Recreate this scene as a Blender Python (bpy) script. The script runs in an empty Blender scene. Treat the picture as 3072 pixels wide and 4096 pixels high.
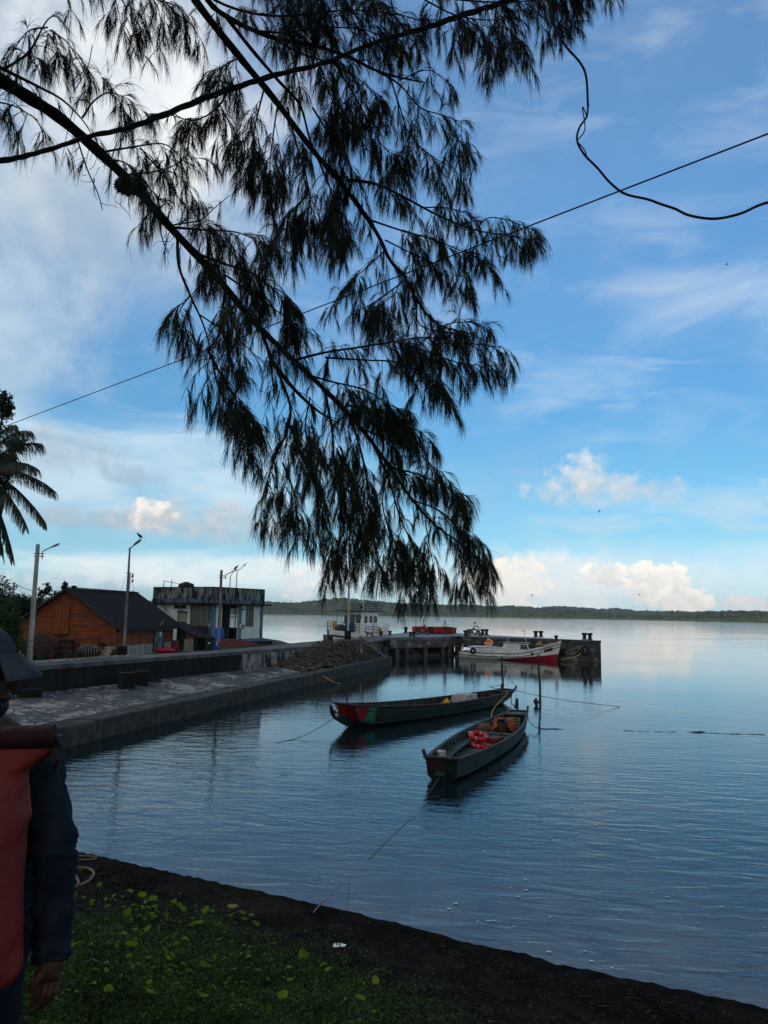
import bpy, math, random
import numpy as np
from mathutils import Vector, Matrix
random.seed(7); rng = np.random.default_rng(7)
R = math.radians; PI = math.pi
S = bpy.context.scene; COL = S.collection

# ------------------------------------------------------------------ camera
CAM = Vector((0, 0, 4.6)); FPX = 3080.0; PIT = math.atan(404/3080); ROL = R(0.85)
Fw = Vector((0, math.cos(PIT), math.sin(PIT)))
U0 = Vector((0, -math.sin(PIT), math.cos(PIT))); R0 = Vector((1, 0, 0))
Uw = U0*math.cos(ROL) - R0*math.sin(ROL); Rw = R0*math.cos(ROL) + U0*math.sin(ROL)
cd = bpy.data.cameras.new('camera'); cam = bpy.data.objects.new('camera', cd); COL.objects.link(cam)
cd.sensor_fit = 'VERTICAL'; cd.sensor_height = 36; cd.sensor_width = 27; cd.lens = 36*FPX/4096
cd.clip_start = 0.05; cd.clip_end = 30000
m = Matrix.Identity(4)
for i in range(3):
    m[i][0] = Rw[i]; m[i][1] = Uw[i]; m[i][2] = -Fw[i]; m[i][3] = CAM[i]
cam.matrix_world = m; S.camera = cam
def ray(x, y): return Fw*FPX + Rw*(x-1536) - Uw*(y-2048)
def P(x, y, d):
    r = ray(x, y); return CAM + r*(d/r.y)
def G(x, y, z):
    r = ray(x, y); return CAM + r*((z-CAM.z)/r.z)

# ------------------------------------------------------------------ sun, sky, exposure
SUN_EL, SUN_AZ = R(46), R(-58)          # azimuth measured from +Y towards +X
sd = bpy.data.lights.new('sun', 'SUN'); so = bpy.data.objects.new('sun', sd); COL.objects.link(so)
sd.energy = 0.6; sd.angle = R(12); sd.color = (1, 0.93, 0.84)
sv = Vector((math.sin(SUN_AZ)*math.cos(SUN_EL), math.cos(SUN_AZ)*math.cos(SUN_EL), math.sin(SUN_EL)))
so.rotation_euler = (-sv).to_track_quat('-Z', 'Y').to_euler()
S.view_settings.view_transform = 'Standard'; S.view_settings.look = 'None'
S.view_settings.exposure = 0.15; S.view_settings.gamma = 1
S.render.engine = 'CYCLES'

class E:
    """socket wrapper: arithmetic builds math nodes"""
    nt = None
    def __init__(s, k): s.k = k
    @staticmethod
    def op(o, *a, clamp=False):
        n = E.nt.nodes.new('ShaderNodeMath'); n.operation = o; n.use_clamp = clamp
        for i, v in enumerate(a):
            if isinstance(v, E): E.nt.links.new(v.k, n.inputs[i])
            else: n.inputs[i].default_value = v
        return E(n.outputs[0])
    def __add__(s, b): return E.op('ADD', s, b)
    __radd__ = __add__
    def __sub__(s, b): return E.op('SUBTRACT', s, b)
    def __rsub__(s, b): return E.op('SUBTRACT', b, s)
    def __mul__(s, b): return E.op('MULTIPLY', s, b)
    __rmul__ = __mul__
    def __truediv__(s, b): return E.op('DIVIDE', s, b)
def sstep(x, lo, hi, a=0., b=1.):
    n = E.nt.nodes.new('ShaderNodeMapRange'); n.interpolation_type = 'SMOOTHSTEP'
    E.nt.links.new(x.k, n.inputs[0])
    for i, v in zip((1, 2, 3, 4), (lo, hi, a, b)): n.inputs[i].default_value = v
    return E(n.outputs[0])
def vec(x, y, z):
    n = E.nt.nodes.new('ShaderNodeCombineXYZ')
    for i, v in enumerate((x, y, z)):
        if isinstance(v, E): E.nt.links.new(v.k, n.inputs[i])
        else: n.inputs[i].default_value = v
    return E(n.outputs[0])
def noise(v, scale, det=4, rough=0.5, dist=0.):
    n = E.nt.nodes.new('ShaderNodeTexNoise'); E.nt.links.new(v.k, n.inputs['Vector'])
    n.inputs['Scale'].default_value = scale; n.inputs['Detail'].default_value = det
    n.inputs['Roughness'].default_value = rough; n.inputs['Distortion'].default_value = dist
    return E(n.outputs[0])
def cmix(f, a, b, mode='MIX'):
    n = E.nt.nodes.new('ShaderNodeMix'); n.data_type = 'RGBA'; n.blend_type = mode
    for idx, v in ((0, f), (6, a), (7, b)):
        if isinstance(v, E): E.nt.links.new(v.k, n.inputs[idx])
        elif idx == 0: n.inputs[0].default_value = v
        else: n.inputs[idx].default_value = (*v[:3], 1)
    return E(n.outputs[2])
def ramp(x, stops):
    n = E.nt.nodes.new('ShaderNodeValToRGB'); E.nt.links.new(x.k, n.inputs[0]); e = n.color_ramp.elements
    while len(e) < len(stops): e.new(0.5)
    for i, (p, c) in enumerate(stops): e[i].position = p; e[i].color = (*c, 1)
    return E(n.outputs[0])
def vmax(a, b): return E.op('MAXIMUM', a, b)

W = bpy.data.worlds.new('World'); S.world = W; W.use_nodes = True
E.nt = W.node_tree
bg = W.node_tree.nodes['Background']
sky = W.node_tree.nodes.new('ShaderNodeTexSky'); sky.sky_type = 'NISHITA'; sky.sun_disc = False
sky.sun_elevation = SUN_EL; sky.sun_rotation = SUN_AZ % (2*PI)
sky.air_density = 1.0; sky.dust_density = 0.6; sky.ozone_density = 2.0
tc = W.node_tree.nodes.new('ShaderNodeTexCoord')
sp = W.node_tree.nodes.new('ShaderNodeSeparateXYZ'); W.node_tree.links.new(tc.outputs['Generated'], sp.inputs[0])
dx, dy, dz = (E(o) for o in sp.outputs)
az = E.op('ARCTAN2', dx, dy)*(180/PI); el = E.op('ARCSINE', dz)*(180/PI)
BGS = 0.1
# tint of the clear sky by elevation (the humid tropical air whitens and greens the low sky)
tint = ramp(el/60., [(q, tuple(c*0.5*w for c in t)) for q, t, w in ((0.032, (.68, 1.11, 1.51), .95), (.093, (.64, 1.03, 1.2), .95), (.17, (.56, 1.03, 1.16), .95), (.243, (.49, .98, 1.18), .95), (.355, (.63, 1.08, 1.27), .93), (.493, (.74, 1.13, 1.28), .95), (.62, (.74, 1.04, 1.13), 1.0), (1., (.85, 1.0, 1.1), 1.15))])
azf = sstep(az, -34., 34., 1.42, 2.75)
base = cmix(1.0, cmix(1.0, E(sky.outputs[0]), tint, 'MULTIPLY'), azf, 'MULTIPLY')
def ae(x, y):
    r = ray(x, y).normalized(); return math.degrees(math.atan2(r.x, r.y)), math.degrees(math.asin(r.z))
cv = vec(az, el, 0.)
n_big = noise(cv, 0.11, 5, 0.55, 0.4)
n_med = noise(cv, 0.55, 6, 0.6, 0.3)
n_puff = noise(vec(az, el*1.2, 3.), 1.1, 7, 0.55, 0.2)
pl = vec(dx/(dz+0.12), dy/(dz+0.12)*2.2, 0.)
n_cir = noise(vec(az*0.35, el*1.25+az*0.05, 5.), 0.36, 6, 0.55, 0.5)
n_cir2 = noise(vec(az*0.5, el*0.9-az*0.25, 9.), 0.17, 6, 0.55, 0.5)
k = 1/BGS
def clouds(layers, cur):
    for (x, y, rx, ry, n, amp, lo, hi, c1, c2, op) in layers:
        a0, e0 = ae(x, y); ra = rx*0.0178; re_ = ry*0.0178
        u = (az-a0)*(1/ra); v = (el-e0)*(1/re_)
        q = 1.-(u*u+v*v)
        f = sstep(q*0.5+(n-0.5)*amp, lo, hi, 0., op)
        sh = sstep(v*0.45+(n_puff-0.5)*2.4, -0.5, 0.7) if n is n_puff or ry < 130 else sstep(v*0.3+(n_big-0.5)*1.6+(n_med-0.5)*0.5, -0.6, 0.6)
        col = cmix(sh, [c*k for c in c2], [c*k for c in c1])
        cur = cmix(f, cur, col)
    return cur
WH = (0.80, 0.80, 0.78); WM = (0.95, 0.90, 0.80); GR = (0.42, 0.50, 0.58); GR2 = (0.36, 0.43, 0.52); PK = (0.66, 0.62, 0.62)
# thin high veil
veil = sstep(n_cir, 0.46, 0.80, 0., 0.36)*sstep(el, 2., 12., 1., 0.75)
cur = cmix(veil, base, [0.62*k, 0.72*k, 0.80*k])
veil2 = sstep(n_cir2, 0.45, 0.8, 0., 0.35)
cur = cmix(veil2, cur, [0.34*k, 0.46*k, 0.66*k])
cur = clouds([
    (330, 420, 1050, 900, n_big, 1.3, -0.1, 0.7, (0.74, 0.78, 0.80), (0.48, 0.57, 0.66), 0.9),
    (560, 420, 620, 430, n_big, 1.2, -0.1, 0.8, (0.98, 0.99, 0.98), (0.76, 0.81, 0.84), 0.9),
    (330, 840, 560, 260, n_med, 1.0, 0.0, 0.9, (0.50, 0.58, 0.65), (0.32, 0.41, 0.50), 0.55),
    (-60, 1350, 300, 380, n_big, 1.0, -0.1, 0.7, (0.68, 0.76, 0.82), (0.46, 0.58, 0.68), 0.75),
    (450, 1900, 1100, 260, n_cir, 1.2, -0.15, 0.6, (0.66, 0.80, 0.88), (0.52, 0.68, 0.78), 0.8),
    (250, 1800, 300, 110, n_med, 1.3, 0.05, 0.5, (0.50, 0.55, 0.60), (0.34, 0.42, 0.50), 0.5),
    (520, 1900, 170, 60, n_med, 1.3, 0.05, 0.5, (0.40, 0.50, 0.60), (0.32, 0.42, 0.52), 0.6),
    (300, 2070, 330, 50, n_med, 1.3, 0.05, 0.5, (0.42, 0.48, 0.54), (0.34, 0.43, 0.50), 0.55),
    (850, 2100, 420, 110, n_med, 1.7, 0.05, 0.55, (0.62, 0.62, 0.63), (0.42, 0.50, 0.56), 0.75),
    (610, 2065, 150, 75, n_puff, 1.4, 0.05, 0.45, (0.90, 0.86, 0.80), (0.55, 0.55, 0.56), 0.95),
    (850, 2290, 850, 90, n_cir, 1.0, -0.15, 0.5, (0.86, 0.92, 0.92), (0.74, 0.83, 0.86), 0.9),
    (200, 2340, 420, 70, n_med, 1.4, 0.05, 0.5, (0.72, 0.78, 0.80), (0.42, 0.55, 0.64), 0.7),
    (1195, 2345, 75, 95, n_puff, 1.5, 0.05, 0.35, (0.93, 0.90, 0.84), (0.66, 0.70, 0.74), 0.9),
    (2950, 1400, 750, 480, n_cir2, 1.9, 0.1, 0.9, (0.58, 0.70, 0.82), (0.48, 0.62, 0.76), 0.75),
    (2330, 1520, 420, 160, n_cir, 1.8, 0.0, 0.9, (0.55, 0.68, 0.82), (0.45, 0.60, 0.78), 0.5),
    (2750, 2020, 700, 130, n_cir, 2.0, 0.10, 0.9, (0.62, 0.76, 0.84), (0.55, 0.70, 0.80), 0.6),
    (2310, 1900, 150, 110, n_puff, 1.5, 0.05, 0.60, (0.74, 0.76, 0.78), (0.52, 0.60, 0.68), 0.75),
    (2420, 1965, 400, 80, n_med, 1.7, 0.05, 0.65, (0.76, 0.73, 0.72), (0.54, 0.61, 0.67), 0.75),
    (2500, 2350, 1500, 170, n_med, 0.9, -0.25, 0.7, (0.72, 0.84, 0.88), (0.64, 0.80, 0.86), 0.9),
    (2180, 2340, 480, 130, n_med, 1.1, -0.15, 0.5, (0.86, 0.88, 0.86), (0.70, 0.79, 0.83), 0.85),
    (2020, 2330, 190, 120, n_puff, 1.4, 0.0, 0.30, WM, (0.86, 0.84, 0.80), 0.95),
    (2430, 2300, 120, 55, n_puff, 1.3, 0.05, 0.25, (1.0, 0.97, 0.90), (0.72, 0.72, 0.72), 0.97),
    (2640, 2350, 150, 125, n_puff, 1.5, 0.07, 0.25, (1.0, 0.96, 0.87), (0.78, 0.76, 0.73), 0.97),
    (2740, 2410, 130, 75, n_puff, 1.3, 0.07, 0.25, (1.0, 0.95, 0.86), (0.82, 0.78, 0.74), 0.97),
    (2980, 2425, 110, 45, n_puff, 1.6, 0.07, 0.30, (0.86, 0.82, 0.78), (0.70, 0.70, 0.72), 0.9),
], cur)
# unseen broken cloud deck, added behind the camera to brighten the facades
bk_ = sstep(dy*-1., -0.15, 0.45, 0., 0.85)*sstep(n_big, 0.3, 0.55, 0.7, 1.)
cur = cmix(bk_, cur, cmix(n_big, (0.42*k, 0.44*k, 0.46*k), (0.82*k, 0.78*k, 0.70*k)))
W.node_tree.links.new(cur.k, bg.inputs['Color']); bg.inputs['Strength'].default_value = BGS

# ------------------------------------------------------------------ materials
MATS = {}
def mat(name, c1, c2=None, sc=2., st=(1, 1, 1), rough=0.8, bump=0., bsc=None, metal=0., lo=0.35, hi=0.65,
        c3=None, sc3=1., st3=(1, 1, 1), lo3=0.5, hi3=0.7, trans=0., spec=0.16, emit=None, det=6):
    if name in MATS: return MATS[name]
    M = bpy.data.materials.new(name); M.use_nodes = True; MATS[name] = M
    E.nt = M.node_tree; b = M.node_tree.nodes['Principled BSDF']
    t = M.node_tree.nodes.new('ShaderNodeTexCoord')
    def mp(s):
        n = M.node_tree.nodes.new('ShaderNodeMapping'); n.inputs['Scale'].default_value = s
        M.node_tree.links.new(t.outputs['Object'], n.inputs[0]); return E(n.outputs[0])
    v = mp(st); nz = noise(v, sc, det, 0.6)
    if c2 is None: c2 = tuple(c*0.6 for c in c1)
    col = cmix(sstep(nz, lo, hi), c1, c2)
    if c3 is not None:
        n3 = noise(mp(st3), sc3, 6, 0.65); col = cmix(sstep(n3, lo3, hi3), col, c3)
    M.node_tree.links.new(col.k, b.inputs['Base Color'])
    rr = sstep(nz, 0.2, 0.8, max(0.02, rough-0.1), min(1, rough+0.1)); M.node_tree.links.new(rr.k, b.inputs['Roughness'])
    b.inputs['Metallic'].default_value = metal; b.inputs['Specular IOR Level'].default_value = spec
    if bump:
        nb = noise(mp((1, 1, 1)) if bsc else v, bsc or sc*3, 8, 0.65)
        n = M.node_tree.nodes.new('ShaderNodeBump'); n.inputs['Strength'].default_value = 1; n.inputs['Distance'].default_value = bump
        M.node_tree.links.new(nb.k, n.inputs['Height']); M.node_tree.links.new(n.outputs[0], b.inputs['Normal'])
    if trans:
        tl = M.node_tree.nodes.new('ShaderNodeBsdfTranslucent'); ms = M.node_tree.nodes.new('ShaderNodeMixShader')
        M.node_tree.links.new(col.k, tl.inputs[0]); ms.inputs[0].default_value = trans
        M.node_tree.links.new(b.outputs[0], ms.inputs[1]); M.node_tree.links.new(tl.outputs[0], ms.inputs[2])
        M.node_tree.links.new(ms.outputs[0], M.node_tree.nodes['Material Output'].inputs[0])
    if emit:
        b.inputs['Emission Color'].default_value = (*c1, 1); b.inputs['Emission Strength'].default_value = emit
    return M
m_conc = mat('concrete', (0.22, 0.21, 0.19), (0.10, 0.10, 0.09), 1.5, rough=0.9, bump=0.01, bsc=12, c3=(0.03, 0.03, 0.028), sc3=0.9, lo3=0.48, hi3=0.62)
m_road = mat('road_concrete', (0.10, 0.098, 0.094), (0.055, 0.054, 0.052), 1.2, rough=0.85, bump=0.006, bsc=15, c3=(0.045, 0.045, 0.045), sc3=0.5)
m_deck = mat('deck_concrete', (0.16, 0.16, 0.158), (0.09, 0.09, 0.09), 0.8, rough=0.5, bump=0.005, bsc=9, c3=(0.05, 0.05, 0.05), sc3=0.35)
m_black = mat('mildewed_concrete', (0.015, 0.016, 0.016), (0.008, 0.008, 0.008), 2, st=(1, 1, 0.3), rough=0.9, bump=0.012, bsc=9, c3=(0.10, 0.10, 0.095), sc3=2.2, st3=(1, 1, 0.25), lo3=0.64, hi3=0.78)
m_stain = mat('stained_concrete', (0.26, 0.25, 0.23), (0.12, 0.12, 0.11), 2, rough=0.9, bump=0.012, bsc=10, c3=(0.018, 0.02, 0.02), sc3=1.5, st3=(1, 1, 0.4), lo3=0.42, hi3=0.58)
m_pier = mat('pier_concrete', (0.09, 0.085, 0.078), (0.04, 0.038, 0.035), 1.6, rough=0.9, bump=0.02, bsc=6, c3=(0.20, 0.19, 0.17), sc3=0.7, st3=(1, 1, 1.6), lo3=0.56, hi3=0.64)
m_ledge = mat('wet_ledge', (0.055, 0.055, 0.048), (0.028, 0.03, 0.026), 3, rough=0.85, bump=0.03, bsc=7, c3=(0.13, 0.12, 0.10), sc3=1.2, lo3=0.58, hi3=0.75)
m_rubber = mat('rubber', (0.02, 0.02, 0.021), (0.012, 0.012, 0.012), 8, rough=0.7)
m_iron = mat('rusty_iron', (0.10, 0.035, 0.02), (0.05, 0.02, 0.015), 9, rough=0.8, bump=0.002, metal=0.2)
m_redpost = mat('red_fence_paint', (0.16, 0.022, 0.018), (0.07, 0.02, 0.015), 9, rough=0.7)
m_dark = mat('dark_steel', (0.03, 0.032, 0.035), (0.015, 0.015, 0.016), 6, rough=0.6, metal=0.3)
m_grey = mat('grey_paint', (0.30, 0.30, 0.29), (0.17, 0.165, 0.155), 3, st=(1, 1, .3), rough=0.6, metal=0.1)
m_white = mat('white_paint', (0.78, 0.78, 0.75), (0.58, 0.58, 0.55), 1.3, st=(1, 1, 2), rough=0.5, c3=(0.18, 0.10, 0.05), sc3=2.5, st3=(1, 1, .35), lo3=0.62, hi3=0.8)
m_redp = mat('red_paint', (0.40, 0.012, 0.03), (0.26, 0.01, 0.02), 2, rough=0.45)
m_blue = mat('blue_paint', (0.02, 0.05, 0.12), (0.012, 0.03, 0.07), 5, rough=0.5)
m_yel = mat('yellow_paint', (0.62, 0.40, 0.02), (0.45, 0.25, 0.02), 6, rough=0.5)
m_glass = mat('dark_glass', (0.012, 0.014, 0.017), (0.008, 0.009, 0.01), 2, rough=0.12, spec=0.5)
m_rope = mat('rope_fibre', (0.22, 0.19, 0.13), (0.12, 0.10, 0.07), 60, rough=0.95)
m_rope_y = mat('yellow_rope_fibre', (0.50, 0.36, 0.08), (0.30, 0.2, 0.05), 50, rough=0.9)
m_rope_d = mat('dark_rope_fibre', (0.05, 0.045, 0.035), (0.025, 0.022, 0.018), 50, rough=0.95)
m_wood = mat('weathered_wood', (0.055, 0.045, 0.038), (0.025, 0.02, 0.018), 5, st=(1, 1, 0.2), rough=0.85, bump=0.004, bsc=25)
m_skin = mat('skin', (0.06, 0.028, 0.018), (0.042, 0.02, 0.013), 9, rough=0.55)
m_hair = mat('black_hair', (0.008, 0.007, 0.007), (0.005, 0.005, 0.005), 40, rough=0.6)

# ------------------------------------------------------------------ mesh helpers
class MB:
    def __init__(s): s.v = []; s.f = []
    def add(s, vs, fs):
        o = len(s.v); s.v += [tuple(v) for v in vs]; s.f += [tuple(i+o for i in f) for f in fs]; return s
    def box(s, c, d, rz=0., M=None):
        c = Vector(c); hx, hy, hz = d[0]/2, d[1]/2, d[2]/2
        T = Matrix.Rotation(rz, 3, 'Z') if M is None else M
        vs = [c+T@Vector((a*hx, b*hy, e*hz)) for e in (-1, 1) for a, b in ((-1, -1), (1, -1), (1, 1), (-1, 1))]
        return s.add(vs, [(3, 2, 1, 0), (4, 5, 6, 7), (0, 1, 5, 4), (1, 2, 6, 5), (2, 3, 7, 6), (3, 0, 4, 7)])
    def beam(s, p, q, w, h, up=(0, 0, 1)):
        p, q = Vector(p), Vector(q); d = (q-p); L = d.length
        if L < 1e-6: return s
        d /= L; u = Vector(up); x = d.cross(u)
        if x.length < 1e-4: x = d.cross(Vector((1, 0, 0)))
        x.normalize(); u = x.cross(d)
        M = Matrix((d, x, u)).transposed(); return s.box((p+q)/2, (L, w, h), M=M)
    def tube(s, pts, r, n=6, caps=True):
        pts = [Vector(p) for p in pts]; k = len(pts)
        rs = r if hasattr(r, '__len__') else [r]*k
        if len(rs) != k:
            rs = [rs[0]+(rs[-1]-rs[0])*i/(k-1) for i in range(k)]
        vs = []; x = None
        for i, p in enumerate(pts):
            d = (pts[min(i+1, k-1)]-pts[max(i-1, 0)]).normalized()
            if x is None:
                x = d.cross(Vector((0, 0, 1)))
                if x.length < 1e-3: x = d.cross(Vector((1, 0, 0)))
            else: x = x-d*x.dot(d)
            x.normalize(); y = d.cross(x)
            vs += [p+(x*math.cos(2*PI*j/n)+y*math.sin(2*PI*j/n))*rs[i] for j in range(n)]
        fs = [(i*n+j, i*n+(j+1) % n, (i+1)*n+(j+1) % n, (i+1)*n+j) for i in range(k-1) for j in range(n)]
        if caps: fs += [tuple(range(n-1, -1, -1)), tuple((k-1)*n+j for j in range(n))]
        return s.add(vs, fs)
    def lathe(s, c, prof, n=16, M=None):
        c = Vector(c); M = M or Matrix.Identity(3); k = len(prof)
        vs = [c+M@Vector((r*math.cos(2*PI*j/n), r*math.sin(2*PI*j/n), z)) for r, z in prof for j in range(n)]
        fs = [(i*n+j, i*n+(j+1) % n, (i+1)*n+(j+1) % n, (i+1)*n+j) for i in range(k-1) for j in range(n)]
        fs += [tuple(range(n-1, -1, -1)), tuple((k-1)*n+j for j in range(n))]
        return s.add(vs, fs)
    def prism(s, poly, z0, z1):
        n = len(poly)
        zz0 = z0 if hasattr(z0, '__len__') else [z0]*n; zz1 = z1 if hasattr(z1, '__len__') else [z1]*n
        vs = [(p[0], p[1], a) for p, a in zip(poly, zz0)]+[(p[0], p[1], a) for p, a in zip(poly, zz1)]
        return s.add(vs, [tuple(range(n-1, -1, -1)), tuple(range(n, 2*n))]+[(i, (i+1) % n, n+(i+1) % n, n+i) for i in range(n)])
    def extr(s, poly, dvec):
        n = len(poly); dvec = Vector(dvec); poly = [Vector(p) for p in poly]
        return s.add(poly+[p+dvec for p in poly], [tuple(range(n-1, -1, -1)), tuple(range(n, 2*n))]+[(i, (i+1) % n, n+(i+1) % n, n+i) for i in range(n)])
    def ell(s, c, r, nu=10, nv=7, M=None, jit=0.):
        c = Vector(c); M = M or Matrix.Identity(3); vs = []
        for i in range(nv+1):
            t = PI*i/nv
            for j in range(nu):
                k_ = 1+random.uniform(-jit, jit)
                vs.append(c+M@Vector((r[0]*math.sin(t)*math.cos(2*PI*j/nu)*k_, r[1]*math.sin(t)*math.sin(2*PI*j/nu)*k_, r[2]*math.cos(t)*k_)))
        return s.add(vs, [(i*nu+j, (i+1)*nu+j, (i+1)*nu+(j+1) % nu, i*nu+(j+1) % nu) for i in range(nv) for j in range(nu)])
    def torus(s, c, Rr, r, M=None, n=20, m=8):
        c = Vector(c); M = M or Matrix.Identity(3)
        vs = [c+M@Vector(((Rr+r*math.cos(b))*math.cos(a), (Rr+r*math.cos(b))*math.sin(a), r*math.sin(b)))
              for a in (2*PI*i/n for i in range(n)) for b in (2*PI*j/m for j in range(m))]
        return s.add(vs, [(i*m+j, ((i+1) % n)*m+j, ((i+1) % n)*m+(j+1) % m, i*m+(j+1) % m) for i in range(n) for j in range(m)])
def tag(o, label=None, cat=None, group=None, kind=None):
    for a, b in (('label', label), ('category', cat), ('group', group), ('kind', kind)):
        if b: o[a] = b
    return o
def thing(name, label, cat, loc=(0, 0, 0), rz=0., group=None):
    o = bpy.data.objects.new(name, None); COL.objects.link(o); o.location = loc; o.rotation_euler = (0, 0, rz)
    o.empty_display_size = 0.2
    return tag(o, label, cat, group)
def build(name, mb, m_, parent=None, smooth=False, world=False, ang=40):
    vs = np.array(mb.v, dtype=np.float64).reshape(-1, 3); off = Vector((0, 0, 0)); me = bpy.data.meshes.new(name)
    o = bpy.data.objects.new(name, me); COL.objects.link(o)
    if parent is None:
        lo, hi = vs.min(0), vs.max(0); off = Vector(((lo[0]+hi[0])/2, (lo[1]+hi[1])/2, lo[2])); o.location = off
        vs = vs-np.array(off)
    else:
        o.parent = parent
        if world:
            T = Matrix.Identity(4); q_ = parent
            while q_ is not None:
                T = Matrix.Translation(q_.location) @ q_.rotation_euler.to_matrix().to_4x4() @ T; q_ = q_.parent
            A = np.array(T.inverted()); vs = vs@A[:3, :3].T+A[:3, 3]
    me.from_pydata([tuple(v) for v in vs], [], mb.f); me.materials.append(m_)
    if smooth:
        me.polygons.foreach_set('use_smooth', [True]*len(me.polygons)); me.set_sharp_from_angle(angle=R(ang))
    me.update(); return o
def struct(name, mb, m_, **k):
    return tag(build(name, mb, m_, **k), kind='structure')
def nbuild(name, V, Fq, m_, parent=None):
    """numpy quads -> mesh"""
    me = bpy.data.meshes.new(name); n = len(V); f = len(Fq)
    me.vertices.add(n); me.vertices.foreach_set('co', V.astype(np.float32).ravel())
    me.loops.add(f*4); me.loops.foreach_set('vertex_index', Fq.astype(np.int32).ravel())
    me.polygons.add(f); me.polygons.foreach_set('loop_start', np.arange(0, f*4, 4, dtype=np.int32))
    me.update(calc_edges=True); me.validate(); me.materials.append(m_)
    o = bpy.data.objects.new(name, me); COL.objects.link(o)
    if parent: o.parent = parent
    return o
def copy_tree(o, parent=None):
    c = o.copy(); COL.objects.link(c); c.parent = parent
    for ch in list(o.children): copy_tree(ch, c)
    return c
def skin(name, V, Ed, rad, m_, parent, sub=2, world=True):
    me = bpy.data.meshes.new(name); o = bpy.data.objects.new(name, me); COL.objects.link(o); o.parent = parent
    off = Vector(parent.location) if world else Vector((0, 0, 0))
    me.from_pydata([tuple(Vector(v)-off) for v in V], Ed, []); me.materials.append(m_)
    md = o.modifiers.new('skin', 'SKIN'); md.use_smooth_shade = True
    sv_ = me.skin_vertices[0].data
    for i, r_ in enumerate(rad): sv_[i].radius = r_ if hasattr(r_, '__len__') else (r_, r_)
    sv_[0].use_root = True
    s2 = o.modifiers.new('sub', 'SUBSURF'); s2.levels = sub; s2.render_levels = sub
    return o
def lerp(a, b, t): return a+(b-a)*t
def spline(pts, n=8):
    """Catmull-Rom through Vectors"""
    pts = [Vector(p) for p in pts]; q = [pts[0]*2-pts[1]]+pts+[pts[-1]*2-pts[-2]]; out = []
    for i in range(1, len(q)-2):
        for j in range(n):
            t = j/n; a, b, c, d = q[i-1:i+3]
            out.append(0.5*((2*b)+(c-a)*t+(2*a-5*b+4*c-d)*t*t+(3*b-a-3*c+d)*t**3))
    return out+[pts[-1]]
def text_mesh(s, size, M4, name, m_, parent, depth=0.004):
    cu = bpy.data.curves.new(name, 'FONT'); cu.body = s; cu.size = size; cu.extrude = depth; cu.align_x = 'CENTER'; cu.align_y = 'CENTER'
    o = bpy.data.objects.new(name, cu); COL.objects.link(o)
    dg = bpy.context.evaluated_depsgraph_get(); me = bpy.data.meshes.new_from_object(o.evaluated_get(dg)); bpy.data.objects.remove(o)
    me.transform(M4); me.materials.clear(); me.materials.append(m_)
    q = bpy.data.objects.new(name, me); COL.objects.link(q); q.parent = parent; return q

# ================================================================== SETTING
# ---- water
def water_mat():
    M = bpy.data.materials.new('sea_water'); M.use_nodes = True; E.nt = M.node_tree; L = M.node_tree.links
    b = M.node_tree.nodes['Principled BSDF']; t = M.node_tree.nodes.new('ShaderNodeTexCoord')
    sp = M.node_tree.nodes.new('ShaderNodeSeparateXYZ'); L.new(t.outputs['Object'], sp.inputs[0])
    x, y, z = (E(o) for o in sp.outputs)
    v = vec(x, y, 0.)
    # turbid sandy shallows along the near bank, deep green-blue water outside
    sh = sstep(y+x*0.45+(noise(v, 0.25, 4, 0.5)-0.5)*5, 4., 21., 1., 0.)
    bed = noise(v, 0.7, 4, 0.6)
    col = cmix(sh, (0.003, 0.009, 0.011), cmix(sstep(bed, 0.4, 0.62), (0.155, 0.165, 0.165), (0.095, 0.105, 0.118)))
    L.new(col.k, b.inputs['Base Color'])
    b.inputs['Roughness'].default_value = 0.035; b.inputs['IOR'].default_value = 1.333
    b.inputs['Specular IOR Level'].default_value = 0.5
    patch = sstep(noise(vec(x*0.5, y, 2.), 0.07, 3, 0.5), 0.35, 0.65, 0.45, 1.25)
    calm = sstep(y, 12., 55., 1.3, 0.30)+sstep(y, 190., 600., 0., 1.6)
    w1 = noise(vec(x*0.36+y*0.06, y+x*0.12, 0.), 2.9, 4, 0.55, 0.6)
    w2 = noise(vec(x*0.5-y*0.12, y+x*0.15, 7.), 1.0, 3, 0.5, 0.4)
    w3 = noise(vec(x*0.6, y*1.2, 4.), 7.0, 2, 0.5)*sstep(noise(vec(x*0.7, y, 1.), 0.16, 3, 0.5), 0.42, 0.60, 0.2, 1.)
    h = (w1*0.017+w2*0.014+w3*0.0036)*patch*calm
    bp = M.node_tree.nodes.new('ShaderNodeBump'); bp.inputs['Strength'].default_value = 1; bp.inputs['Distance'].default_value = 1.0
    L.new(h.k, bp.inputs['Height']); L.new(bp.outputs[0], b.inputs['Normal'])
    return M
mb = MB(); mb.add([(-4400, -190, 0), (4400, -190, 0), (4400, 3190, 0), (-4400, 3190, 0)], [(0, 1, 2, 3)])
wo = struct('water', mb, water_mat()); 
wo.data.transform(Matrix.Translation(wo.location)); wo.location = (0, 0, 0)

# ---- yard behind the quay road
m_yard = mat('yard_soil', (0.035, 0.035, 0.02), (0.015, 0.022, 0.01), 1.5, rough=0.95, bump=0.04, bsc=4)
mb = MB(); mb.prism([(-90, -4), (-17.5, -4), (-22, 20), (-17.0, 33), (-13.9, 41), (-10.4, 48.6), (-8.3, 56), (-6.9, 62.4), (-7.8, 72), (-11, 84), (-30, 130), (-300, 150), (-300, -4)], -1.5, 1.5)
struct('yard_ground', mb, m_yard)
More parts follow.
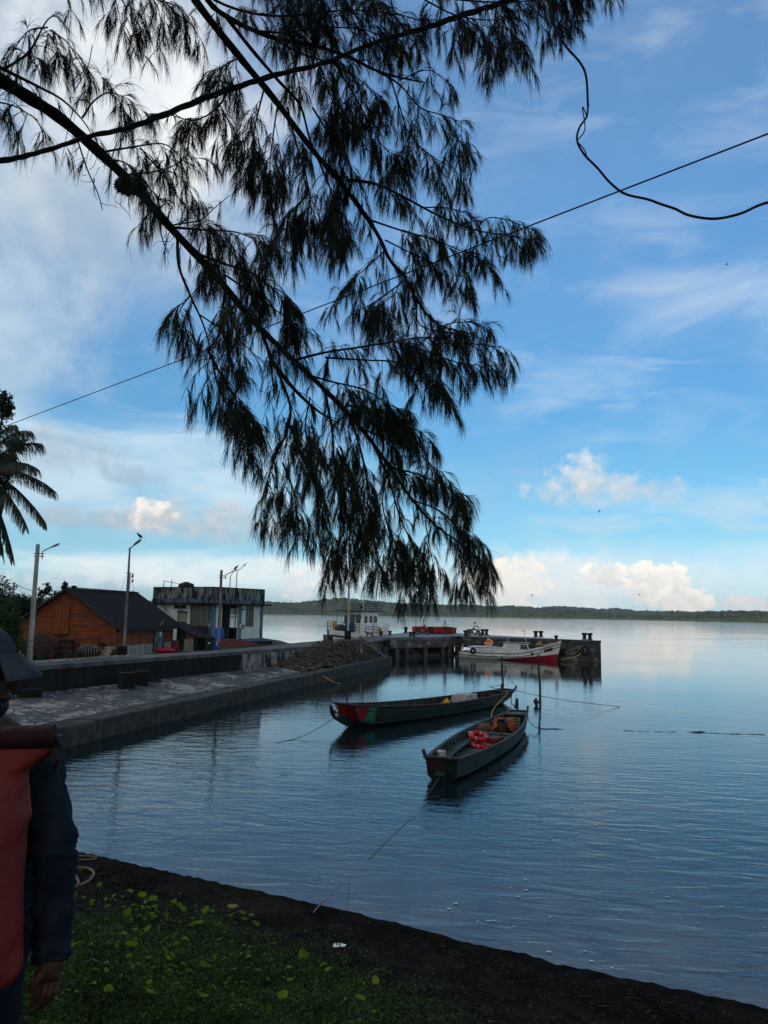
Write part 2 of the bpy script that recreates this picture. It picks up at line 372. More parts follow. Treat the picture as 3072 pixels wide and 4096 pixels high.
# ---- quay road slab with the retaining wall beneath
WL = lambda y: -14.65+(y-33.6)*0.4202          # foot line of the retaining wall
rd = [(WL(-4), -4), (WL(20), 20), (WL(33.6), 33.6), (WL(48), 48), (WL(60), 60), (-1.55, 64.7), (-0.1, 72), (0.8, 79.8), (-0.7, 84.6), (-3.9, 73), (-6.8, 62.6), (-8.2, 56), (-10.4, 48.6), (-13.9, 41), (-17.2, 33.6), (WL(20)-2.6, 20), (WL(-4)-2.6, -4)]
mb = MB(); mb.prism(rd, 1.95, 2.14); struct('quay_road', mb, m_road)
mb = MB()
mb.prism([(WL(-4)-.02, -4), (WL(48)-.02, 48), (WL(48)-.6, 48), (WL(-4)-.6, -4)], 0.2, 1.948)
w = build('retaining_wall', mb, m_black); tag(w, 'long black mildewed retaining wall under the quay road', 'wall')
mb = MB(); mb.prism([(WL(48)-.02, 48.003), (WL(60)-.02, 60), (-1.6, 64.7), (-2.2, 64.9), (WL(60)-.7, 60), (WL(48)-.6, 48.003)], 0.2, 1.948)
w = build('retaining_wall', mb, m_stain); tag(w, 'paler stained stretch of retaining wall beside the log pile', 'wall')
# white kerb along the verge
mb = MB(); mb.prism([(-16.35, 33), (-13.2, 41), (-13.32, 41.05), (-16.47, 33.05)], 2.144, 2.24)
k_ = build('kerb', mb, mat('kerb_paint', (0.34, 0.34, 0.32), (0.15, 0.15, 0.14), 3, rough=.9)); tag(k_, 'low pale kerb line along the inner side of quay road', 'kerb')
# ---- stone apron and its ledge
EL = lambda y: -10.75+(y-25.3)*0.2585
m_stone = None
def apron_mat():
    M = bpy.data.materials.new('apron_stone'); M.use_nodes = True; E.nt = M.node_tree; L = M.node_tree.links
    b = M.node_tree.nodes['Principled BSDF']; t = M.node_tree.nodes.new('ShaderNodeTexCoord')
    g = E(t.outputs['Object'])
    vo = M.node_tree.nodes.new('ShaderNodeTexVoronoi'); vo.feature = 'DISTANCE_TO_EDGE'; vo.inputs['Scale'].default_value = 0.85
    mpn = M.node_tree.nodes.new('ShaderNodeMapping'); mpn.inputs['Scale'].default_value = (1.1, 0.8, 1)
    L.new(g.k, mpn.inputs[0]); L.new(mpn.outputs[0], vo.inputs['Vector'])
    n1 = noise(g, 0.55, 5, 0.6); n2 = noise(g, 2.6, 6, 0.65, 0.8)
    f = sstep(n2+(n1-0.5)*1.1+(noise(g, 9, 5, 0.7)-0.5)*0.25, 0.50, 0.60)
    col = cmix(f, (0.028, 0.029, 0.027), cmix(noise(g, 6, 4), (0.31, 0.29, 0.26), (0.13, 0.122, 0.11)))
    crack = sstep(E(vo.outputs['Distance']), 0.01, 0.05)
    col = cmix(crack, (0.02, 0.02, 0.018), col)
    L.new(col.k, b.inputs['Base Color']); b.inputs['Roughness'].default_value = 0.8
    h = E.op('MINIMUM', E(vo.outputs['Distance'])*3., 0.3)*0.12+n2*0.05+noise(g, 14, 4)*0.01
    bp = M.node_tree.nodes.new('ShaderNodeBump'); bp.inputs['Strength'].default_value = 1; bp.inputs['Distance'].default_value = 1
    L.new(h.k, bp.inputs['Height']); L.new(bp.outputs[0], b.inputs['Normal']); return M
mb = MB()
def apron_strip(mb, y0, y1, n, a, b, za, zb):
    vs = []; 
    for i in range(n+1):
        y = lerp(y0, y1, i/n)
        for j in range(9):
            t = j/8; x = lerp(b(y), a(y), t)
            vs.append((x, y, lerp(zb, za, t)+0.05*math.sin(x*1.7+y*2.1)*math.sin(y*0.9-x)*(0 < j < 8)+random.uniform(-.015, .015)*(0 < j < 8)))
    mb.add(vs, [(i*9+j, (i+1)*9+j, (i+1)*9+j+1, i*9+j+1) for i in range(n) for j in range(8)])
apron_strip(mb, -4, 66, 140, lambda y: EL(y)-1.0, lambda y: min(WL(y)+.1, EL(y)-1.2), 0.72, 1.02)
o = struct('quay_apron', mb, apron_mat(), smooth=True)
mb = MB()
ys = [-4, 5, 14, 22, 25, 28, 31, 33.8, 34.0, 40, 46, 50.2, 50.35, 56, 62, 66, 70.5]
for y0, y1 in zip(ys[:-1], ys[1:]):
    j = random.uniform(-.03, .03); e = 0.015
    mb.prism([(EL(y0+e)+j, y0+e), (EL(y1-e)+j, y1-e), (EL(y1-e)-1.15, y1-e), (EL(y0+e)-1.15, y0+e)], -1.5, 0.71+random.uniform(-.02, .03))
mb.prism([(EL(70.5)-6.5, 70.5), (EL(70.5), 70.5), (EL(70.5)-.5, 72.5), (EL(70.5)-5, 74)], -1.5, 0.66)
lo_ = build('quay_ledge', mb, m_ledge); tag(lo_, kind='structure')
bv = lo_.modifiers.new('b', 'BEVEL'); bv.width = 0.06; bv.segments = 2
# footing just under water in front of the ledge
mb = MB(); mb.prism([(-25, -4), (EL(-4)+.5, -4), (EL(70)+.5, 70), (-10, 70)], -1.5, -0.05)

# ---- foreground bank
_bp = [G(a, b, 2.57) for a, b in ((300, 3418), (500, 3462), (700, 3508), (1000, 3575), (1268, 3632), (1700, 3742), (2000, 3818), (2300, 3890), (2700, 3975), (3072, 4058), (3400, 4125))]
BPTS = [(-30, 9.2), (-6, 7.2), (-3.4, 6.5)]+[(g.x, g.y) for g in _bp]+[(12, -2.5), (30, -14)]
def bank_edge(x):          # y of the bank's water edge
    pts = BPTS
    for (a, b), (c, d) in zip(pts[:-1], pts[1:]):
        if a <= x <= c: return lerp(b, d, (x-a)/(c-a))
    return 0
from mathutils import noise as mnoise
def bank_z(x, y):
    d = bank_edge(x)-y
    z = 2.6+0.40*min(1, max(0, (d-0.5)/1.9))
    if d > 0.05: z += 0.035*mnoise.noise((x*1.6, y*1.6, 0))*min(1, d*1.2)+0.012*mnoise.noise((x*7, y*7, 3))
    if y < 0: z += 0.25*min(1, -y/4)
    return z
mb = MB(); nx, ny = 190, 130; vs = []
for i in range(nx+1):
    u = i/nx; x = -4.2+7.6*u
    for j in range(ny+1):
        t = (j/ny)**1.6
        ye = bank_edge(x)+0.035*mnoise.noise((x*3, 1, 0))+0.03*mnoise.noise((x*11, 5, 0))+0.016*mnoise.noise((x*37, 5, 0))
        y = ye-t*9
        z = bank_z(x, y)-(0.05 if j == 0 else 0)
        if 1 <= j: z += 0.008*mnoise.noise((x*22, y*22, 9))+0.006*mnoise.noise((x*60, y*60, 2))
        vs.append((x, y, z))
W_ = ny+1
mb.add(vs, [(i*W_+j, i*W_+j+1, (i+1)*W_+j+1, (i+1)*W_+j) for i in range(nx) for j in range(ny)])
o0 = len(mb.v); 
for i in range(nx+1): mb.v.append((vs[i*W_][0]+.0, vs[i*W_][1]-.02, -1.5))
mb.f += [(i*W_, (i+1)*W_, o0+i+1, o0+i) for i in range(nx)]
m_soil = mat('dark_soil', (0.017, 0.0135, 0.0105), (0.007, 0.0055, 0.0045), 5, spec=.03, rough=0.95, bump=0.03, bsc=28, c3=(0.032, 0.025, 0.019), sc3=1.3, lo3=0.52, hi3=0.7)
struct('bank_ground', mb, m_soil, smooth=True)
mb = MB()
lp = [(-30, 9.2), (-6, 7.2), (-4.2, bank_edge(-4.2)), (-4.2, -2.2), (3.4, -5.8), (3.4, bank_edge(3.4)), (12, -2.5), (30, -14), (30, -40), (-90, -40), (-90, 9.2)]
mb.prism(lp[:3]+[(-4.2, -2.2), (3.4, -5.8), (3.4, bank_edge(3.4))]+lp[6:], -1.5, 2.93); struct('bank_inland', mb, m_soil)

# ---- hills and forest across the water
def hill_h(x, seed, base, amp, fr):
    return base+amp*(mnoise.noise((x*fr, seed, 0))+0.5*mnoise.noise((x*fr*2.3, seed+5, 0))+.2*mnoise.noise((x*fr*7, seed+2, 0)))
# skyline traced as (px x, px y of crest); shore line gives the distance
shore = [(-400, 2446), (600, 2450), (1050, 2455), (1200, 2456.5), (1700, 2463), (1900, 2465.5), (2500, 2478), (2800, 2484), (3072, 2489), (3500, 2498)]
crest = [(-400, 2380), (200, 2395), (1040, 2412), (1060, 2407), (1150, 2412), (1200, 2409), (1290, 2398), (1350, 2392), (1420, 2397), (1550, 2410), (1640, 2414), (1750, 2420), (1880, 2420), (1950, 2425), (2050, 2423), (2150, 2430), (2300, 2442), (2400, 2450), (2500, 2462), (2600, 2470), (2700, 2474), (2760, 2462), (2830, 2447), (2950, 2446), (3072, 2447), (3500, 2450)]
crest2 = [(1900, 2440), (2150, 2432), (2230, 2424), (2300, 2429), (2400, 2436), (2450, 2432), (2560, 2444), (2680, 2446), (2800, 2449), (3000, 2460), (3500, 2470)]
def itp(t, x):
    for (a, b), (c, d) in zip(t[:-1], t[1:]):
        if a <= x <= c: return lerp(b, d, (x-a)/(c-a))
    return t[0][1] if x < t[0][0] else t[-1][1]
def ridge(shore_off, cr, x0, x1, n, dcrest, dback, base_z=0., lump=3.):
    mb = MB(); prof = [0, .06, .2, .45, .75, 1., 1.3]; hp = [0, .18, .42, .68, .88, 1., .6]; vs = []
    for i in range(n+1):
        px = lerp(x0, x1, i/n); g = G(px, itp(shore, px), 0.); g *= shore_off; g.z = 0
        u = Vector((g.x, g.y, 0)).normalized()
        c = ray(px, itp(cr, px)); c = CAM+c*((g.y+dcrest*u.y)/c.y); H = max(3., c.z-lump)
        for q, h in zip(prof, hp):
            p = Vector((g.x, g.y, 0))+u*dcrest*q
            vs.append((p.x, p.y, base_z+H*h*(1+0.10*mnoise.noise((p.x*.012, p.y*.012, 4)) if 0 < q < 1 else 1)-(.5 if q == 0 else 0)))
    k7 = len(prof); mb.add(vs, [(i*k7+j, (i+1)*k7+j, (i+1)*k7+j+1, i*k7+j+1) for i in range(n) for j in range(k7-1)])
    return mb
m_hill = mat('hill_ground', (0.045, 0.055, 0.03), (0.03, 0.04, 0.02), 0.02, rough=.95)
hillmb = ridge(1., crest, -380, 3480, 300, 330, 100); struct('hills', hillmb, m_hill)
hill2mb = ridge(1.75, crest2, 1900, 3480, 140, 350, 100); o = struct('hills', hill2mb, m_hill)
def forest(name, src, k7, n, sz, mcol, qlo, qhi, zoff=0., seed=1):
    """one canopy of lumpy crowns spread over a ridge"""
    r_ = np.random.default_rng(seed); V = np.array(src.v).reshape(-1, k7, 3)
    # base lump
    nu, nv = 7, 4; t = np.linspace(0, PI*0.62, nv+1); a = np.linspace(0, 2*PI, nu, endpoint=False)
    L = np.array([[math.sin(ti)*math.cos(aj), math.sin(ti)*math.sin(aj), math.cos(ti)] for ti in t for aj in a])
    Fq = np.array([(i*nu+j, (i+1)*nu+j, (i+1)*nu+(j+1) % nu, i*nu+(j+1) % nu) for i in range(nv) for j in range(nu)])
    i = r_.uniform(0, len(V)-1.001, n); q = r_.uniform(qlo, qhi, n)*(k7-1)
    i0 = i.astype(int); q0 = np.minimum(q.astype(int), k7-2); fi = (i-i0)[:, None]; fq = (q-q0)[:, None]
    C = (V[i0, q0]*(1-fi)*(1-fq)+V[i0+1, q0]*fi*(1-fq)+V[i0, q0+1]*(1-fi)*fq+V[i0+1, q0+1]*fi*fq)
    s = r_.uniform(.6, 1.25, n)*sz
    sc_ = np.stack([s*r_.uniform(.8, 1.2, n), s*r_.uniform(.8, 1.2, n), s*r_.uniform(.7, 1.2, n)], 1)
    C[:, 2] += zoff
    jit = 1+r_.uniform(-.22, .22, (n, len(L), 1))
    VV = (C[:, None, :]+L[None]*sc_[:, None, :]*jit).reshape(-1, 3)
    FF = (Fq[None]+(np.arange(n)*len(L))[:, None, None]).reshape(-1, 4)
    return nbuild(name, VV, FF, mcol)
m_for = mat('forest_canopy', (0.12, 0.13, 0.055), (0.045, 0.065, 0.032), 0.03, rough=.95, det=8, c3=(0.10, 0.105, 0.05), sc3=0.02, lo3=0.55, hi3=0.7)
m_mang = mat('mangrove_canopy', (0.15, 0.17, 0.06), (0.09, 0.12, 0.04), 0.05, rough=.95)
f1 = forest('forest', hillmb, 7, 14000, 6.0, m_for, 0.08, 0.92, -3, 1)
tag(f1, 'dark green forest canopy covering the low hills across water', 'forest', kind='stuff')
f2 = forest('forest', hill2mb, 7, 5000, 8, m_for, 0.1, 0.9, -5, 2)
tag(f2, 'hazy blue green forest on the farther ridge at right', 'forest', kind='stuff')
f3 = forest('mangrove_fringe', hillmb, 7, 4500, 2.2, m_mang, 0.0, 0.05, 0.3, 3)
tag(f3, 'light green mangrove fringe along the far shoreline', 'mangroves', kind='stuff')

# ================================================================== JETTY
jt = thing('jetty', 'concrete jetty on piles with a wide solid head', 'jetty', (8, 86, 0))
A_, B_, C_ = (22.2, 79.2), (7.7, 86.7), (0.8, 79.8)
deck = [A_, B_, C_, (-0.7, 84.6), (0.9, 91.7), (2.8, 100), (8.5, 104), (14.4, 93)]
mb = MB(); mb.prism([(x, y) for x, y in deck], 1.85, 2.12); build('deck', mb, m_deck, jt, world=True)
mb = MB(); mb.prism([A_, (lerp(A_[0], B_[0], .86), lerp(A_[1], B_[1], .86)-.0), (12.2, 95), (14.3, 92.9)], -1.5, 1.846)
pw = build('solid_head', mb, m_pier, jt, world=True)
ub = Vector((B_[0]-C_[0], B_[1]-C_[1], 0)); 
# edge beams
mb = MB()
for (p, q) in ((C_, B_), (B_, (lerp(A_[0], B_[0], .86), lerp(A_[1], B_[1], .86)))):
    mb.beam((p[0], p[1]-.06, 1.42), (q[0], q[1]-.06, 1.42), 0.35, 0.84)
build('edge_beam', mb, m_pier, jt, world=True)
for (ax, ay, bx, by) in ((2.2, 82, .6, 86.5), (4.4, 84, 2.4, 92), (6.5, 86, 4.5, 96)):
    mb = MB(); mb.beam((ax, ay, 1.5), (bx, by, 1.5), 0.4, 0.65); build('cross_beam', mb, m_pier, jt, world=True)
for px in (1548, 1586, 1624, 1699, 1772, 1801, 1838):
    t = (px-1560)/(1812-1560); p = Vector((lerp(C_[0], B_[0], t), lerp(C_[1], B_[1], t), 0))
    if px > 1812: p = Vector((8.55, 86.4, 0))
    if px == 1548: p = Vector((0.35, 79.6, 0))
    mb = MB(); mb.box((p.x, p.y+.15, 0.1), (0.42, 0.42, 2.3), .5); build('pile', mb, m_pier, jt, world=True)
for x, y in ((3, 90), (5, 93), (7, 92), (2.2, 87), (5.5, 89), (8.8, 91), (6.8, 97)):
    mb = MB(); mb.box((x, y, 0.2), (0.45, 0.45, 3.2), .5); build('pile', mb, m_pier, jt, world=True)
for a, b in (((2.0, 82.5), (4.4, 84.5)), ((5.4, 86), (8.2, 88))):
    mb = MB(); mb.beam((a[0], a[1], 1.3), (b[0], b[1], .0), .3, .35); build('brace', mb, m_pier, jt, world=True)
mb = MB(); mb.prism([(0.8, 80.6), (8.4, 87.6), (8.4, 91), (0, 86)], -1.5, 0.32); build('footing', mb, m_ledge, jt, world=True)
mb = MB(); mb.prism([(0.2, 87), (8.6, 93), (8.4, 103), (3.2, 99.5)], -1.5, 1.846); build('underdeck_shade', mb, m_black, jt, world=True)  # dark block added to stand for the shade beneath the deck
# flat dark plates painting the shade of recesses in the solid head
fa, fb = Vector((*A_, 0)), Vector((*B_, 0)); fd = (fb-fa).normalized(); fn = Vector((-fd.y, fd.x, 0)); fn = fn if fn.y < 0 else -fn
for t, z, w_, h_ in ((.13, .95, .9, .5), (.24, .8, .7, .7), (.42, 1., .8, .5)):
    c = fa+(fb-fa)*t+fn*0.012; c.z = z; mb = MB(); mb.box(c, (w_, .03, h_), math.atan2(fd.y, fd.x)); build('recess_shade', mb, m_black, jt, world=True)
mb = MB(); mb.beam((A_[0]+.02, A_[1]-.03, 2.04), (B_[0], B_[1]-.06, 2.04), .16, .24); build('kerb', mb, m_pier, jt, world=True)

# tyre fenders
def tyre(loc, label, rr=.5):
    mb = MB(); mb.torus((0, 0, 0), rr*.72, rr*.28, M=Matrix.Rotation(PI/2, 3, 'X'), n=24, m=10)
    o = build('tyre_fender', mb, m_rubber, smooth=True); o.location = loc; o.rotation_euler = (0, 0, math.atan2(fd.y, fd.x)+PI)
    return tag(o, label, 'tyre', 'tyre fenders on the jetty')
tyre(P(1836, 2580, 85.5), 'black tyre fender hanging left of the white fishing boat')
tyre(P(2340, 2622, 79.3), 'black tyre fender at waterline near jetty outer corner')

# bollards
def bollard_proto():
    mb = MB(); mb.lathe((0, 0, 0), [(.30, 0), (.30, .06), (.19, .10), (.18, .48), (.28, .55), (.30, .66), (.24, .72), (.02, .73)], 14)
    return build('bollard', mb, m_dark, smooth=True)
bl = [(1623, 2532, 'iron bollard left of the red drums'), (1560, 2541, 'low bollard beside the blue vessel, nearer one'), (1525, 2543, 'low bollard close to the blue vessel stern'),
      (1642, 2546, 'left of two bollards before the left scooter'), (1655, 2546, 'right of two bollards before the left scooter'), (1819, 2534, 'bollard just right of the red drum row'),
      (1863, 2547, 'bollard at deck edge left of the right scooter'), (1931, 2540, 'left bollard of the pair right of right scooter'), (1946, 2540, 'right bollard of the pair right of right scooter'),
      (2143, 2549, 'left bollard of the pair behind white boat wheelhouse'), (2164, 2549, 'right bollard of the pair behind white boat wheelhouse'),
      (2338, 2559, 'left bollard of the pair at the jetty outer end'), (2360, 2560, 'rightmost bollard at the jetty outer end'), (2225, 2562, 'low bollard behind the white boat bow')]
bp_ = bollard_proto()
for i, (x, y, lb) in enumerate(bl):
    o = bp_ if i == 0 else bp_.copy()
    if i: COL.objects.link(o)
    g = G(x, y, 2.12); o.location = g
    if 'low' in lb or 'before' in lb: o.scale = (.8, .8, .7)
    tag(o, lb, 'bollard', 'bollards on the jetty')

# red drums
m_drum = mat('drum_red', (0.45, 0.022, 0.018), (0.30, 0.015, 0.012), 1.5, rough=.45, c3=(0.06, 0.012, 0.01), sc3=1.2, lo3=.58, hi3=.75)
m_drumd = mat('drum_dark_red', (0.16, 0.02, 0.018), (0.07, 0.012, 0.01), 3, rough=.6)
def drum_mesh():
    mb = MB(); mb.lathe((0, 0, 0), [(.27, 0), (.29, .02), (.285, .28), (.30, .30), (.285, .32), (.285, .57), (.30, .59), (.285, .61), (.285, .86), (.295, .88), (.27, .875), (.27, .85), (.02, .85)], 20)
    return mb
names = ['leftmost', 'second', 'third', 'fourth', 'fifth', 'sixth', 'seventh', 'eighth', 'ninth', 'rightmost']
for i in range(10):
    g = P(1657+i*16.8, 2532, 97); dr = i in (4, 8, 3)
    o = build('oil_drum', drum_mesh(), m_drumd if dr else m_drum, smooth=True)
    o.location = (g.x, 96.6+.35*math.sin(i*2.3), 2.12); o.rotation_euler = (0, 0, i)
    tag(o, f'{"dark dull" if dr else "bright"} red oil drum, {names[i]} in the front row on jetty', 'drum', 'red oil drums')
for i in range(8):
    g = P(1668+i*17.5, 2532, 98.2)
    o = build('oil_drum', drum_mesh(), m_drum, smooth=True); o.location = (g.x, 97.9, 2.12)
    tag(o, 'red oil drum in the back row, ' + ('leftmost', 'second from left', 'third from left', 'fourth from left', 'fourth from right', 'third from right', 'second from right', 'rightmost')[i] + ' of the eight', 'drum', 'red oil drums back row')
mb = MB(); mb.box((0, 0, .06), (1.3, .7, .12)); o = build('pallet', mb, m_dark); o.location = P(1757, 2536, 95.4); o.location.z = 2.12; tag(o, 'low dark pallet in front of the red drums', 'pallet')

# ---- scooters
def scooter(loc, rz, label, body):
    t = thing('scooter', label, 'scooter', loc, rz, 'scooters parked on the jetty')
    X = Matrix.Rotation(PI/2, 3, 'X')
    for wx in (-.62, .62):
        mb = MB(); mb.torus((wx, 0, .23), .17, .06, M=X, n=18, m=8); w_ = build('wheel', mb, m_rubber, t, smooth=True)
        mb = MB(); mb.lathe((wx, .05, .23), [(.13, 0), (.13, .1), (.03, .1)], 12, M=X); build('rim', mb, m_grey, w_, smooth=True)
    mb = MB()
    mb.extr([(-.85, -.13, .45), (-.35, -.13, .28), (.1, -.13, .22), (.35, -.13, .24), (.5, -.13, .8), (.42, -.13, .85), (.25, -.13, .36), (-.05, -.13, .38), (-.2, -.13, .66), (-.88, -.13, .66)], (0, .26, 0))
    mb.ell((.55, 0, .5), (.14, .12, .22)); build('body', mb, body, t, smooth=True, ang=50)
    mb = MB(); mb.ell((-.5, 0, .72), (.42, .14, .09)); build('seat', mb, m_rubber, t, smooth=True)
    mb = MB(); mb.tube([(.62, 0, .25), (.5, 0, .6), (.42, 0, .98)], .03); mb.tube([(.36, -.32, 1.02), (.42, 0, .98), (.36, .32, 1.02)], .02); build('handlebar', mb, m_dark, t)
    mb = MB(); mb.ell((.5, 0, .92), (.1, .12, .1)); build('headlight', mb, m_white, t, smooth=True)
    for sg in (-1, 1):
        mb = MB(); mb.tube([(.4, sg*.2, 1.0), (.36, sg*.27, 1.16)], .01); mb.ell((.36, sg*.28, 1.2), (.02, .06, .045)); build('mirror', mb, m_dark, t, smooth=True)
    mb = MB(); mb.beam((.62, 0, .49), (.8, 0, .35), .1, .02); build('mudguard', mb, body, t)
    mb = MB(); mb.box((-.9, 0, .5), (.06, .16, .12)); build('tail_light', mb, m_redp, t)
    return t
m_scb = mat('scooter_black', (0.02, 0.02, 0.022), (0.03, 0.03, 0.03), 3, rough=.3, spec=.5)
m_scg = mat('scooter_grey', (0.10, 0.10, 0.11), (0.05, 0.05, 0.055), 3, rough=.35, spec=.5)
g = G(1690, 2540, 2.12); scooter((g.x, g.y, 2.12), R(-18), 'black scooter standing by the man in white near the red drums', m_scb)
g2 = G(1898, 2545, 2.12); scooter((g2.x, g2.y, 2.12), R(-12), 'grey scooter with a man in white sitting on it', m_scg)

# ---- people on the jetty
m_shirt = mat('white_shirt', (0.78, 0.78, 0.76), (0.6, 0.6, 0.58), 6, rough=.85)
m_short = mat('dark_shorts', (0.02, 0.025, 0.04), (0.015, 0.015, 0.02), 6, rough=.9)
def person(loc, rz, label, pose, shirt, pants):
    t = thing('person', label, 'person', loc, rz)
    J = {'pel': (0, 0, .92), 'wst': (0, 0, 1.08), 'chs': (0, 0, 1.3), 'nk': (0, 0, 1.46), 'hb': (0, 0.01, 1.52), 'hd': (0, .02, 1.60), 'ht': (0, .01, 1.68),
         'sl': (-.17, 0, 1.41), 'el': (-.22, -.02, 1.13), 'hl': (-.22, .06, .90), 'fl': (-.22, .09, .82), 'sr': (.17, 0, 1.41), 'er': (.22, -.02, 1.13), 'hr': (.22, .06, .90), 'fr': (.22, .09, .82),
         'pl': (-.09, 0, .86), 'kl': (-.11, .03, .48), 'al': (-.11, -.02, .09), 'tl': (-.12, .15, .03), 'pr': (.09, 0, .86), 'kr': (.11, .03, .48), 'ar': (.11, -.02, .09), 'tr': (.12, .15, .03)}
    J.update(pose); nm = list(J); ix = {k: i for i, k in enumerate(nm)}
    Ed = [('pel', 'wst'), ('wst', 'chs'), ('chs', 'nk'), ('nk', 'hb'), ('hb', 'hd'), ('hd', 'ht'), ('chs', 'sl'), ('sl', 'el'), ('el', 'hl'), ('hl', 'fl'), ('chs', 'sr'), ('sr', 'er'), ('er', 'hr'), ('hr', 'fr'),
          ('pel', 'pl'), ('pl', 'kl'), ('kl', 'al'), ('al', 'tl'), ('pel', 'pr'), ('pr', 'kr'), ('kr', 'ar'), ('ar', 'tr')]
    rd_ = dict(pel=(.13, .10), wst=(.12, .09), chs=(.15, .10), nk=.05, hb=.06, hd=.085, ht=.06, sl=.055, el=.04, hl=.028, fl=.03, sr=.055, er=.04, hr=.028, fr=.03,
               pl=.085, kl=.055, al=.035, tl=.035, pr=.085, kr=.055, ar=.035, tr=.035)
    skin('body', [J[k] for k in nm], [(ix[a], ix[b]) for a, b in Ed], [rd_[k] for k in nm], m_skin, t, 2, world=False)
    def sub(nmx, keys, edges, grow, m_):
        kk = {k: i for i, k in enumerate(keys)}
        V = [J[k] if isinstance(k, str) and k in J else k for k in keys]
        rr = [tuple(a+grow for a in (rd_[k] if hasattr(rd_[k], '__len__') else (rd_[k],)*2)) for k in keys]
        skin(nmx, V, [(kk[a], kk[b]) for a, b in edges], rr, m_, t, 2, world=False)
    sub('shirt', ['pel', 'wst', 'chs', 'sl', 'el', 'sr', 'er'], [('pel', 'wst'), ('wst', 'chs'), ('chs', 'sl'), ('sl', 'el'), ('chs', 'sr'), ('sr', 'er')], .02, shirt)
    sub('trousers', ['pel', 'pl', 'kl', 'pr', 'kr'], [('pel', 'pl'), ('pl', 'kl'), ('pel', 'pr'), ('pr', 'kr')], .025, pants)
    h = Vector(J['hd']); mb = MB(); mb.ell(h+Vector((0, -.015, .045)), (.09, .105, .085)); build('hair', mb, m_hair, t, smooth=True)
    return t
g = G(1692, 2536, 2.12)
person((g.x+.15, g.y+1.2, 2.12), R(-60), 'man in white shirt standing behind the left scooter', {'hr': (.12, .25, 1.0), 'fr': (.10, .30, 1.0)}, m_shirt, m_short)
g = G(1780, 2541, 2.12)
person((g.x, g.y, 2.12), R(10), 'man in white shirt and dark shorts walking before the drums', {'el': (-.28, -.06, 1.15), 'hl': (-.18, -.12, .98), 'fl': (-.13, -.13, .95), 'kl': (-.10, .12, .50), 'al': (-.10, -.05, .12), 'er': (.28, -.05, 1.15), 'hr': (.18, .10, .98), 'fr': (.15, .14, .95)}, m_shirt, m_short)
person((g2.x, g2.y, 2.12), R(-12)-PI/2, 'man in white shirt and dark trousers sitting astride the grey scooter',
       {'pel': (0, -.15, .86), 'wst': (0, -.12, 1.0), 'chs': (0, -.05, 1.2), 'nk': (0, 0, 1.36), 'hb': (0, .02, 1.42), 'hd': (0, .04, 1.50), 'ht': (0, .04, 1.58), 'sl': (-.17, 0, 1.3), 'sr': (.17, 0, 1.3), 'el': (-.26, .14, 1.1), 'er': (.26, .14, 1.1), 'hl': (-.29, .36, 1.04), 'fl': (-.29, .42, 1.03), 'hr': (.29, .36, 1.04), 'fr': (.29, .42, 1.03),
        'pl': (-.12, -.1, .80), 'pr': (.12, -.1, .80), 'kl': (-.2, .28, .70), 'kr': (.2, .28, .70), 'al': (-.22, .20, .26), 'ar': (.24, .12, .10), 'tl': (-.22, .34, .24), 'tr': (.24, .27, .05)}, m_shirt, m_short)
# dog
g = G(1478, 2551, 2.14)
dg_ = thing('dog', 'small brown dog standing on the road near the blue vessel', 'dog', (g.x, g.y, 2.14), R(200))
V = [(-.25, 0, .42), (0, 0, .40), (.25, 0, .43), (.38, 0, .55), (.47, 0, .62), (.58, 0, .58), (-.38, 0, .5), (-.46, 0, .62), (.24, .08, .28), (.25, .08, .14), (.27, .08, .02), (.24, -.08, .28), (.22, -.08, .14), (.25, -.08, .02),
     (-.24, .08, .28), (-.32, .08, .16), (-.27, .08, .02), (-.24, -.08, .28), (-.30, -.08, .16), (-.25, -.08, .02)]
Ed = [(1, 0), (1, 2), (2, 3), (3, 4), (4, 5), (0, 6), (6, 7), (2, 8), (8, 9), (9, 10), (2, 11), (11, 12), (12, 13), (0, 14), (14, 15), (15, 16), (0, 17), (17, 18), (18, 19)]
V[0], V[1] = V[1], V[0]; Ed = [tuple({0: 1, 1: 0}.get(i, i) for i in e) for e in Ed]
m_dog = mat('dog_fur', (0.22, 0.10, 0.04), (0.13, 0.06, 0.03), 12, rough=.9)
skin('body', V, Ed, [.10, .10, .12, .075, .075, .04, .025, .015, .05, .03, .025, .05, .03, .025, .06, .03, .025, .06, .03, .025], m_dog, dg_, 2, world=False)
mb = MB(); mb.ell((.45, .05, .70), (.02, .03, .06)); mb.ell((.45, -.05, .70), (.02, .03, .06)); build('ears', mb, m_dog, dg_, smooth=True)
# concrete block at the roadside and lamp base
a = G(1310, 2576, 2.14); mb = MB(); mb.box((a.x, a.y+.4, 2.14+.36), (.72, .6, .72), .2); o = build('concrete_block', mb, m_stain); tag(o, 'square concrete block at road edge near jetty lamp post', 'block')
bv = o.modifiers.new('b', 'BEVEL'); bv.width = .03

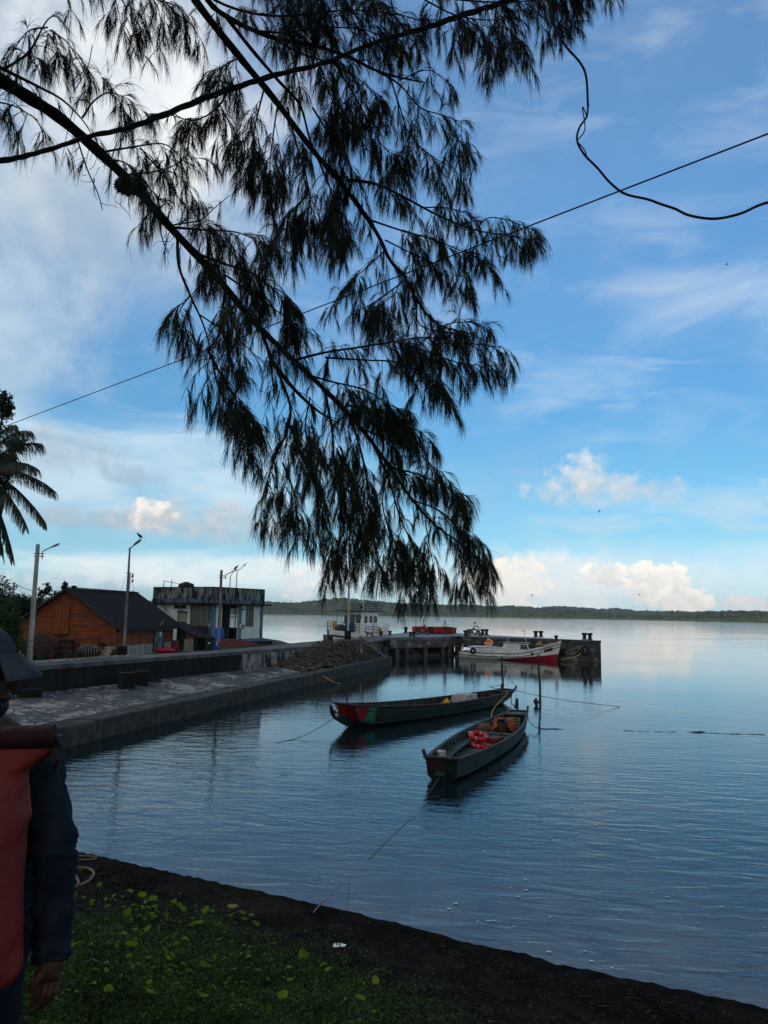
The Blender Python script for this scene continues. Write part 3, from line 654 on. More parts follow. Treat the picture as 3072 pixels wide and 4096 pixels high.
# ================================================================== SHED
ZY = 1.5
m_orange = mat('orange_boards', (0.24, 0.068, 0.025), (0.15, 0.045, 0.018), 1.2, st=(1, 1, 3), rough=.8, bump=.004, bsc=18, c3=(0.13, 0.045, 0.022), sc3=1.3, st3=(.5, .5, 3), lo3=.55, hi3=.75)
m_orange2 = mat('orange_shutter', (0.22, 0.062, 0.02), (0.15, 0.042, 0.015), 2, st=(4, 4, .5), rough=.8)
m_roof = mat('black_roof_sheet', (0.013, 0.013, 0.015), (0.018, 0.018, 0.02), 1, rough=.95, spec=.05)
m_plinth = mat('plinth_panel', (0.36, 0.33, 0.27), (0.22, 0.20, 0.17), 2, st=(1, 1, .4), rough=.9, c3=(0.08, 0.08, 0.07), sc3=2.5, st3=(1, 1, .3), lo3=.55, hi3=.75)
m_gdoor = mat('grey_green_door', (0.13, 0.17, 0.16), (0.08, 0.11, 0.105), 3, st=(1, 1, .4), rough=.8)
sh = thing('wooden_shed', 'orange weatherboard shed with black sheet roof and pale plinth', 'shed', (-17.0, 49.7, ZY))
# local frame: -x along the gable front towards the left, +y along the side wall going back
sh.rotation_euler = (0, 0, math.atan2(-.1, 1))
GW, GL, EH, RH, PL = 6.65, 10.0, 2.07, 4.30, 0.72
def gable_h(x): return EH+(RH-EH)*(1-abs((-x)-GW/2)/(GW/2))
mb = MB(); mb.extr([(-.04, .04, PL), (-.04, .04, EH), (-GW/2, .04, RH-.05), (-GW+.04, .04, EH), (-GW+.04, .04, PL)], (0, GL-.08, 0)); build('shadow_gap_core', mb, m_dark, sh)  # core coloured dark so the board gaps read as shadow lines
mb = MB(); z = PL; bh = .155
while z < RH-.1:
    hw = GW/2 if z < EH else GW/2*(RH-z)/(RH-EH)
    if hw < .08: break
    h2 = min(bh, RH-z)
    hw2 = GW/2 if z+h2 < EH else max(.02, GW/2*(RH-z-h2)/(RH-EH))
    segs = [(-GW/2-hw, -GW/2+hw)]
    cut = random.uniform(-.6, .6)*hw
    for s0, s1 in ((-hw, cut-.004), (cut+.004, hw)):
        j = random.uniform(-.012, .012); y0 = .03
        a, b = -GW/2+s0, -GW/2+s1
        a2 = -GW/2+max(s0, -hw2); b2 = -GW/2+min(s1, hw2)
        mb.add([(a, -.035, z+j), (b, -.035, z+j), (b2, -.012, z+h2-.03), (a2, -.012, z+h2-.03), (a, .04, z+j), (b, .04, z+j)], [(0, 1, 2, 3), (4, 5, 1, 0)])
    z += bh
build('gable_wall', mb, m_orange, sh)
mb = MB(); z = PL
while z < EH-.02:
    for y0, y1 in ((0, 3.2), (3.2, 6.1), (8.0, GL)):
        if 6.1 > y0 >= 0 or y0 >= 8 or z > 1.6:
            j = random.uniform(-.01, .01); mb.add([(.035, y0+.01, z+j), (.035, y1-.01, z+j), (.012, y1-.01, z+bh-.03), (.012, y0+.01, z+bh-.03), (-.04, y0, z+j), (-.04, y1, z+j)], [(0, 1, 2, 3), (4, 5, 1, 0)])
    z += bh
build('side_wall', mb, m_orange, sh)
mb = MB()
for i in range(7): mb.box((-GW*(i+.5)/7, .0, PL/2-.1), (GW/7-.02, .06, PL+.18))
build('plinth', mb, m_plinth, sh)
for ii in (range(5), range(6, 8)):
    mb = MB()
    for i in ii: mb.box((.0, GL*(i+.5)/8, PL/2-.1), (.06, GL/8-.02, PL+.18))
    build('plinth', mb, m_plinth, sh)
mb = MB()
for s in (0, 1):
    x_e = .5 if s == 0 else -GW-.5; ze = EH-.5*(RH-EH)/(GW/2)
    p0, p1 = Vector((-GW/2, -.35, RH+.10)), Vector((x_e, -.35, ze+.10))
    n = 34; vs = []
    for i in range(2*n+1):
        y = -.35+(GL+1.2)*i/(2*n); dz = .03*(i % 2)
        vs += [(p0.x, y, p0.z+dz), (p1.x, y, p1.z+dz-.06*random.random()*0)]
    mb.add(vs, [(2*i, 2*i+1, 2*i+3, 2*i+2) for i in range(2*n)])
    mb.add([Vector(v)-Vector((0, 0, .05)) for v in (vs[0], vs[1], vs[-1], vs[-2])], [(0, 1, 2, 3)])
rf = build('roof', mb, m_roof, sh)
mb = MB(); mb.beam((-GW/2, -.38, RH+.15), (-GW/2, GL+.85, RH+.13), .3, .04); mb.ell((-GW/2-.1, .9, RH+.2), (.18, .25, .1)); build('ridge_cap', mb, m_roof, rf)
mb = MB(); mb.beam((-GW/2, -.37, RH+.04), (.5, -.37, EH-.5*.67+.06), .05, .14); mb.beam((-GW/2, -.37, RH+.04), (-GW-.5, -.37, EH-.5*.67+.06), .05, .14); build('bargeboard', mb, m_wood, rf)
mb = MB(); mb.beam((.46, -.3, EH-.33), (.46, GL+.8, EH-.33), .05, .12)
for i in range(7): mb.beam((-.02, .3+i*1.5, EH-.1), (.46, .3+i*1.5, EH-.33), .05, .07)
build('fascia', mb, m_wood, rf)
# loft hatch in the gable with two leaves and a sill
hx = -(482-258)/412*GW
mb = MB(); mb.box((hx, -.055, 2.42+.0), (.98, .03, 1.95)); ht = build('hatch', mb, m_dark, sh)
for s in (-1, 1):
    mb = MB(); 
    for i in range(3): mb.box((hx+s*.24+(i-1)*.152, -.085, 2.42), (.148, .03, 1.9))
    mb.box((hx+s*.46, -.09, 2.42), (.07, .05, 1.95)); build('leaf', mb, m_orange2, ht)
mb = MB(); mb.box((hx, -.11, 1.42), (1.1, .13, .07)); build('sill', mb, m_wood, ht)
# corner board, side door, small window opening, sagging cable
mb = MB(); mb.box((.02, -.02, EH/2+.35), (.12, .12, EH-.75)); build('corner_board', mb, m_orange2, sh)
mb = MB(); mb.box((.05, 7.05, .95), (.06, 1.75, 1.5)); dr = build('door', mb, m_gdoor, sh)
mb = MB(); mb.beam((.10, 6.25, .25), (.10, 7.8, 1.6), .03, .07, up=(1, 0, 0)); build('brace', mb, m_dark, dr)
mb = MB(); mb.box((.10, 6.15, 1.0), (.05, .09, 1.75)); mb.box((.10, 7.97, 1.0), (.05, .09, 1.75)); mb.box((.10, 7.05, 1.82), (.06, 1.95, .08)); build('door_frame', mb, m_wood, dr)
mb = MB(); mb.box((.095, 7.3, 1.3), (.01, .3, .36)); build('notice', mb, m_white, dr)
mb = MB(); mb.box((.05, 7.05, .1), (.05, 1.8, .22))
for i in range(4): mb.box((.085, 7.05, .02+i*.055), (.02, 1.8, .03))
build('door_sill', mb, m_grey, sh)
mb = MB(); mb.box((.035, 1.6, 1.75), (.02, .3, .28)); build('vent', mb, m_dark, sh)
mb = MB(); mb.box((.06, 4.5, 1.82), (.05, .5, .3)); build('switch_box', mb, m_dark, sh)
mb = MB(); mb.box((.045, .7, 1.6), (.02, .5, .08)); build('name_board', mb, m_grey, sh)
mb = MB(); mb.tube([(.6, 5.9, EH-.05), (.75, 6.1, EH+.3)], .025); build('roof_stay', mb, m_grey, sh)
mb = MB(); mb.tube(spline([(-1.0, -.08, 2.5), (-.5, -.08, 2.25), (.1, -.12, 2.35), (.5, -.2, 2.6)], 5), .012); build('cable', mb, m_dark, sh)
# lean-to behind the side wall
lt = thing('lean_to', 'small open lean-to with black roof on posts beside the orange shed', 'shed', (-15.6, 60.4, ZY), math.atan2(-.1, 1))
mb = MB(); mb.add([(-.6, -1.3, 2.18), (1.9, -1.3, 1.05), (1.9, 2.2, 1.05), (-.6, 2.2, 2.18), (-.6, -1.3, 2.12), (1.9, -1.3, .99), (1.9, 2.2, .99), (-.6, 2.2, 2.12)], [(0, 1, 2, 3), (7, 6, 5, 4), (0, 4, 5, 1), (1, 5, 6, 2), (2, 6, 7, 3), (3, 7, 4, 0)]); build('roof', mb, m_roof, lt)
for x, y, h in ((1.6, -1.1, 1.15), (.5, -1.1, 1.6), (1.6, 2.0, 1.15), (-.3, -1.1, 1.95)):
    mb = MB(); mb.tube([(x, y, -.1), (x+.03, y, h)], .05); build('post', mb, m_wood, lt)
mb = MB(); mb.box((1.05, -1.05, .45), (.75, .05, .9)); build('white_panel', mb, m_plinth, lt)
mb = MB(); mb.box((1.1, -1.02, 1.15), (.7, .05, .5)); build('rusty_panel', mb, mat('rusty_sheet', (.18, .09, .07), (.1, .05, .04), 4, rough=.8), lt)
mb = MB(); mb.box((.2, 2.1, .9), (2.6, .05, 1.9)); build('back_wall', mb, m_dark, lt)
def yard(x, y, z=ZY): return G(x, y, z)

# ================================================================== TEAL BUILDING
m_teal = mat('teal_plaster', (0.56, 0.64, 0.57), (0.45, 0.52, 0.46), 1, rough=.85, c3=(0.16, 0.15, 0.12), sc3=1.6, st3=(1, 1, .35), lo3=.62, hi3=.80)
m_tealb = mat('blue_band_plaster', (0.10, 0.18, 0.27), (0.07, 0.13, 0.2), 2, rough=.85, c3=(0.04, 0.06, 0.07), sc3=1.8, st3=(1, 1, .4), lo3=.52, hi3=.7)
m_par = mat('mildewed_parapet', (0.20, 0.24, 0.21), (0.10, 0.13, 0.11), 2.5, st=(1, 1, .5), rough=.9, bump=.01, c3=(0.012, 0.014, 0.013), sc3=2.0, st3=(1.3, 1.3, .4), lo3=.42, hi3=.57)
m_parb = mat('mildewed_blue_beam', (0.12, 0.15, 0.20), (0.05, 0.07, 0.10), 3, rough=.9, c3=(0.012, 0.014, 0.015), sc3=2.2, st3=(1, 1, .5), lo3=.45, hi3=.6)
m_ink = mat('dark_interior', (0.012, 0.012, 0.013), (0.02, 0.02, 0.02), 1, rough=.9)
m_blind = mat('dusty_pane', (0.085, 0.075, 0.068), (0.05, 0.045, 0.042), 1.5, rough=.35, spec=.4)
m_frame = mat('window_frame_paint', (0.30, 0.31, 0.30), (0.2, 0.2, 0.19), 5, rough=.7)
m_steps = mat('red_oxide_steps', (0.20, 0.055, 0.045), (0.12, 0.035, 0.03), 3, rough=.8, c3=(.05, .03, .025), sc3=2.5, lo3=.55, hi3=.7)
TO = Vector((-14.8, 68, 0)); ld = Vector((-.87, .493, 0)).normalized(); rdv = Vector((.493, .87, 0)).normalized()
tb = thing('teal_building', 'flat roofed teal and blue harbour office with mildewed parapet', 'building', (TO.x, TO.y, ZY))
def fs(d, x, y):
    """face parameter and height for pixel (x,y) on the vertical face through TO along d"""
    r = ray(x, y); n = Vector((-d.y, d.x, 0)); t = (TO-CAM).dot(n)/r.dot(n); p = CAM+r*t
    return (p-TO).dot(d), p.z
LL, LR = fs(ld, 618, 2500)[0], fs(rdv, 1043, 2500)[0]
def fbox(mb, d, s0, s1, z0, z1, o0, o1):
    """box on face d between s0..s1, z0..z1, from o0 (inside) to o1 (outside)"""
    out = Vector((d.y, -d.x, 0)); out = out if out.dot(CAM-TO) > 0 else -out
    a = TO+d*s0; b = TO+d*s1
    mb.prism([((a+out*o0).x, (a+out*o0).y), ((b+out*o0).x, (b+out*o0).y), ((b+out*o1).x, (b+out*o1).y), ((a+out*o1).x, (a+out*o1).y)], z0, z1)
ZS = fs(ld, 868, 2419)[1]; ZT = fs(ld, 866, 2349)[1]; ZB = ZY
def bd(name, m_, *bx, parent=tb):
    mb = MB()
    for b in bx: fbox(mb, *b)
    return build(name, mb, m_, parent, world=True)
def r_(d, x0, x1, y0, y1):
    s0, za = fs(d, x0, y1); s1, _ = fs(d, x1, y1); _, zb = fs(d, (x0+x1)/2, y0); _, zc = fs(d, (x0+x1)/2, y1)
    return min(s0, s1), max(s0, s1), zc, zb
# shapes of the openings
Lw = r_(ld, 757, 851, 2418, 2511); Ld = r_(ld, 708, 741, 2450, 2560); Lv = r_(ld, 696, 744, 2421, 2435)
Re = r_(rdv, 884, 952, 2420, 2556); Rw_ = r_(rdv, 981, 1014, 2424, 2508)
def wall_with(d, L, holes, name):
    """wall built of pieces butted round its openings"""
    hs = sorted(holes); mb = MB(); s = 0.36
    for (a, b, z0, z1) in hs:
        fbox(mb, d, s, a, ZB, ZS, -.2, 0)
        if z0 > ZB+.05: fbox(mb, d, a, b, ZB, z0, -.2, 0)
        if z1 < ZS-.02: fbox(mb, d, a, b, z1, ZS, -.2, 0)
        s = b
    fbox(mb, d, s, L, ZB, ZS, -.2, 0)
    return build(name, mb, m_teal, tb, world=True)
Lw = (Lw[0], Lw[1], Lw[2], ZS-.02); 
lh = [(Lw[0], Lw[1], Lw[2], ZS-.01), (Ld[0], Ld[1], ZB+.3, Ld[3]), ]
wall_with(ld, LL, lh, 'wall'); wall_with(rdv, LR, [(Re[0], Re[1], ZB+.55, ZS-.01), Rw_], 'wall')
# back walls with a sea-facing opening that lets the view through the entrance
bk = TO+ld*LL+rdv*LR
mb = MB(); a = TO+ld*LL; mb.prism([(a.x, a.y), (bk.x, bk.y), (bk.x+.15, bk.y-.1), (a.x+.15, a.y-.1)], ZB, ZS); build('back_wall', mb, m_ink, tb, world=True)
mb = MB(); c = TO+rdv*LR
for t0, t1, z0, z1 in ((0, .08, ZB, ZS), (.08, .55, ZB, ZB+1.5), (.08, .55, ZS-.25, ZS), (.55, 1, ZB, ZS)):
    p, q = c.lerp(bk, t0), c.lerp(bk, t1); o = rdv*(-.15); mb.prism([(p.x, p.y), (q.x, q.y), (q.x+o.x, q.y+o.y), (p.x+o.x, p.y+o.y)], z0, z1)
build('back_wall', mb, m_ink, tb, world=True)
mb = MB(); mb.prism([(p.x, p.y) for p in (TO+ld*.2+rdv*.2, TO+ld*(LL-.2)+rdv*.2, bk-ld*.2-rdv*.2, TO+rdv*(LR-.2)+ld*.2)], ZB, ZB+.5); build('floor', mb, m_conc, tb, world=True)
# pillars
bd('pillar', m_tealb, (ld, 0, .36, ZB, ZS, -.36, .06)); 
bd('pillar', m_tealb, (rdv, Re[1]+.02, Re[1]+.36, ZB+.3, ZS-.003, -.2, .05))
bd('pillar', m_tealb, (rdv, LR-.02, LR+.25, ZB, ZS-.003, -.3, .05))
bd('pillar', m_tealb, (ld, LL-.02, LL+.25, ZB, ZS-.003, -.3, .05))
# slab, beam and parapet
def ring(z0, z1, out, m_, name, parent=tb):
    q = [TO-ld*out-rdv*out, TO+ld*(LL+.25+out)-rdv*out, TO+ld*(LL+.25+out)+rdv*(LR+.25+out), TO-ld*out+rdv*(LR+.25+out)]
    mb = MB(); mb.prism([(p.x, p.y) for p in q], z0, z1); return build(name, mb, m_, parent, world=True)
ring(ZS+.001, ZS+.14, .62, m_black, 'roof_slab')
zb2 = ZS+.14+.36
def wring(z0, z1, out, th, m_, name):
    mb = MB(); a, b = -out, LL+.25+out; c, d = -out, LR+.25+out
    def pt(s, t): return TO+ld*s+rdv*t
    for quad in ((pt(a, c), pt(b, c), pt(b, c+th), pt(a, c+th)), (pt(a, d-th), pt(b, d-th), pt(b, d), pt(a, d)),
                 (pt(a, c+th), pt(a+th, c+th), pt(a+th, d-th), pt(a, d-th)), (pt(b-th, c+th), pt(b, c+th), pt(b, d-th), pt(b-th, d-th))):
        mb.prism([(p.x, p.y) for p in quad], z0, z1)
    return build(name, mb, m_, tb, world=True)
wring(ZS+.141, zb2, .10, .3, m_parb, 'roof_beam'); wring(zb2, ZT, .06, .2, m_par, 'parapet')
par = wring(ZT, ZT+.05, .09, .26, m_black, 'coping')
for d, s in ((ld, -.06), (ld, LL+.0), (rdv, -.04), (rdv, fs(rdv, 968, 2400)[0]), (rdv, LR+.05), (ld, .55)):
    bd('parapet_pier', m_parb, (d, s, s+.27, zb2+.002, ZT-.003, -.1, .115))
# windows with grilles
def window(d, h, nx, nz, paneM, bars=True):
    a, b, z0, z1 = h
    w_ = bd('window', paneM, (d, a, b, z0, z1, -.14, -.12))
    mb = MB()
    for i in range(nx+1):
        s = lerp(a+.03, b-.03, i/nx); fbox(mb, d, s-.025, s+.025, z0, z1, -.10, -.05)
    for z in [z0+.03, z1-.03]+[lerp(z0, z1, .66)]*(nz > 1): fbox(mb, d, a, b, z-.03, z+.03, -.11, -.045)
    build('frame', mb, m_frame, w_, world=True)
    mb = MB(); n = int((b-a)/.13)
    for i in range(n):
        s = lerp(a, b, (i+.5)/n); fbox(mb, d, s-.008, s+.008, z0, z1, -.03, -.015)
    n = int((z1-z0)/.45)
    for i in range(1, n): z = lerp(z0, z1, i/n); fbox(mb, d, a, b, z-.01, z+.01, -.032, -.013)
    build('grille', mb, m_frame, w_, world=True)
    return w_

window(ld, Lw, 4, 2, m_blind); window(rdv, Rw_, 3, 2, m_blind)
bd('door', mat('beige_door', (.34, .29, .22), (.26, .22, .17), 2, rough=.8), (ld, Ld[0]+.06, Ld[1], ZB+.3, Ld[3]-.05, -.16, -.12))
bd('door_frame', m_dark, (ld, Ld[0]-.06, Ld[0], ZB+.3, Ld[3]+.06, -.05, .02), (ld, Ld[1], Ld[1]+.06, ZB+.3, Ld[3]+.06, -.05, .02), (ld, Ld[0]-.12, Ld[1]+.12, Ld[3]+.06, Ld[3]+.12, -.05, .12))
bd('ventilator', m_ink, (ld, Lv[0], (Lv[0]+Lv[1])/2-.03, Lv[2], Lv[3], .004, .012)); bd('ventilator', m_ink, (ld, (Lv[0]+Lv[1])/2+.03, Lv[1], Lv[2], Lv[3], .004, .012))
sg_ = r_(ld, 713, 731, 2437, 2445)
bd('sign', mat('sign_blue', (.03, .11, .25), (.03, .10, .2), 3, rough=.6), (ld, sg_[0], sg_[1], sg_[2], sg_[3], .02, .05))
sg2 = bd('sign_lettering', m_white, (ld, sg_[0]+.1, sg_[1]-.28, (sg_[2]+sg_[3])/2-.02, (sg_[2]+sg_[3])/2+.02, .05, .055), (ld, sg_[1]-.2, sg_[1]-.1, (sg_[2]+sg_[3])/2-.04, (sg_[2]+sg_[3])/2+.04, .05, .055))
# entrance: folded lattice gate at left, open bay at right
a, b, z0, z1 = Re; mid = lerp(a, b, .42)
mb = MB()
for i in range(11):
    s = lerp(a+.05, mid, i/10); fbox(mb, rdv, s-.012, s+.012, ZB+.55, z1, -.12, -.10)
for i in range(12):
    z = lerp(ZB+1.5, z1-.1, i/11)
    for j in range(5):
        s0 = lerp(a+.05, mid, j/5); s1 = lerp(a+.05, mid, (j+1)/5)
        p = TO+rdv*s0; q = TO+rdv*s1; o = Vector((rdv.y, -rdv.x, 0))*.1*-1
        mb.beam((p.x+.1, p.y-.1, z), (q.x+.1, q.y-.1, z+.14*(1 if (i+j) % 2 else -1)), .015, .02)
build('lattice_gate', mb, m_dark, tb, world=True)
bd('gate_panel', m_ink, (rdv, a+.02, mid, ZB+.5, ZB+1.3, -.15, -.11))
# far window lattice (white diamonds against the water)
mb = MB(); p0, p1 = c.lerp(bk, .08), c.lerp(bk, .55); n = 14
for i in range(-8, n+1):
    for sg in (1, -1):
        u0, u1 = (i/n, i/n+8/n); 
        for kk in range(8):
            ua = i/n+kk/n; ub_ = ua+1/n
            if ua < -.001 or ub_ > 1.001: continue
            za, zc = (kk/8, (kk+1)/8) if sg > 0 else (1-kk/8, 1-(kk+1)/8)
            mb.beam(p0.lerp(p1, ua)+Vector((0, 0, lerp(ZB+1.5, ZS-.25, za))), p0.lerp(p1, ub_)+Vector((0, 0, lerp(ZB+1.5, ZS-.25, zc))), .02, .025)
build('sea_lattice', mb, m_frame, tb, world=True)
mb = MB()
for t in (.08, .3, .55):
    q = c.lerp(bk, t); mb.box((q.x, q.y, (ZB+1.5+ZS)/2), (.08, .08, ZS-ZB-1.6))
mb.beam(p0+Vector((0, 0, ZS-1.1)), p1+Vector((0, 0, ZS-1.1)), .06, .08); build('mullion', mb, m_dark, tb, world=True)
# plinth band, steps, meter box, pipes, notices
bd('plinth', m_tealb, (ld, -.1, LL+.1, ZB-.1, ZB+.42, .0, .10)); bd('plinth', m_tealb, (rdv, Re[1]+.1, LR+.5, ZB+.3, ZB+.58, .0, .14)); bd('plinth_footing', m_black, (rdv, Re[1]-.2, LR+1.2, ZB-.4, ZB+.3, .0, .5))
for i in range(5):
    bd('step', m_steps, (rdv, .15-.12*i, Re[1]+.15+i*.35, ZB-.1, ZB+.55-.11*i, .07+.32*i, .07+.32*(i+1)))
bd('side_wall_of_steps', m_steps, (rdv, -.35, .1, ZB-.1, ZB+.62, .08, .6))
bd('meter_box', m_frame, (ld, .1, .42, ZB+1.55, ZB+1.95, .065, .16))
mb = MB(); p = TO+ld*.42; mb.tube([(p.x, p.y-.12, ZB), (p.x, p.y-.12, ZB+1.7)], .025); mb.tube([(p.x+.1, p.y-.12, ZB+1.9), (p.x+.1, p.y-.12, ZS)], .02); build('conduit', mb, m_dark, tb, world=True)
for s, z, w_, h_ in ((.12, 1.55, .18, .42), (.42, 1.75, .35, .08), (.42, 1.62, .35, .07), (.42, 1.5, .35, .07)):
    bd('notice', m_white if s < .2 else m_dark, (rdv, Re[1]+s, Re[1]+s+w_, ZB+z, ZB+z+h_, .052, .06))
bd('wall_lamp', m_dark, (rdv, Re[1]+.42, Re[1]+.6, ZS-.42, ZS-.3, .0, .15))
mb = MB(); q = TO+ld*5.6; mb.tube([(q.x, q.y-.15, ZB+1.2), (q.x-.2, q.y-.15, ZS)], .03); q = TO+ld*6.3; mb.beam((q.x, q.y-.15, ZS), (q.x+1.6, q.y-.9, ZS-1.4), .05, .05); build('pipe', mb, m_grey, tb, world=True)
# roof tank, rail and roof lamps
q = TO+ld*4.3+rdv*1.0
mb = MB(); mb.lathe((q.x, q.y, ZT-.1), [(.62, 0), (.7, .1), (.7, .22), (.74, .26), (.7, .3), (.68, .45), (.4, .56), (.25, .58), (.25, .64), (.02, .65)], 20)
o = build('water_tank', mb, m_rubber, smooth=True); tag(o, 'low black plastic water tank on the teal building roof', 'tank')
mb = MB()
q0, q1, q2 = TO+ld*6.3, TO+ld*5.3, TO+ld*4.6
mb.tube([(q0.x, q0.y+.3, ZT), (q0.x, q0.y+.3, ZT+.62), (q2.x, q2.y+.5, ZT+.38)], .03); mb.tube([(q1.x, q1.y+.4, ZT), (q1.x, q1.y+.4, ZT+.75)], .03); mb.tube([(q0.x+.08, q0.y+.3, ZT), (q0.x+.08, q0.y+.3, ZT+.45)], .02)
o = build('roof_pipe', mb, m_dark); tag(o, 'bent pipe railing standing on the roof left of tank', 'pipe')

# ================================================================== STREET LAMPS
m_galv = mat('galvanised_pole', (0.42, 0.42, 0.40), (0.26, 0.26, 0.25), 3, st=(1, 1, .3), rough=.6, metal=.3, c3=(.2, .13, .09), sc3=2, st3=(1, 1, .4), lo3=.6, hi3=.75)
m_rustp = mat('rust_streaked_pole', (0.24, 0.21, 0.18), (0.12, 0.085, 0.07), 4, st=(1, 1, .3), rough=.7, metal=.2)
m_lit = mat('lamp_glow', (1.0, 0.95, 0.85), (1.0, 0.95, 0.85), 1, emit=1.5)
def lamp(label, base, topz, armpts, head, pr=(.09, .07), pm=m_galv, brackets=None, lit=False, lens_w=.09):
    t = thing('street_lamp', label, 'street lamp', base)
    b = Vector(base); mb = MB(); mb.tube([b, b+Vector((0, 0, (topz-b.z)*.5)), Vector((b.x, b.y, topz))], [pr[0], (pr[0]+pr[1])/2, pr[1]], 12); build('pole', mb, pm, t, smooth=True, world=True)
    if armpts: mb = MB(); mb.tube(armpts, .03, 8); build('arm', mb, pm, t, smooth=True, world=True)
    if brackets:
        mb = MB()
        for z in brackets[1]: mb.beam((b.x-.16, b.y, z), (brackets[0]+.04, b.y, z), .07, .035)
        build('bracket', mb, m_dark, t, world=True)
    p, q = Vector(head[0]), Vector(head[1]); d = (q-p).normalized(); X = d.cross(Vector((0, 0, 1))).normalized(); M = Matrix((d, X, X.cross(d))).transposed()
    mb = MB(); L = (q-p).length; mb.ell((p+q)/2, (L/2, lens_w, lens_w*.55), 12, 8, M=M); h = build('lamp_head', mb, pm if not lit else m_grey, t, smooth=True, world=True)
    mb = MB(); mb.ell((p+q)/2+d*L*.12+M@Vector((0, 0, -.2*lens_w)), (L*.33, lens_w*.8, lens_w*.45), 10, 6, M=M); build('lens', mb, m_lit if lit else m_frame, h, smooth=True, world=True)
    return t
b1 = P(120, 2640, 36); x = b1.x; b1 = (x+.0, 36, 2.1); pw = lambda px, py, d=36: P(px, py, d)
tz = P(152, 2177, 36).z
# the pole is upright in the world; the wide lens makes it lean
bx = P(152, 2177, 36).x; b1 = (bx, 36, 2.1)
lamp('tall pale concrete street lamp left of the orange shed gable', b1, tz, [pw(168, 2236), pw(170, 2206), pw(205, 2188)], (pw(203, 2190), pw(240, 2173)), (.12, .09), brackets=(pw(172, 2220).x, [pw(160, 2215).z, pw(160, 2225).z]))
d2 = 41; bx = P(515, 2270, d2).x
lamp('slim rusty street lamp in front of the shed with bird on top', (bx, d2, 2.1), P(515, 2190, d2).z, [P(516, 2200, d2), P(518, 2196, d2), P(538, 2180, d2)], (P(532, 2183, d2), P(567, 2155, d2)), (.085, .05), pm=m_rustp, lens_w=.12)
d3 = 54; bx = P(886, 2282, d3).x
lamp('rusty street lamp post standing before the teal building corner', (bx, d3, 2.1), P(888, 2280, d3).z, [P(901, 2317, d3), P(902, 2300, d3), P(930, 2286, d3)], (P(926, 2288, d3), P(953, 2276, d3)), (.11, .09), pm=m_rustp, brackets=(P(903, 2310, d3).x, [P(890, 2303, d3).z, P(890, 2310, d3).z]), lens_w=.08)
d4 = 74
lamp('thin bent lamp post rising behind the roof, nearer the pole', (P(920, 2340, d4).x, d4, 1.5), P(922, 2306, d4).z, [P(922, 2306, d4), P(936, 2283, d4)], (P(934, 2286, d4), P(946, 2270, d4)), (.06, .045), lens_w=.07)
lamp('thin lit lamp post rising behind the roof, the taller right one', (P(946, 2340, d4+1).x, d4+1, 1.5), P(949, 2287, d4+1).z, [P(949, 2287, d4+1), P(975, 2263, d4+1)], (P(973, 2265, d4+1), P(992, 2251, d4+1)), (.06, .045), lit=True, lens_w=.12)
d6 = 67; bx = P(1396, 2340, d6).x
lamp('pale lamp post at the start of the jetty before blue vessel', (bx, d6, 2.1), P(1398, 2326, d6).z, [P(1394, 2345, d6), P(1380, 2328, d6)], (P(1388, 2336, d6), P(1378, 2328, d6)), (.10, .08), brackets=(bx+.12, [P(1396, 2348, d6).z, P(1396, 2352, d6).z]), lens_w=.07)
mb = MB(); mb.box((bx-.02, d6-.02, 2.14+.45), (.55, .5, .9)); o = build('pole_base', mb, m_black); tag(o, 'dark concrete footing block round the jetty lamp post', 'block')
mb = MB(); mb.box((P(490, 2600, 40.8).x, 40.8, 2.14+.28), (.42, .4, .56)); o = build('pole_base', mb, m_black); tag(o, 'small dark concrete block at foot of rusty shed lamp', 'block')
o.modifiers.new('b', 'BEVEL').width = .05
def bird(p, label, s=1., rz=0., fly=False):
    p = Vector(p); mb = MB(); mb.ell((0, 0, .09), (.13, .055, .06), 10, 7, M=Matrix.Rotation(R(-35), 3, 'Y')); mb.ell((.10, 0, .19), (.045, .035, .04), 8, 6)
    mb.tube([(.13, 0, .19), (.19, 0, .185)], [.014, .003], 5); mb.beam((-.10, 0, .04), (-.24, 0, -.03), .05, .012)
    for sy in (-.02, .02): mb.tube([(0, sy, .05), (0.01, sy, -.02)], .006, 4)
    if fly:
        for sg in (-1, 1): mb.add([(.08, 0, .12), (-.08, 0, .12), (-.06, sg*.25, .22), (.03, sg*.25, .22), (-.08, sg*.5, .13)], [(0, 1, 2, 3), (3, 2, 4)])
    o = build('bird', mb, m_hair, smooth=True); o.location = p; o.scale = (s, s, s); o.rotation_euler = (0, 0, rz); return tag(o, label, 'bird')
bird(P(562, 2155, d2), 'small dark bird perched on the rusty shed lamp head', 1.2, PI)
bird(P(941, 2279, d3), 'small dark bird perched on the lamp arm before teal building', 1.2, 0)
for i, (x, y, lb) in enumerate(((2907, 1062, 'tiny bird flying high at the right of the sky'), (1810, 2488, 'bird flying low over water right of red drums'), (2352, 2518, 'left of two birds skimming the water beyond jetty'), (2367, 2518, 'right of two birds skimming the water beyond jetty'), (2558, 2383, 'bird flying before the right cumulus cloud'), (2128, 2386, 'bird flying before the cloud above the forest'), (2396, 2050, 'bird flying below the middle right cloud'))):
    d = 115 if y > 2400 else 80; bird(P(x, y, d), lb, .8, i, True)
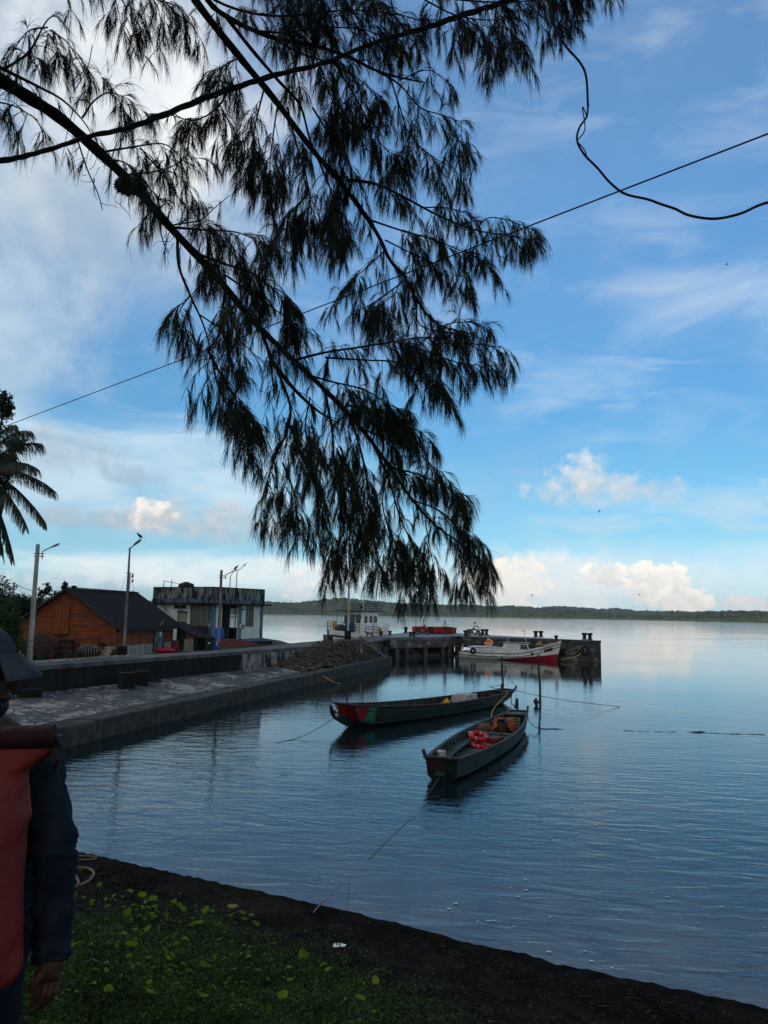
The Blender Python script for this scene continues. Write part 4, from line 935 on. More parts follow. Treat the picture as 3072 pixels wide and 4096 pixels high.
# distant pylon pole with insulators behind the shed
d7 = 78; t = thing('utility_pole', 'thin utility pole with insulators and stays behind the shed', 'utility pole', (P(514, 2400, d7).x, d7, 1.5))
bx = t.location.x; mb = MB(); mb.tube([(bx, d7, 1.5), (bx, d7, P(514, 2290, d7).z)], .07); build('pole', mb, m_galv, t, world=True)
mb = MB()
for y in (2291, 2305, 2329, 2369): mb.beam(P(500 if y == 2291 else 512, y, d7), P(530, y+2, d7), .05, .05)
build('crossarm', mb, m_dark, t, world=True)
for y in (2298, 2304, 2320, 2366):
    mb = MB(); p = P(531, y+2, d7); mb.lathe(p, [(.06, -.15), (.11, -.1), (.06, -.04), (.11, .02), (.06, .08), (.1, .13)], 8); build('insulator', mb, m_hair, t, world=True)
mb = MB(); mb.tube([P(506, 2300, d7), P(480, 2372, d7)], .012, 4); mb.tube([P(518, 2300, d7), P(546, 2385, d7)], .012, 4); build('stay_wire', mb, m_dark, t, world=True)
d8 = 95; p = P(56, 2330, d8); t = thing('utility_pole', 'distant thin utility pole above the bushes at far left', 'utility pole', (p.x, d8, 1.5))
mb = MB(); mb.tube([(p.x, d8, 1.5), (p.x, d8, p.z)], .11); build('pole', mb, m_galv, t, world=True)
mb = MB(); mb.tube([P(53, 2368, d8), P(73, 2345, d8)], .04); build('arm', mb, m_dark, t, world=True)
mb = MB(); mb.tube(spline([P(-60, 2350, d8), P(20, 2340, d8), P(56, 2334, d8), P(95, 2352, d8), P(150, 2370, d8-5)], 4), .03, 4); build('wire', mb, m_dark, t, world=True)
p = P(42, 2345, d8+8); mb = MB(); mb.tube([(p.x, d8+8, 1.5), p], .1); o = build('utility_pole', mb, m_galv); tag(o, 'shorter distant pole beside the far left utility pole', 'utility pole')

# ================================================================== FENCE, DRUMS, BINS
fe = thing('iron_fence', 'rusty red iron rail fence along the road before the shed', 'fence', (-15.5, 37, 2.1))
fpts = [(85, 2560, 2652), (203, 2552, 2645), (303, 2549, 2638), (392, 2545, 2631), (467, 2551, 2626)]; tops = []
for x, yt, yb in fpts:
    g = G(x, yb, 2.14); tz = P(x, yt, g.y).z; mb = MB(); mb.box((g.x, g.y, (2.1+tz)/2), (.07, .07, tz-2.1)); build('post', mb, m_redpost, fe, world=True); tops.append((g.x, g.y, tz))
for dz in (.05, .32, .60):
    mb = MB()
    for a, b in zip(tops[:-1], tops[1:]): mb.tube([(a[0], a[1], a[2]-dz), (b[0], b[1], b[2]-dz-random.uniform(0, .04))], .014, 5)
    build('rail', mb, m_redpost, fe, world=True)
m_drk = mat('rusted_black_drum', (0.025, 0.02, 0.018), (0.05, 0.025, 0.018), 3, rough=.85)
for x, y, s, lb in ((180, 2638, 1.15, 'dark rusted drum leftmost behind the iron fence'), (222, 2634, 1., 'dark rusted drum second from left behind iron fence'), (258, 2634, 1.15, 'dark drum with a board on top behind iron fence'), (288, 2632, 1., 'dark rusted drum rightmost of the fence group')):
    g = G(x, y, ZY); o = build('oil_drum', drum_mesh(), m_drk, smooth=True); o.location = (g.x, g.y, ZY); o.scale = (s*1.4, s*1.4, s*1.1); tag(o, lb, 'drum', 'rusted drums behind the fence')
g = G(268, 2634, ZY); mb = MB(); mb.box((g.x, g.y, ZY+1.15), (1.5, .8, .05), .1); o = build('board', mb, m_wood); tag(o, 'weathered board lying across the dark drums', 'board')
g = G(150, 2640, ZY); mb = MB(); mb.ell((g.x, g.y, ZY+.7), (.9, .6, .95), 12, 8, jit=.08); o = build('tarp_heap', mb, m_drk); tag(o, 'dark tarpaulin heap beside the lamp behind the fence', 'tarpaulin')
g = G(352, 2633, ZY); t = thing('wire_basket', 'round wire basket lying by the shed plinth', 'basket', (g.x, g.y, ZY))
mb = MB()
for i in range(9):
    a = lerp(-.8, .8, i/8); mb.torus((a*.8, 0, .45), .45*math.cos(a), .018, M=Matrix.Rotation(PI/2, 3, 'Y'), n=16, m=4)
build('hoops', mb, m_galv, t)
mb = MB(); mb.ell((0, 0, .4), (.6, .3, .34), jit=.1); build('net', mb, m_drk, t)
def bin_(x, y, col, lid, label, openlid):
    g = G(x, y, ZY+.15); t = thing('wheelie_bin', label, 'bin', (g.x, g.y, g.z-.05), R(10))
    mb = MB(); a, b = .24, .32; vs = [(sx*(a if z == 0 else b), sy*(a if z == 0 else b), z) for z in (0, .95) for sx, sy in ((-1, -1), (1, -1), (1, 1), (-1, 1))]
    mb.add(vs, [(3, 2, 1, 0), (0, 1, 5, 4), (1, 2, 6, 5), (2, 3, 7, 6), (3, 0, 4, 7)]); mb.box((0, -.0, .955), (.72, .72, .06)); build('body', mb, col, t)
    mb = MB()
    if openlid: mb.box((.18, .36, 1.33), (.66, .07, .72), M=Matrix.Rotation(R(-12), 3, 'X'))
    else: mb.box((0, 0, 1.01), (.70, .74, .06)); mb.box((0, -.02, 1.05), (.55, .5, .04))
    build('lid', mb, lid, t)
    for s in (-1, 1):
        mb = MB(); mb.torus((s*.3, .26, .1), .07, .03, M=Matrix.Rotation(PI/2, 3, 'Y'), n=14, m=6); build('wheel', mb, m_rubber, t)
    return t
m_bb = mat('bin_blue', (.015, .09, .50), (.012, .07, .38), 2, rough=.5); m_bg = mat('bin_green', (.012, .035, .022), (.01, .03, .02), 2, rough=.55)
t = bin_(864, 2601, m_bb, m_bb, 'bright blue wheelie bin with its lid standing open', True)
mb = MB(); mb.box((.12, -.30, .6), (.22, .02, .36), M=Matrix.Rotation(R(-5), 3, 'X')); build('sticker', mb, m_white, t)
t = bin_(836, 2602, m_bg, m_bg, 'dark green closed wheelie bin left of the blue bin', False)
mb = MB(); mb.box((0, -.315, .6), (.18, .02, .07)); build('sticker', mb, m_white, t)
g = G(699, 2611, ZY); o = build('oil_drum', drum_mesh(), mat('dull_red', (.16, .025, .03), (.1, .02, .02), 3, rough=.7), smooth=True); o.location = (g.x, g.y, ZY); tag(o, 'dull red drum standing between shed door and lean-to', 'drum')
g = G(660, 2612, ZY+.1); mb = MB(); mb.ell((g.x, g.y, ZY+.25), (.75, .4, .22), 12, 6, jit=.1); o = build('red_sack', mb, m_redp); tag(o, 'crumpled red sheet lying below the grey shed door', 'sheet')
mb = MB(); g = G(826, 2604, ZY); mb.tube([(g.x, g.y+1, ZY), (g.x, g.y+1, ZY+1.9)], .04); o = build('post', mb, m_dark); tag(o, 'thin dark post standing behind the green bin', 'post')

# ================================================================== WHITE AND RED FISHING BOAT
def loft(ts, sec, close=True):
    """skin through sections sec(t)->list of points"""
    mb = MB(); n = None
    for t in ts:
        p = sec(t); n = len(p); mb.v += [tuple(q) for q in p]
    for i in range(len(ts)-1):
        for j in range(n-1): mb.f.append((i*n+j, (i+1)*n+j, (i+1)*n+j+1, i*n+j+1))
    return mb
FL, FB = 10.4, 1.35
fb_ = thing('fishing_boat', 'white wooden fishing boat with red lower hull moored at the jetty', 'boat', (8.5, 83.2, 0), math.atan2(79.6-83.2, 18.2-8.5))
def fbeam(t): return FB*(0.80+0.2*math.sin(min(1, t/.45)*PI/2)) if t < .45 else FB*max(0.015, 1-((t-.45)/.55)**2.3)
def fsheer(t): return 0.62+0.12*(1-t/.3)**2*(t < .3)+(0 if t < .55 else 1.15*((t-.55)/.45)**1.5)
def frake(t, v): return -.55*(1-v)*max(0, (t-.8)/.2)          # bow rakes back towards the keel
def fkeel(t): return -.25
def fpt(t, v, s):
    b = fbeam(t); zt = fsheer(t); z = lerp(fkeel(t), zt, v); w = b*(0.35+0.65*min(1, (v/.55))**.6) if v < .55 else b
    return (FL*t+frake(t, v), s*w, z)
ts = [i/40 for i in range(41)]; vs_ = [0, .15, .3, .45, .6, .8, 1.]
def vred(t): return (lerp(.0, .42, min(1, max(0, (t-.28)/.3)))+.06 if t > .28 else .06)
def zlow(t): return max(-.1, lerp(-.05, .72, max(0, (t-.3)/.7)))
def vat(t, z): return (z-fkeel(t))/(fsheer(t)-fkeel(t))
for s in (-1, 1):
    mb = loft(ts, lambda t: [fpt(t, v*vat(t, zlow(t)), s) for v in (0, .33, .66, 1.)]); build('lower_hull', mb, m_redp, fb_, smooth=True)
    mb = loft(ts, lambda t: [fpt(t, lerp(vat(t, zlow(t)), 1, v), s) for v in (0, .25, .5, .75, 1.)]); build('upper_hull', mb, m_white, fb_, smooth=True)
    mb = MB(); mb.tube([Vector(fpt(t, vat(t, fsheer(t)-.30 if t < .62 else fsheer(t)-.30), s))+Vector((0, s*.012, 0)) for t in ts], .035, 6); build('rubbing_strake', mb, m_rubber, fb_)
    mb = MB(); mb.tube([Vector(fpt(t, 1, s))+Vector((0, s*.01, .02)) for t in ts], .04, 6); build('gunwale', mb, m_rubber, fb_)
    # raised bulwark forward
    mb = loft([i/40 for i in range(24, 41)], lambda t: [Vector(fpt(t, 1, s)), Vector(fpt(t, 1, s))+Vector((.0, s*.02, .30*min(1, (t-.59)/.05)))]); build('bulwark', mb, m_white, fb_, smooth=True)
mb = MB(); mb.add([fpt(0, 0, -1), fpt(0, .5, -1), fpt(0, 1, -1), fpt(0, 1, 1), fpt(0, .5, 1), fpt(0, 0, 1)], [(0, 1, 2, 3, 4, 5)]); build('transom', mb, m_white, fb_)
mb = loft(ts, lambda t: [(FL*t, -fbeam(t)*.97, fsheer(t)-.1), (FL*t, fbeam(t)*.97, fsheer(t)-.1)]); build('deck', mb, m_wood, fb_)
mb = MB(); mb.prism([(1.1, -.95), (4.6, -1.0), (4.6, 1.0), (1.1, .95)], .5, 1.22)
cb = build('cabin', mb, m_white, fb_); cb.modifiers.new('b', 'BEVEL').width = .04
mb = MB(); mb.box((2.85, 0, 1.245), (3.7, 2.1, .05)); build('cabin_roof', mb, m_white, cb)
for x in (2.2, 3.4):
    mb = MB(); mb.box((x, -1.0, .9), (.03, .03, .62)); build('batten', mb, m_grey, cb)
mb = MB(); mb.torus((1.7, -1.0, .9), .07, .02, M=Matrix.Rotation(PI/2, 3, 'X')); build('porthole', mb, m_dark, cb)
mb = MB(); h0, h1 = .55, 1.72
mb.add([(4.4, -.95, h0), (7.6, -.85, h0), (7.05, -.8, h1-.02), (4.7, -.88, h1), (4.4, .95, h0), (7.6, .85, h0), (7.05, .8, h1-.02), (4.7, .88, h1)], [(0, 1, 2, 3), (7, 6, 5, 4), (1, 5, 6, 2), (0, 3, 7, 4), (3, 2, 6, 7)])
wh = build('wheelhouse', mb, m_white, fb_); wh.modifiers.new('b', 'BEVEL').width = .03
mb = MB(); mb.box((5.85, 0, h1+.04), (2.6, 1.9, .06)); build('wheelhouse_roof', mb, m_grey, wh)
for x0, x1 in ((6.42, 6.72), (6.80, 7.05)):
    mb = MB(); mb.add([(x0, -.885, 1.12), (x1+.12, -.875, 1.12), (x1, -.845, 1.58), (x0, -.85, 1.58)], [(0, 1, 2, 3)]); build('side_window', mb, m_glass, wh)
for y in (-.4, .4):
    mb = MB(); mb.add([(7.40, y-.3, 1.1), (7.40, y+.3, 1.1), (7.16, y+.3, 1.6), (7.16, y-.3, 1.6)], [(0, 1, 2, 3)]); build('front_window', mb, m_glass, wh)
mb = MB(); mb.box((5.5, -.925, 1.15), (.75, .02, .85)); build('side_panel', mb, m_white, wh)
mb = MB(); mb.lathe((4.95, 0, 1.75), [(.1, 0), (.1, .3), (.15, .31), (.15, .38), (.02, .4)], 10); build('vent_pipe', mb, m_grey, wh)
mb = MB(); mb.tube([(6.9, 0, 1.7), (6.6, 0, 3.0)], .035); mb.beam((6.65, -.25, 2.85), (6.65, .25, 2.85), .04, .04); mb.box((6.6, 0, 3.02), (.3, .2, .08)); mb.tube([(6.5, 0, 3.05), (6.4, 0, 3.35)], .015); build('mast', mb, m_white, fb_)
mb = MB(); mb.tube([(5.2, .2, 1.82), (7.0, -.3, 2.05), (8.2, -.4, 2.2)], .02); mb.tube([(5.4, -.3, 1.82), (7.3, -.3, 1.95)], .03); build('boat_poles', mb, m_dark, fb_)
mb = MB(); mb.tube([(3.4, -.6, 1.28), (4.3, -.5, 1.7), (4.6, -.2, 1.75)], .03); mb.ell((4.1, .1, 1.4), (.55, .4, .18), jit=.1); build('deck_gear', mb, m_wood, fb_, smooth=True)
for s in (-1, 1):
    mb = MB(); mb.tube([(7.2, s*.9, 1.35), (7.9, s*.95, 1.3), (8.8, s*.75, 1.5)], .025); build('hand_rail', mb, m_dark, fb_)
mb = MB(); mb.ell((8.3, 0, 1.15), (.6, .35, .25), jit=.12); build('net_heap', mb, m_rope_d, fb_, smooth=True)
# flag-like painted panel on the bow
def fquad(t0, t1, v0, v1, m_, nm):
    q = [Vector(fpt(a, b, -1))+Vector((0, -.012, 0)) for a, b in ((t0, v0), (t1, v0), (t1, v1), (t0, v1))]
    mb = MB(); mb.add(q, [(0, 1, 2)] if nm == 'a' else [(0, 2, 3)] if nm == 'b' else [(0, 1, 2, 3)]); return build('bow_panel', mb, m_, fb_)
m_grn = mat('green_paint', (.02, .09, .045), (.015, .06, .03), 3, rough=.5)
fquad(.845, .93, .73, .93, m_grn, 'a'); fquad(.845, .93, .73, .93, mat('dull_red_paint', (.22, .02, .02), (.15, .02, .02), 3, rough=.5), 'b')
mb = MB(); q = Vector(fpt(.735, .78, -1)); mb.torus(q+Vector((0, -.02, 0)), .12, .035, M=Matrix.Rotation(PI/2, 3, 'X'), n=16, m=6); mb.ell(q, (.11, .02, .11)); build('hawse_hole', mb, m_rubber, fb_)
for i, x in enumerate((.56, .58, .60)):
    q = Vector(fpt(x, .75, -1)); mb = MB(); mb.box(q+Vector((0, -.01, 0)), (.09, .01, .10)); build('name_mark', mb, m_dark, fb_)
def wpt(o, p): return Matrix.Translation(o.location) @ o.rotation_euler.to_matrix().to_4x4() @ Vector(p)
p = wpt(fb_, (1.55, -1.32, .48)); mb = MB(); mb.torus((0, 0, 0), .24, .10, M=Matrix.Rotation(PI/2, 3, 'X')); o = build('tyre_fender', mb, m_rubber, smooth=True); o.location = p; o.rotation_euler = fb_.rotation_euler; tag(o, 'small black tyre hanging on the stern side of white boat', 'tyre')
# orange-white life jacket bundle
p = wpt(fb_, (2.9, .2, 1.27)); mb = MB()
for i in range(7): mb.ell((p.x+random.uniform(-.3, .3), p.y+random.uniform(-.2, .2), p.z+.2+random.uniform(0, .55)), (.24, .2, .22), 8, 6, jit=.1)
m_lj = mat('life_jackets', (.75, .16, .02), (.55, .50, .42), 2.2, rough=.8, lo=.45, hi=.55); o = build('life_jackets', mb, m_lj, smooth=True); tag(o, 'heap of orange and white life jackets on the boat cabin', 'life jackets')
mb = MB()
for i in range(5): mb.torus(wpt(fb_, (8.1+i*.08, -.55+.05*i, 1.62+.04*i)), .22, .03, M=Matrix.Rotation(R(20*i), 3, 'Y'), n=16, m=5)
mb.tube([wpt(fb_, q) for q in ((8.2, -.6, 1.65), (8.6, -.75, 1.6), (9.2, -.5, 1.75), (9.6, -.2, 1.9))], .035)
o = build('yellow_rope', mb, m_rope_y, smooth=True); tag(o, 'coiled yellow rope on the foredeck of white boat', 'rope')
def rope(name, pts, r, m_, label, cat='rope', n=8, g=None):
    mb = MB(); mb.tube(spline(pts, n), r, 6); o = build(name, mb, m_, smooth=True); return tag(o, label, cat, g)
rope('mooring_rope', [P(1877, 2580, 84.6), P(1868, 2600, 83.4), P(1850, 2622, 83), G(1815, 2629, .05)], .035, m_rope, 'frayed rope hanging from the stern of the white boat')
rope('mooring_rope', [P(1845, 2558, 86.1), P(1850, 2580, 85.6), P(1852, 2598, 84.8)], .07, m_rope_y, 'thick yellow rope hanging beside the tyre on jetty face')
for i, (a, b, c) in enumerate((((2333, 2580), (2300, 2612), (2262, 2614)), ((2331, 2582), (2312, 2622), (2245, 2638)), ((2310, 2590), (2280, 2600), (2262, 2608)))):
    rope('mooring_rope', [P(*a, 80), P(*b, 79.3), P(*c, 79)], .04, m_rope_y if i == 1 else m_rope, ('slack pale rope on the jetty face right of bow', 'yellow rope drooping down jetty face right of bow', 'short rope loop on jetty face near right tyre')[i])
rope('mooring_rope', [wpt(fb_, (10.2, -.1, 1.95)), P(2180, 2590, 79), P(2150, 2620, 77.5), G(2125, 2643, .02)], .02, m_rope_d, 'thin dark rope running from white boat bow into water')

# ================================================================== BLUE AND WHITE TUG
TL, TB = 8.5, 2.1
tg = thing('work_vessel', 'white and blue work vessel with wheelhouse moored behind the jetty road', 'boat', (-0.9, 92.5, 0), math.atan2(-.80, -.60))
def tbeam(t): return TB if t < .55 else TB*max(.06, 1-((t-.55)/.45)**2.0)
def tsh(t): return 2.0+0.75*max(0, (t-.3)/.7)**1.3
mb = loft(ts, lambda t: [(TL*t*.93, -tbeam(t)*.8, -.2), (TL*t*.97, -tbeam(t)*.95, 1.0), (TL*t, -tbeam(t), tsh(t)), (TL*t, tbeam(t), tsh(t)), (TL*t*.97, tbeam(t)*.95, 1.0), (TL*t*.93, tbeam(t)*.8, -.2)]); hu = build('hull', mb, m_white, tg, smooth=True, ang=30)
for s in (-1, 1):
    mb = MB(); mb.tube([(TL*t*.985, s*(tbeam(t)+.04), tsh(t)-.62) for t in ts], .09, 6); build('rubbing_strake', mb, m_rubber, tg)
mb = MB(); mb.add([(-.0, -TB, -.2), (0, TB, -.2), (0, TB, 2.9), (0, -TB, 2.9), (-.1, -TB, -.2), (-.1, TB, -.2), (-.1, TB, 2.9), (-.1, -TB, 2.9)], [(0, 1, 2, 3), (7, 6, 5, 4), (3, 2, 6, 7), (0, 3, 7, 4), (1, 5, 6, 2)]); build('stern_plate', mb, m_white, tg)
mb = MB(); mb.add([(0, TB+.01, 1.9), (1.6, TB+.01, 2.0), (1.1, TB+.01, 3.4), (0, TB+.01, 3.4), (0, TB-.06, 1.9), (1.6, TB-.06, 2.0), (1.1, TB-.06, 3.4), (0, TB-.06, 3.4)], [(0, 1, 2, 3), (7, 6, 5, 4), (1, 5, 6, 2), (3, 2, 6, 7)]); build('quarter_plate', mb, m_white, tg)
mb = MB()
W0, W1, WY, WZ0, WZ1 = 1.0, 4.1, 1.35, 2.1, 4.75
mb.add([(W0, -WY, WZ0), (W1+.35, -WY, WZ0), (W1, -WY*.96, WZ1), (W0, -WY*.96, WZ1), (W0, WY, WZ0), (W1+.35, WY, WZ0), (W1, WY*.96, WZ1), (W0, WY*.96, WZ1)], [(0, 1, 2, 3), (7, 6, 5, 4), (1, 5, 6, 2), (0, 3, 7, 4), (3, 2, 6, 7)])
wh = build('wheelhouse', mb, m_white, tg); wh.modifiers.new('b', 'BEVEL').width = .05
def wx(z): return W1+.35*(WZ1-z)/(WZ1-WZ0)+.012
for y in (-.85, 0, .85):
    for w_, h0, h1, off, m_, nm in ((.36, 3.42, 4.32, .0, m_rubber, 'window_frame'), (.30, 3.48, 4.26, .012, m_glass, 'front_window')):
        mb = MB(); mb.add([(wx(h0)+off, y-w_, h0), (wx(h0)+off, y+w_, h0), (wx(h1)+off, y+w_, h1), (wx(h1)+off, y-w_, h1)], [(0, 1, 2, 3)]); build(nm, mb, m_, wh)
for s in (-1, 1):
    for x in (1.6, 2.5, 3.4):
        mb = MB(); mb.box((x, s*(WY*.975+.015), 3.85), (.52, .02, .8)); build('side_window', mb, m_glass, wh)
mb = MB(); mb.prism([(W0-.4, -1.75), (W1+1.0, -1.75), (W1+1.0, 1.75), (W0-.4, 1.75)], WZ1+.01, WZ1+.10); cn = build('canopy', mb, mat('dark_green_canopy', (.03, .045, .04), (.02, .03, .03), 3, rough=.8), tg)
for x, y in ((W1+.9, -1.65), (W1+.9, 1.65), (2.4, 1.65), (2.4, -1.65)):
    mb = MB(); mb.tube([(x, y, 2.3), (x, y, WZ1)], .03); build('canopy_post', mb, m_blue, cn)
def railing(path, z0f, h, parent, nm='railing', rails=3, post=.7, r=.03):
    mb = MB(); pts = []
    for a, b in zip(path[:-1], path[1:]):
        a, b = Vector(a), Vector(b); n = max(1, int((b-a).length/post))
        for i in range(n): pts.append(a.lerp(b, i/n))
    pts.append(Vector(path[-1]))
    for p in pts: mb.tube([p, p+Vector((0, 0, h))], r, 5)
    for kk in range(rails): mb.tube([p+Vector((0, 0, h*(kk+1)/rails)) for p in pts], r*.85, 5)
    return build(nm, mb, m_blue, parent)
railing([(TL*t, -tbeam(t)*.97, tsh(t)) for t in (.1, .3, .5, .7, .85, .95)], 0, .95, tg, post=.9); railing([(TL*t, tbeam(t)*.97, tsh(t)) for t in (.2, .5, .7, .85, .95)], 0, .95, tg, post=.9)
railing([(TL*.95, -tbeam(.95)*.97, tsh(.95)), (TL*.95, tbeam(.95)*.97, tsh(.95))], 0, .95, tg, post=.9)
railing([(W0-.2, -1.6, WZ1+.1), (W1+.0, -1.6, WZ1+.1), (W1, 1.6, WZ1+.1), (W0-.2, 1.6, WZ1+.1), (W0-.2, -1.6, WZ1+.1)], 0, .8, tg, post=.8)
for p_, h in (((W1-.4, -.9, WZ1+.1), .62), ((5.6, -1.5, 2.6), 1.0), ((1.1, 1.75, 2.2), .7)):
    mb = MB(); x, y, z = p_; mb.lathe(p_, [(.24, 0), (.27, .05), (.22, .12), (.22, h*.5), (.27, h*.55), (.27, h*.7), (.2, h*.8), (.2, h*.95), (.02, h)], 14); build('yellow_canister', mb, m_yel, tg, smooth=True)
mb = MB(); mb.tube([(2.2, 0, WZ1+.1), (2.2, 0, WZ1+2.6)], .06); mb.beam((2.2, -.5, WZ1+1.7), (2.2, .5, WZ1+1.7), .05, .05); mb.box((2.2, 0, WZ1+2.65), (.25, .25, .2)); mb.tube([(2.2, .45, WZ1+1.7), (2.2, .45, WZ1+2.4)], .02); mb.beam((3.0, 0, WZ1+.9), (2.2, 0, WZ1+1.4), .04, .04); build('mast', mb, m_white, tg)
mb = MB(); mb.tube([(3.4, 1.1, WZ1+.1), (3.4, 1.1, WZ1+1.3)], .015); mb.ell((3.7, .9, WZ1+.5), (.2, .2, .2)); mb.tube([(3.6, .9, WZ1+.1), (3.6, .9, WZ1+.4)], .03); build('searchlight', mb, m_dark, tg)
mb = MB(); mb.box((4.95, .2, 2.85), (.7, .8, 1.0)); mb.box((4.95, .2, 3.38), (.8, .9, .06)); build('deck_locker', mb, m_blue, tg)
mb = MB(); mb.ell((6.3, 0, 2.85), (.55, .7, .4), jit=.15); mb.lathe((6.3, -.6, 2.5), [(.3, 0), (.3, .1), (.15, .15), (.15, .5), (.25, .55)], 12); build('winch', mb, m_dark, tg)
for x, s in ((5.4, 1), (3.2, 1), (1.8, 1), (4.6, -1)):
    mb = MB(); mb.torus((TL*.0+x, s*(tbeam(x/TL)+.16), 1.7), .24, .1, M=Matrix.Rotation(PI/2, 3, 'X')); build('tyre_fender', mb, m_rubber, tg, smooth=True)
mb = MB(); mb.torus((8.3, 0, 1.95), .2, .1, M=Matrix.Rotation(PI/2, 3, 'Y')); mb.beam((8.0, 0, 1.95), (8.9, 0, 2.05), .12, .1); build('bow_roller', mb, m_dark, tg)

# ================================================================== OPEN WOODEN BOATS
m_hull = mat('dark_green_hull', (.009, .026, .020), (.006, .016, .014), 1.2, st=(1, 1, 4), rough=.5, c3=(.03, .035, .032), sc3=3, st3=(1, 1, 5), lo3=.55, hi3=.75)
m_hin = mat('boat_inside_teal', (.060, .085, .080), (.030, .045, .043), 2, st=(1, 1, 3), rough=.75, c3=(.02, .02, .018), sc3=4, lo3=.5, hi3=.65)
m_hinA = mat('boat_inside_brown', (.045, .038, .033), (.025, .02, .018), 2, rough=.8)
m_gun = mat('worn_gunwale', (.055, .045, .042), (.022, .018, .017), 6, rough=.7)
m_pred = mat('dark_red_panel', (.20, .012, .014), (.13, .01, .012), 3, rough=.5); m_pgrn = mat('dark_green_panel', (.02, .15, .08), (.015, .10, .055), 3, rough=.5)
m_wl = mat('waterline_green', (.10, .20, .16), (.05, .10, .08), 3, rough=.7)
def dinghy(label, p0, p1, B, zsh, rake, inside, grp):
    p0, p1 = Vector((*p0, 0)), Vector((*p1, 0)); d = p1-p0; L = d.length
    t_ = thing('open_boat', label, 'boat', (p0.x, p0.y, 0), math.atan2(d.y, d.x))
    def b(t): return B*(.50+.50*math.sin(min(1, t/.5)*PI/2)) if t < .5 else B*(.36+.64*math.cos((t-.5)/.5*PI/2)**.9)
    def pt(t, v, s, off=0.):
        zt = zsh(t); k0 = -.14+.30*max(0, (t-.8)/.2)**2; z = lerp(k0, zt, v); w = b(t)*(.30+.62*min(1, v/.35) if v < .35 else lerp(.92, 1.0, (v-.35)/.65))
        return Vector((L*t+rake*(1-v)*max(0, 1-t/.12)-.35*(1-v)*max(0, (t-.9)/.1), s*(w-off), z))
    tt = [i/48 for i in range(49)]
    mb = loft(tt, lambda t: [pt(t, v, -1) for v in (1., .8, .6, .35, .15, 0)]+[pt(t, v, 1) for v in (0, .15, .35, .6, .8, 1.)]); hu = build('hull', mb, m_hull, t_, smooth=True, ang=30)
    mb = loft(tt[1:-1], lambda t: [pt(t, v, -1, .045)+Vector((0, 0, .0 if v > .5 else .05)) for v in (1., .8, .6, .35, .2)]+[pt(t, v, 1, .045)+Vector((0, 0, 0 if v > .5 else .05)) for v in (.2, .35, .6, .8, 1.)]); build('inner_planking', mb, inside, t_, smooth=True, ang=30)
    for s in (-1, 1):
        mb = MB(); q = [pt(t, 1, s)+Vector((0, -s*.015, .01)) for t in tt]
        for a_, b_ in zip(q[:-1], q[1:]): mb.beam(a_, b_+(b_-a_)*.02, .10, .045)
        build('gunwale', mb, m_gun, t_)
        mb = MB(); mb.tube([pt(t, .80, s)+Vector((0, s*.01, 0)) for t in tt], .022, 6); build('rubbing_strip', mb, m_gun, t_)
        for sv in (.47, .63, .9):
            mb = MB(); mb.tube([pt(t, sv, s)+Vector((0, s*.002, 0)) for t in tt[1:]], .007, 4); build('plank_seam', mb, m_rubber, t_)
        mb = MB(); mb.tube([pt(t, .30, s)+Vector((0, s*.008, 0)) for t in tt[2:]], .014, 5); build('waterline_stripe', mb, m_wl, t_)
    for i in range(3, 46, 2):
        mb = MB()
        for s in (-1, 1):
            q = [pt(i/48, v, s, .075)+Vector((0, 0, .02)) for v in (.25, .45, .7, .97)]
            for a_, b_ in zip(q[:-1], q[1:]): mb.beam(a_, b_, .05, .06, up=(1, 0, 0))
        q = [pt(i/48, .25, -1, .075)+Vector((0, 0, .02)), pt(i/48, .25, 1, .075)+Vector((0, 0, .02))]; mb.beam(q[0], q[1], .05, .06, up=(1, 0, 0))
        build('rib', mb, inside, t_)
    for t in (0, 1):
        mb = MB(); q = [pt(t, v, -1) for v in (1., .8, .6, .35, .15, 0)]+[pt(t, v, 1) for v in (0, .15, .35, .6, .8, 1.)]
        mb.add(q, [tuple(range(12))]); q2 = [a_+Vector((.06 if t == 0 else -.06, 0, 0)) for a_ in q]; mb.add(q2, [tuple(range(11, -1, -1))]); build('transom', mb, m_hull, t_)
        mb = MB(); a_, b_ = pt(t, 1, -1)+Vector((.0, -.06, .03)), pt(t, 1, 1)+Vector((0, .06, .03)); mb.beam(a_, b_, .14, .05); build('transom_rail', mb, m_gun, t_)
    # floor boards
    for j in range(-2, 3):
        mb = MB(); q = [Vector((L*t, j*.21*min(1, b(t)/B), .06+.26*max(0, (t-.8)/.2)**2)) for t in [.06+.86*i/12 for i in range(13)]]
        for a_, b_ in zip(q[:-1], q[1:]): mb.beam(a_, b_, .19, .03)
        build('floor_board', mb, inside, t_)
    return t_, pt, b, L
def thwart(t_, pt, t, v, w, m_, off=.05):
    mb = MB(); mb.beam(pt(t, v, -1, off), pt(t, v, 1, off), w, .045); return build('thwart', mb, m_, t_)
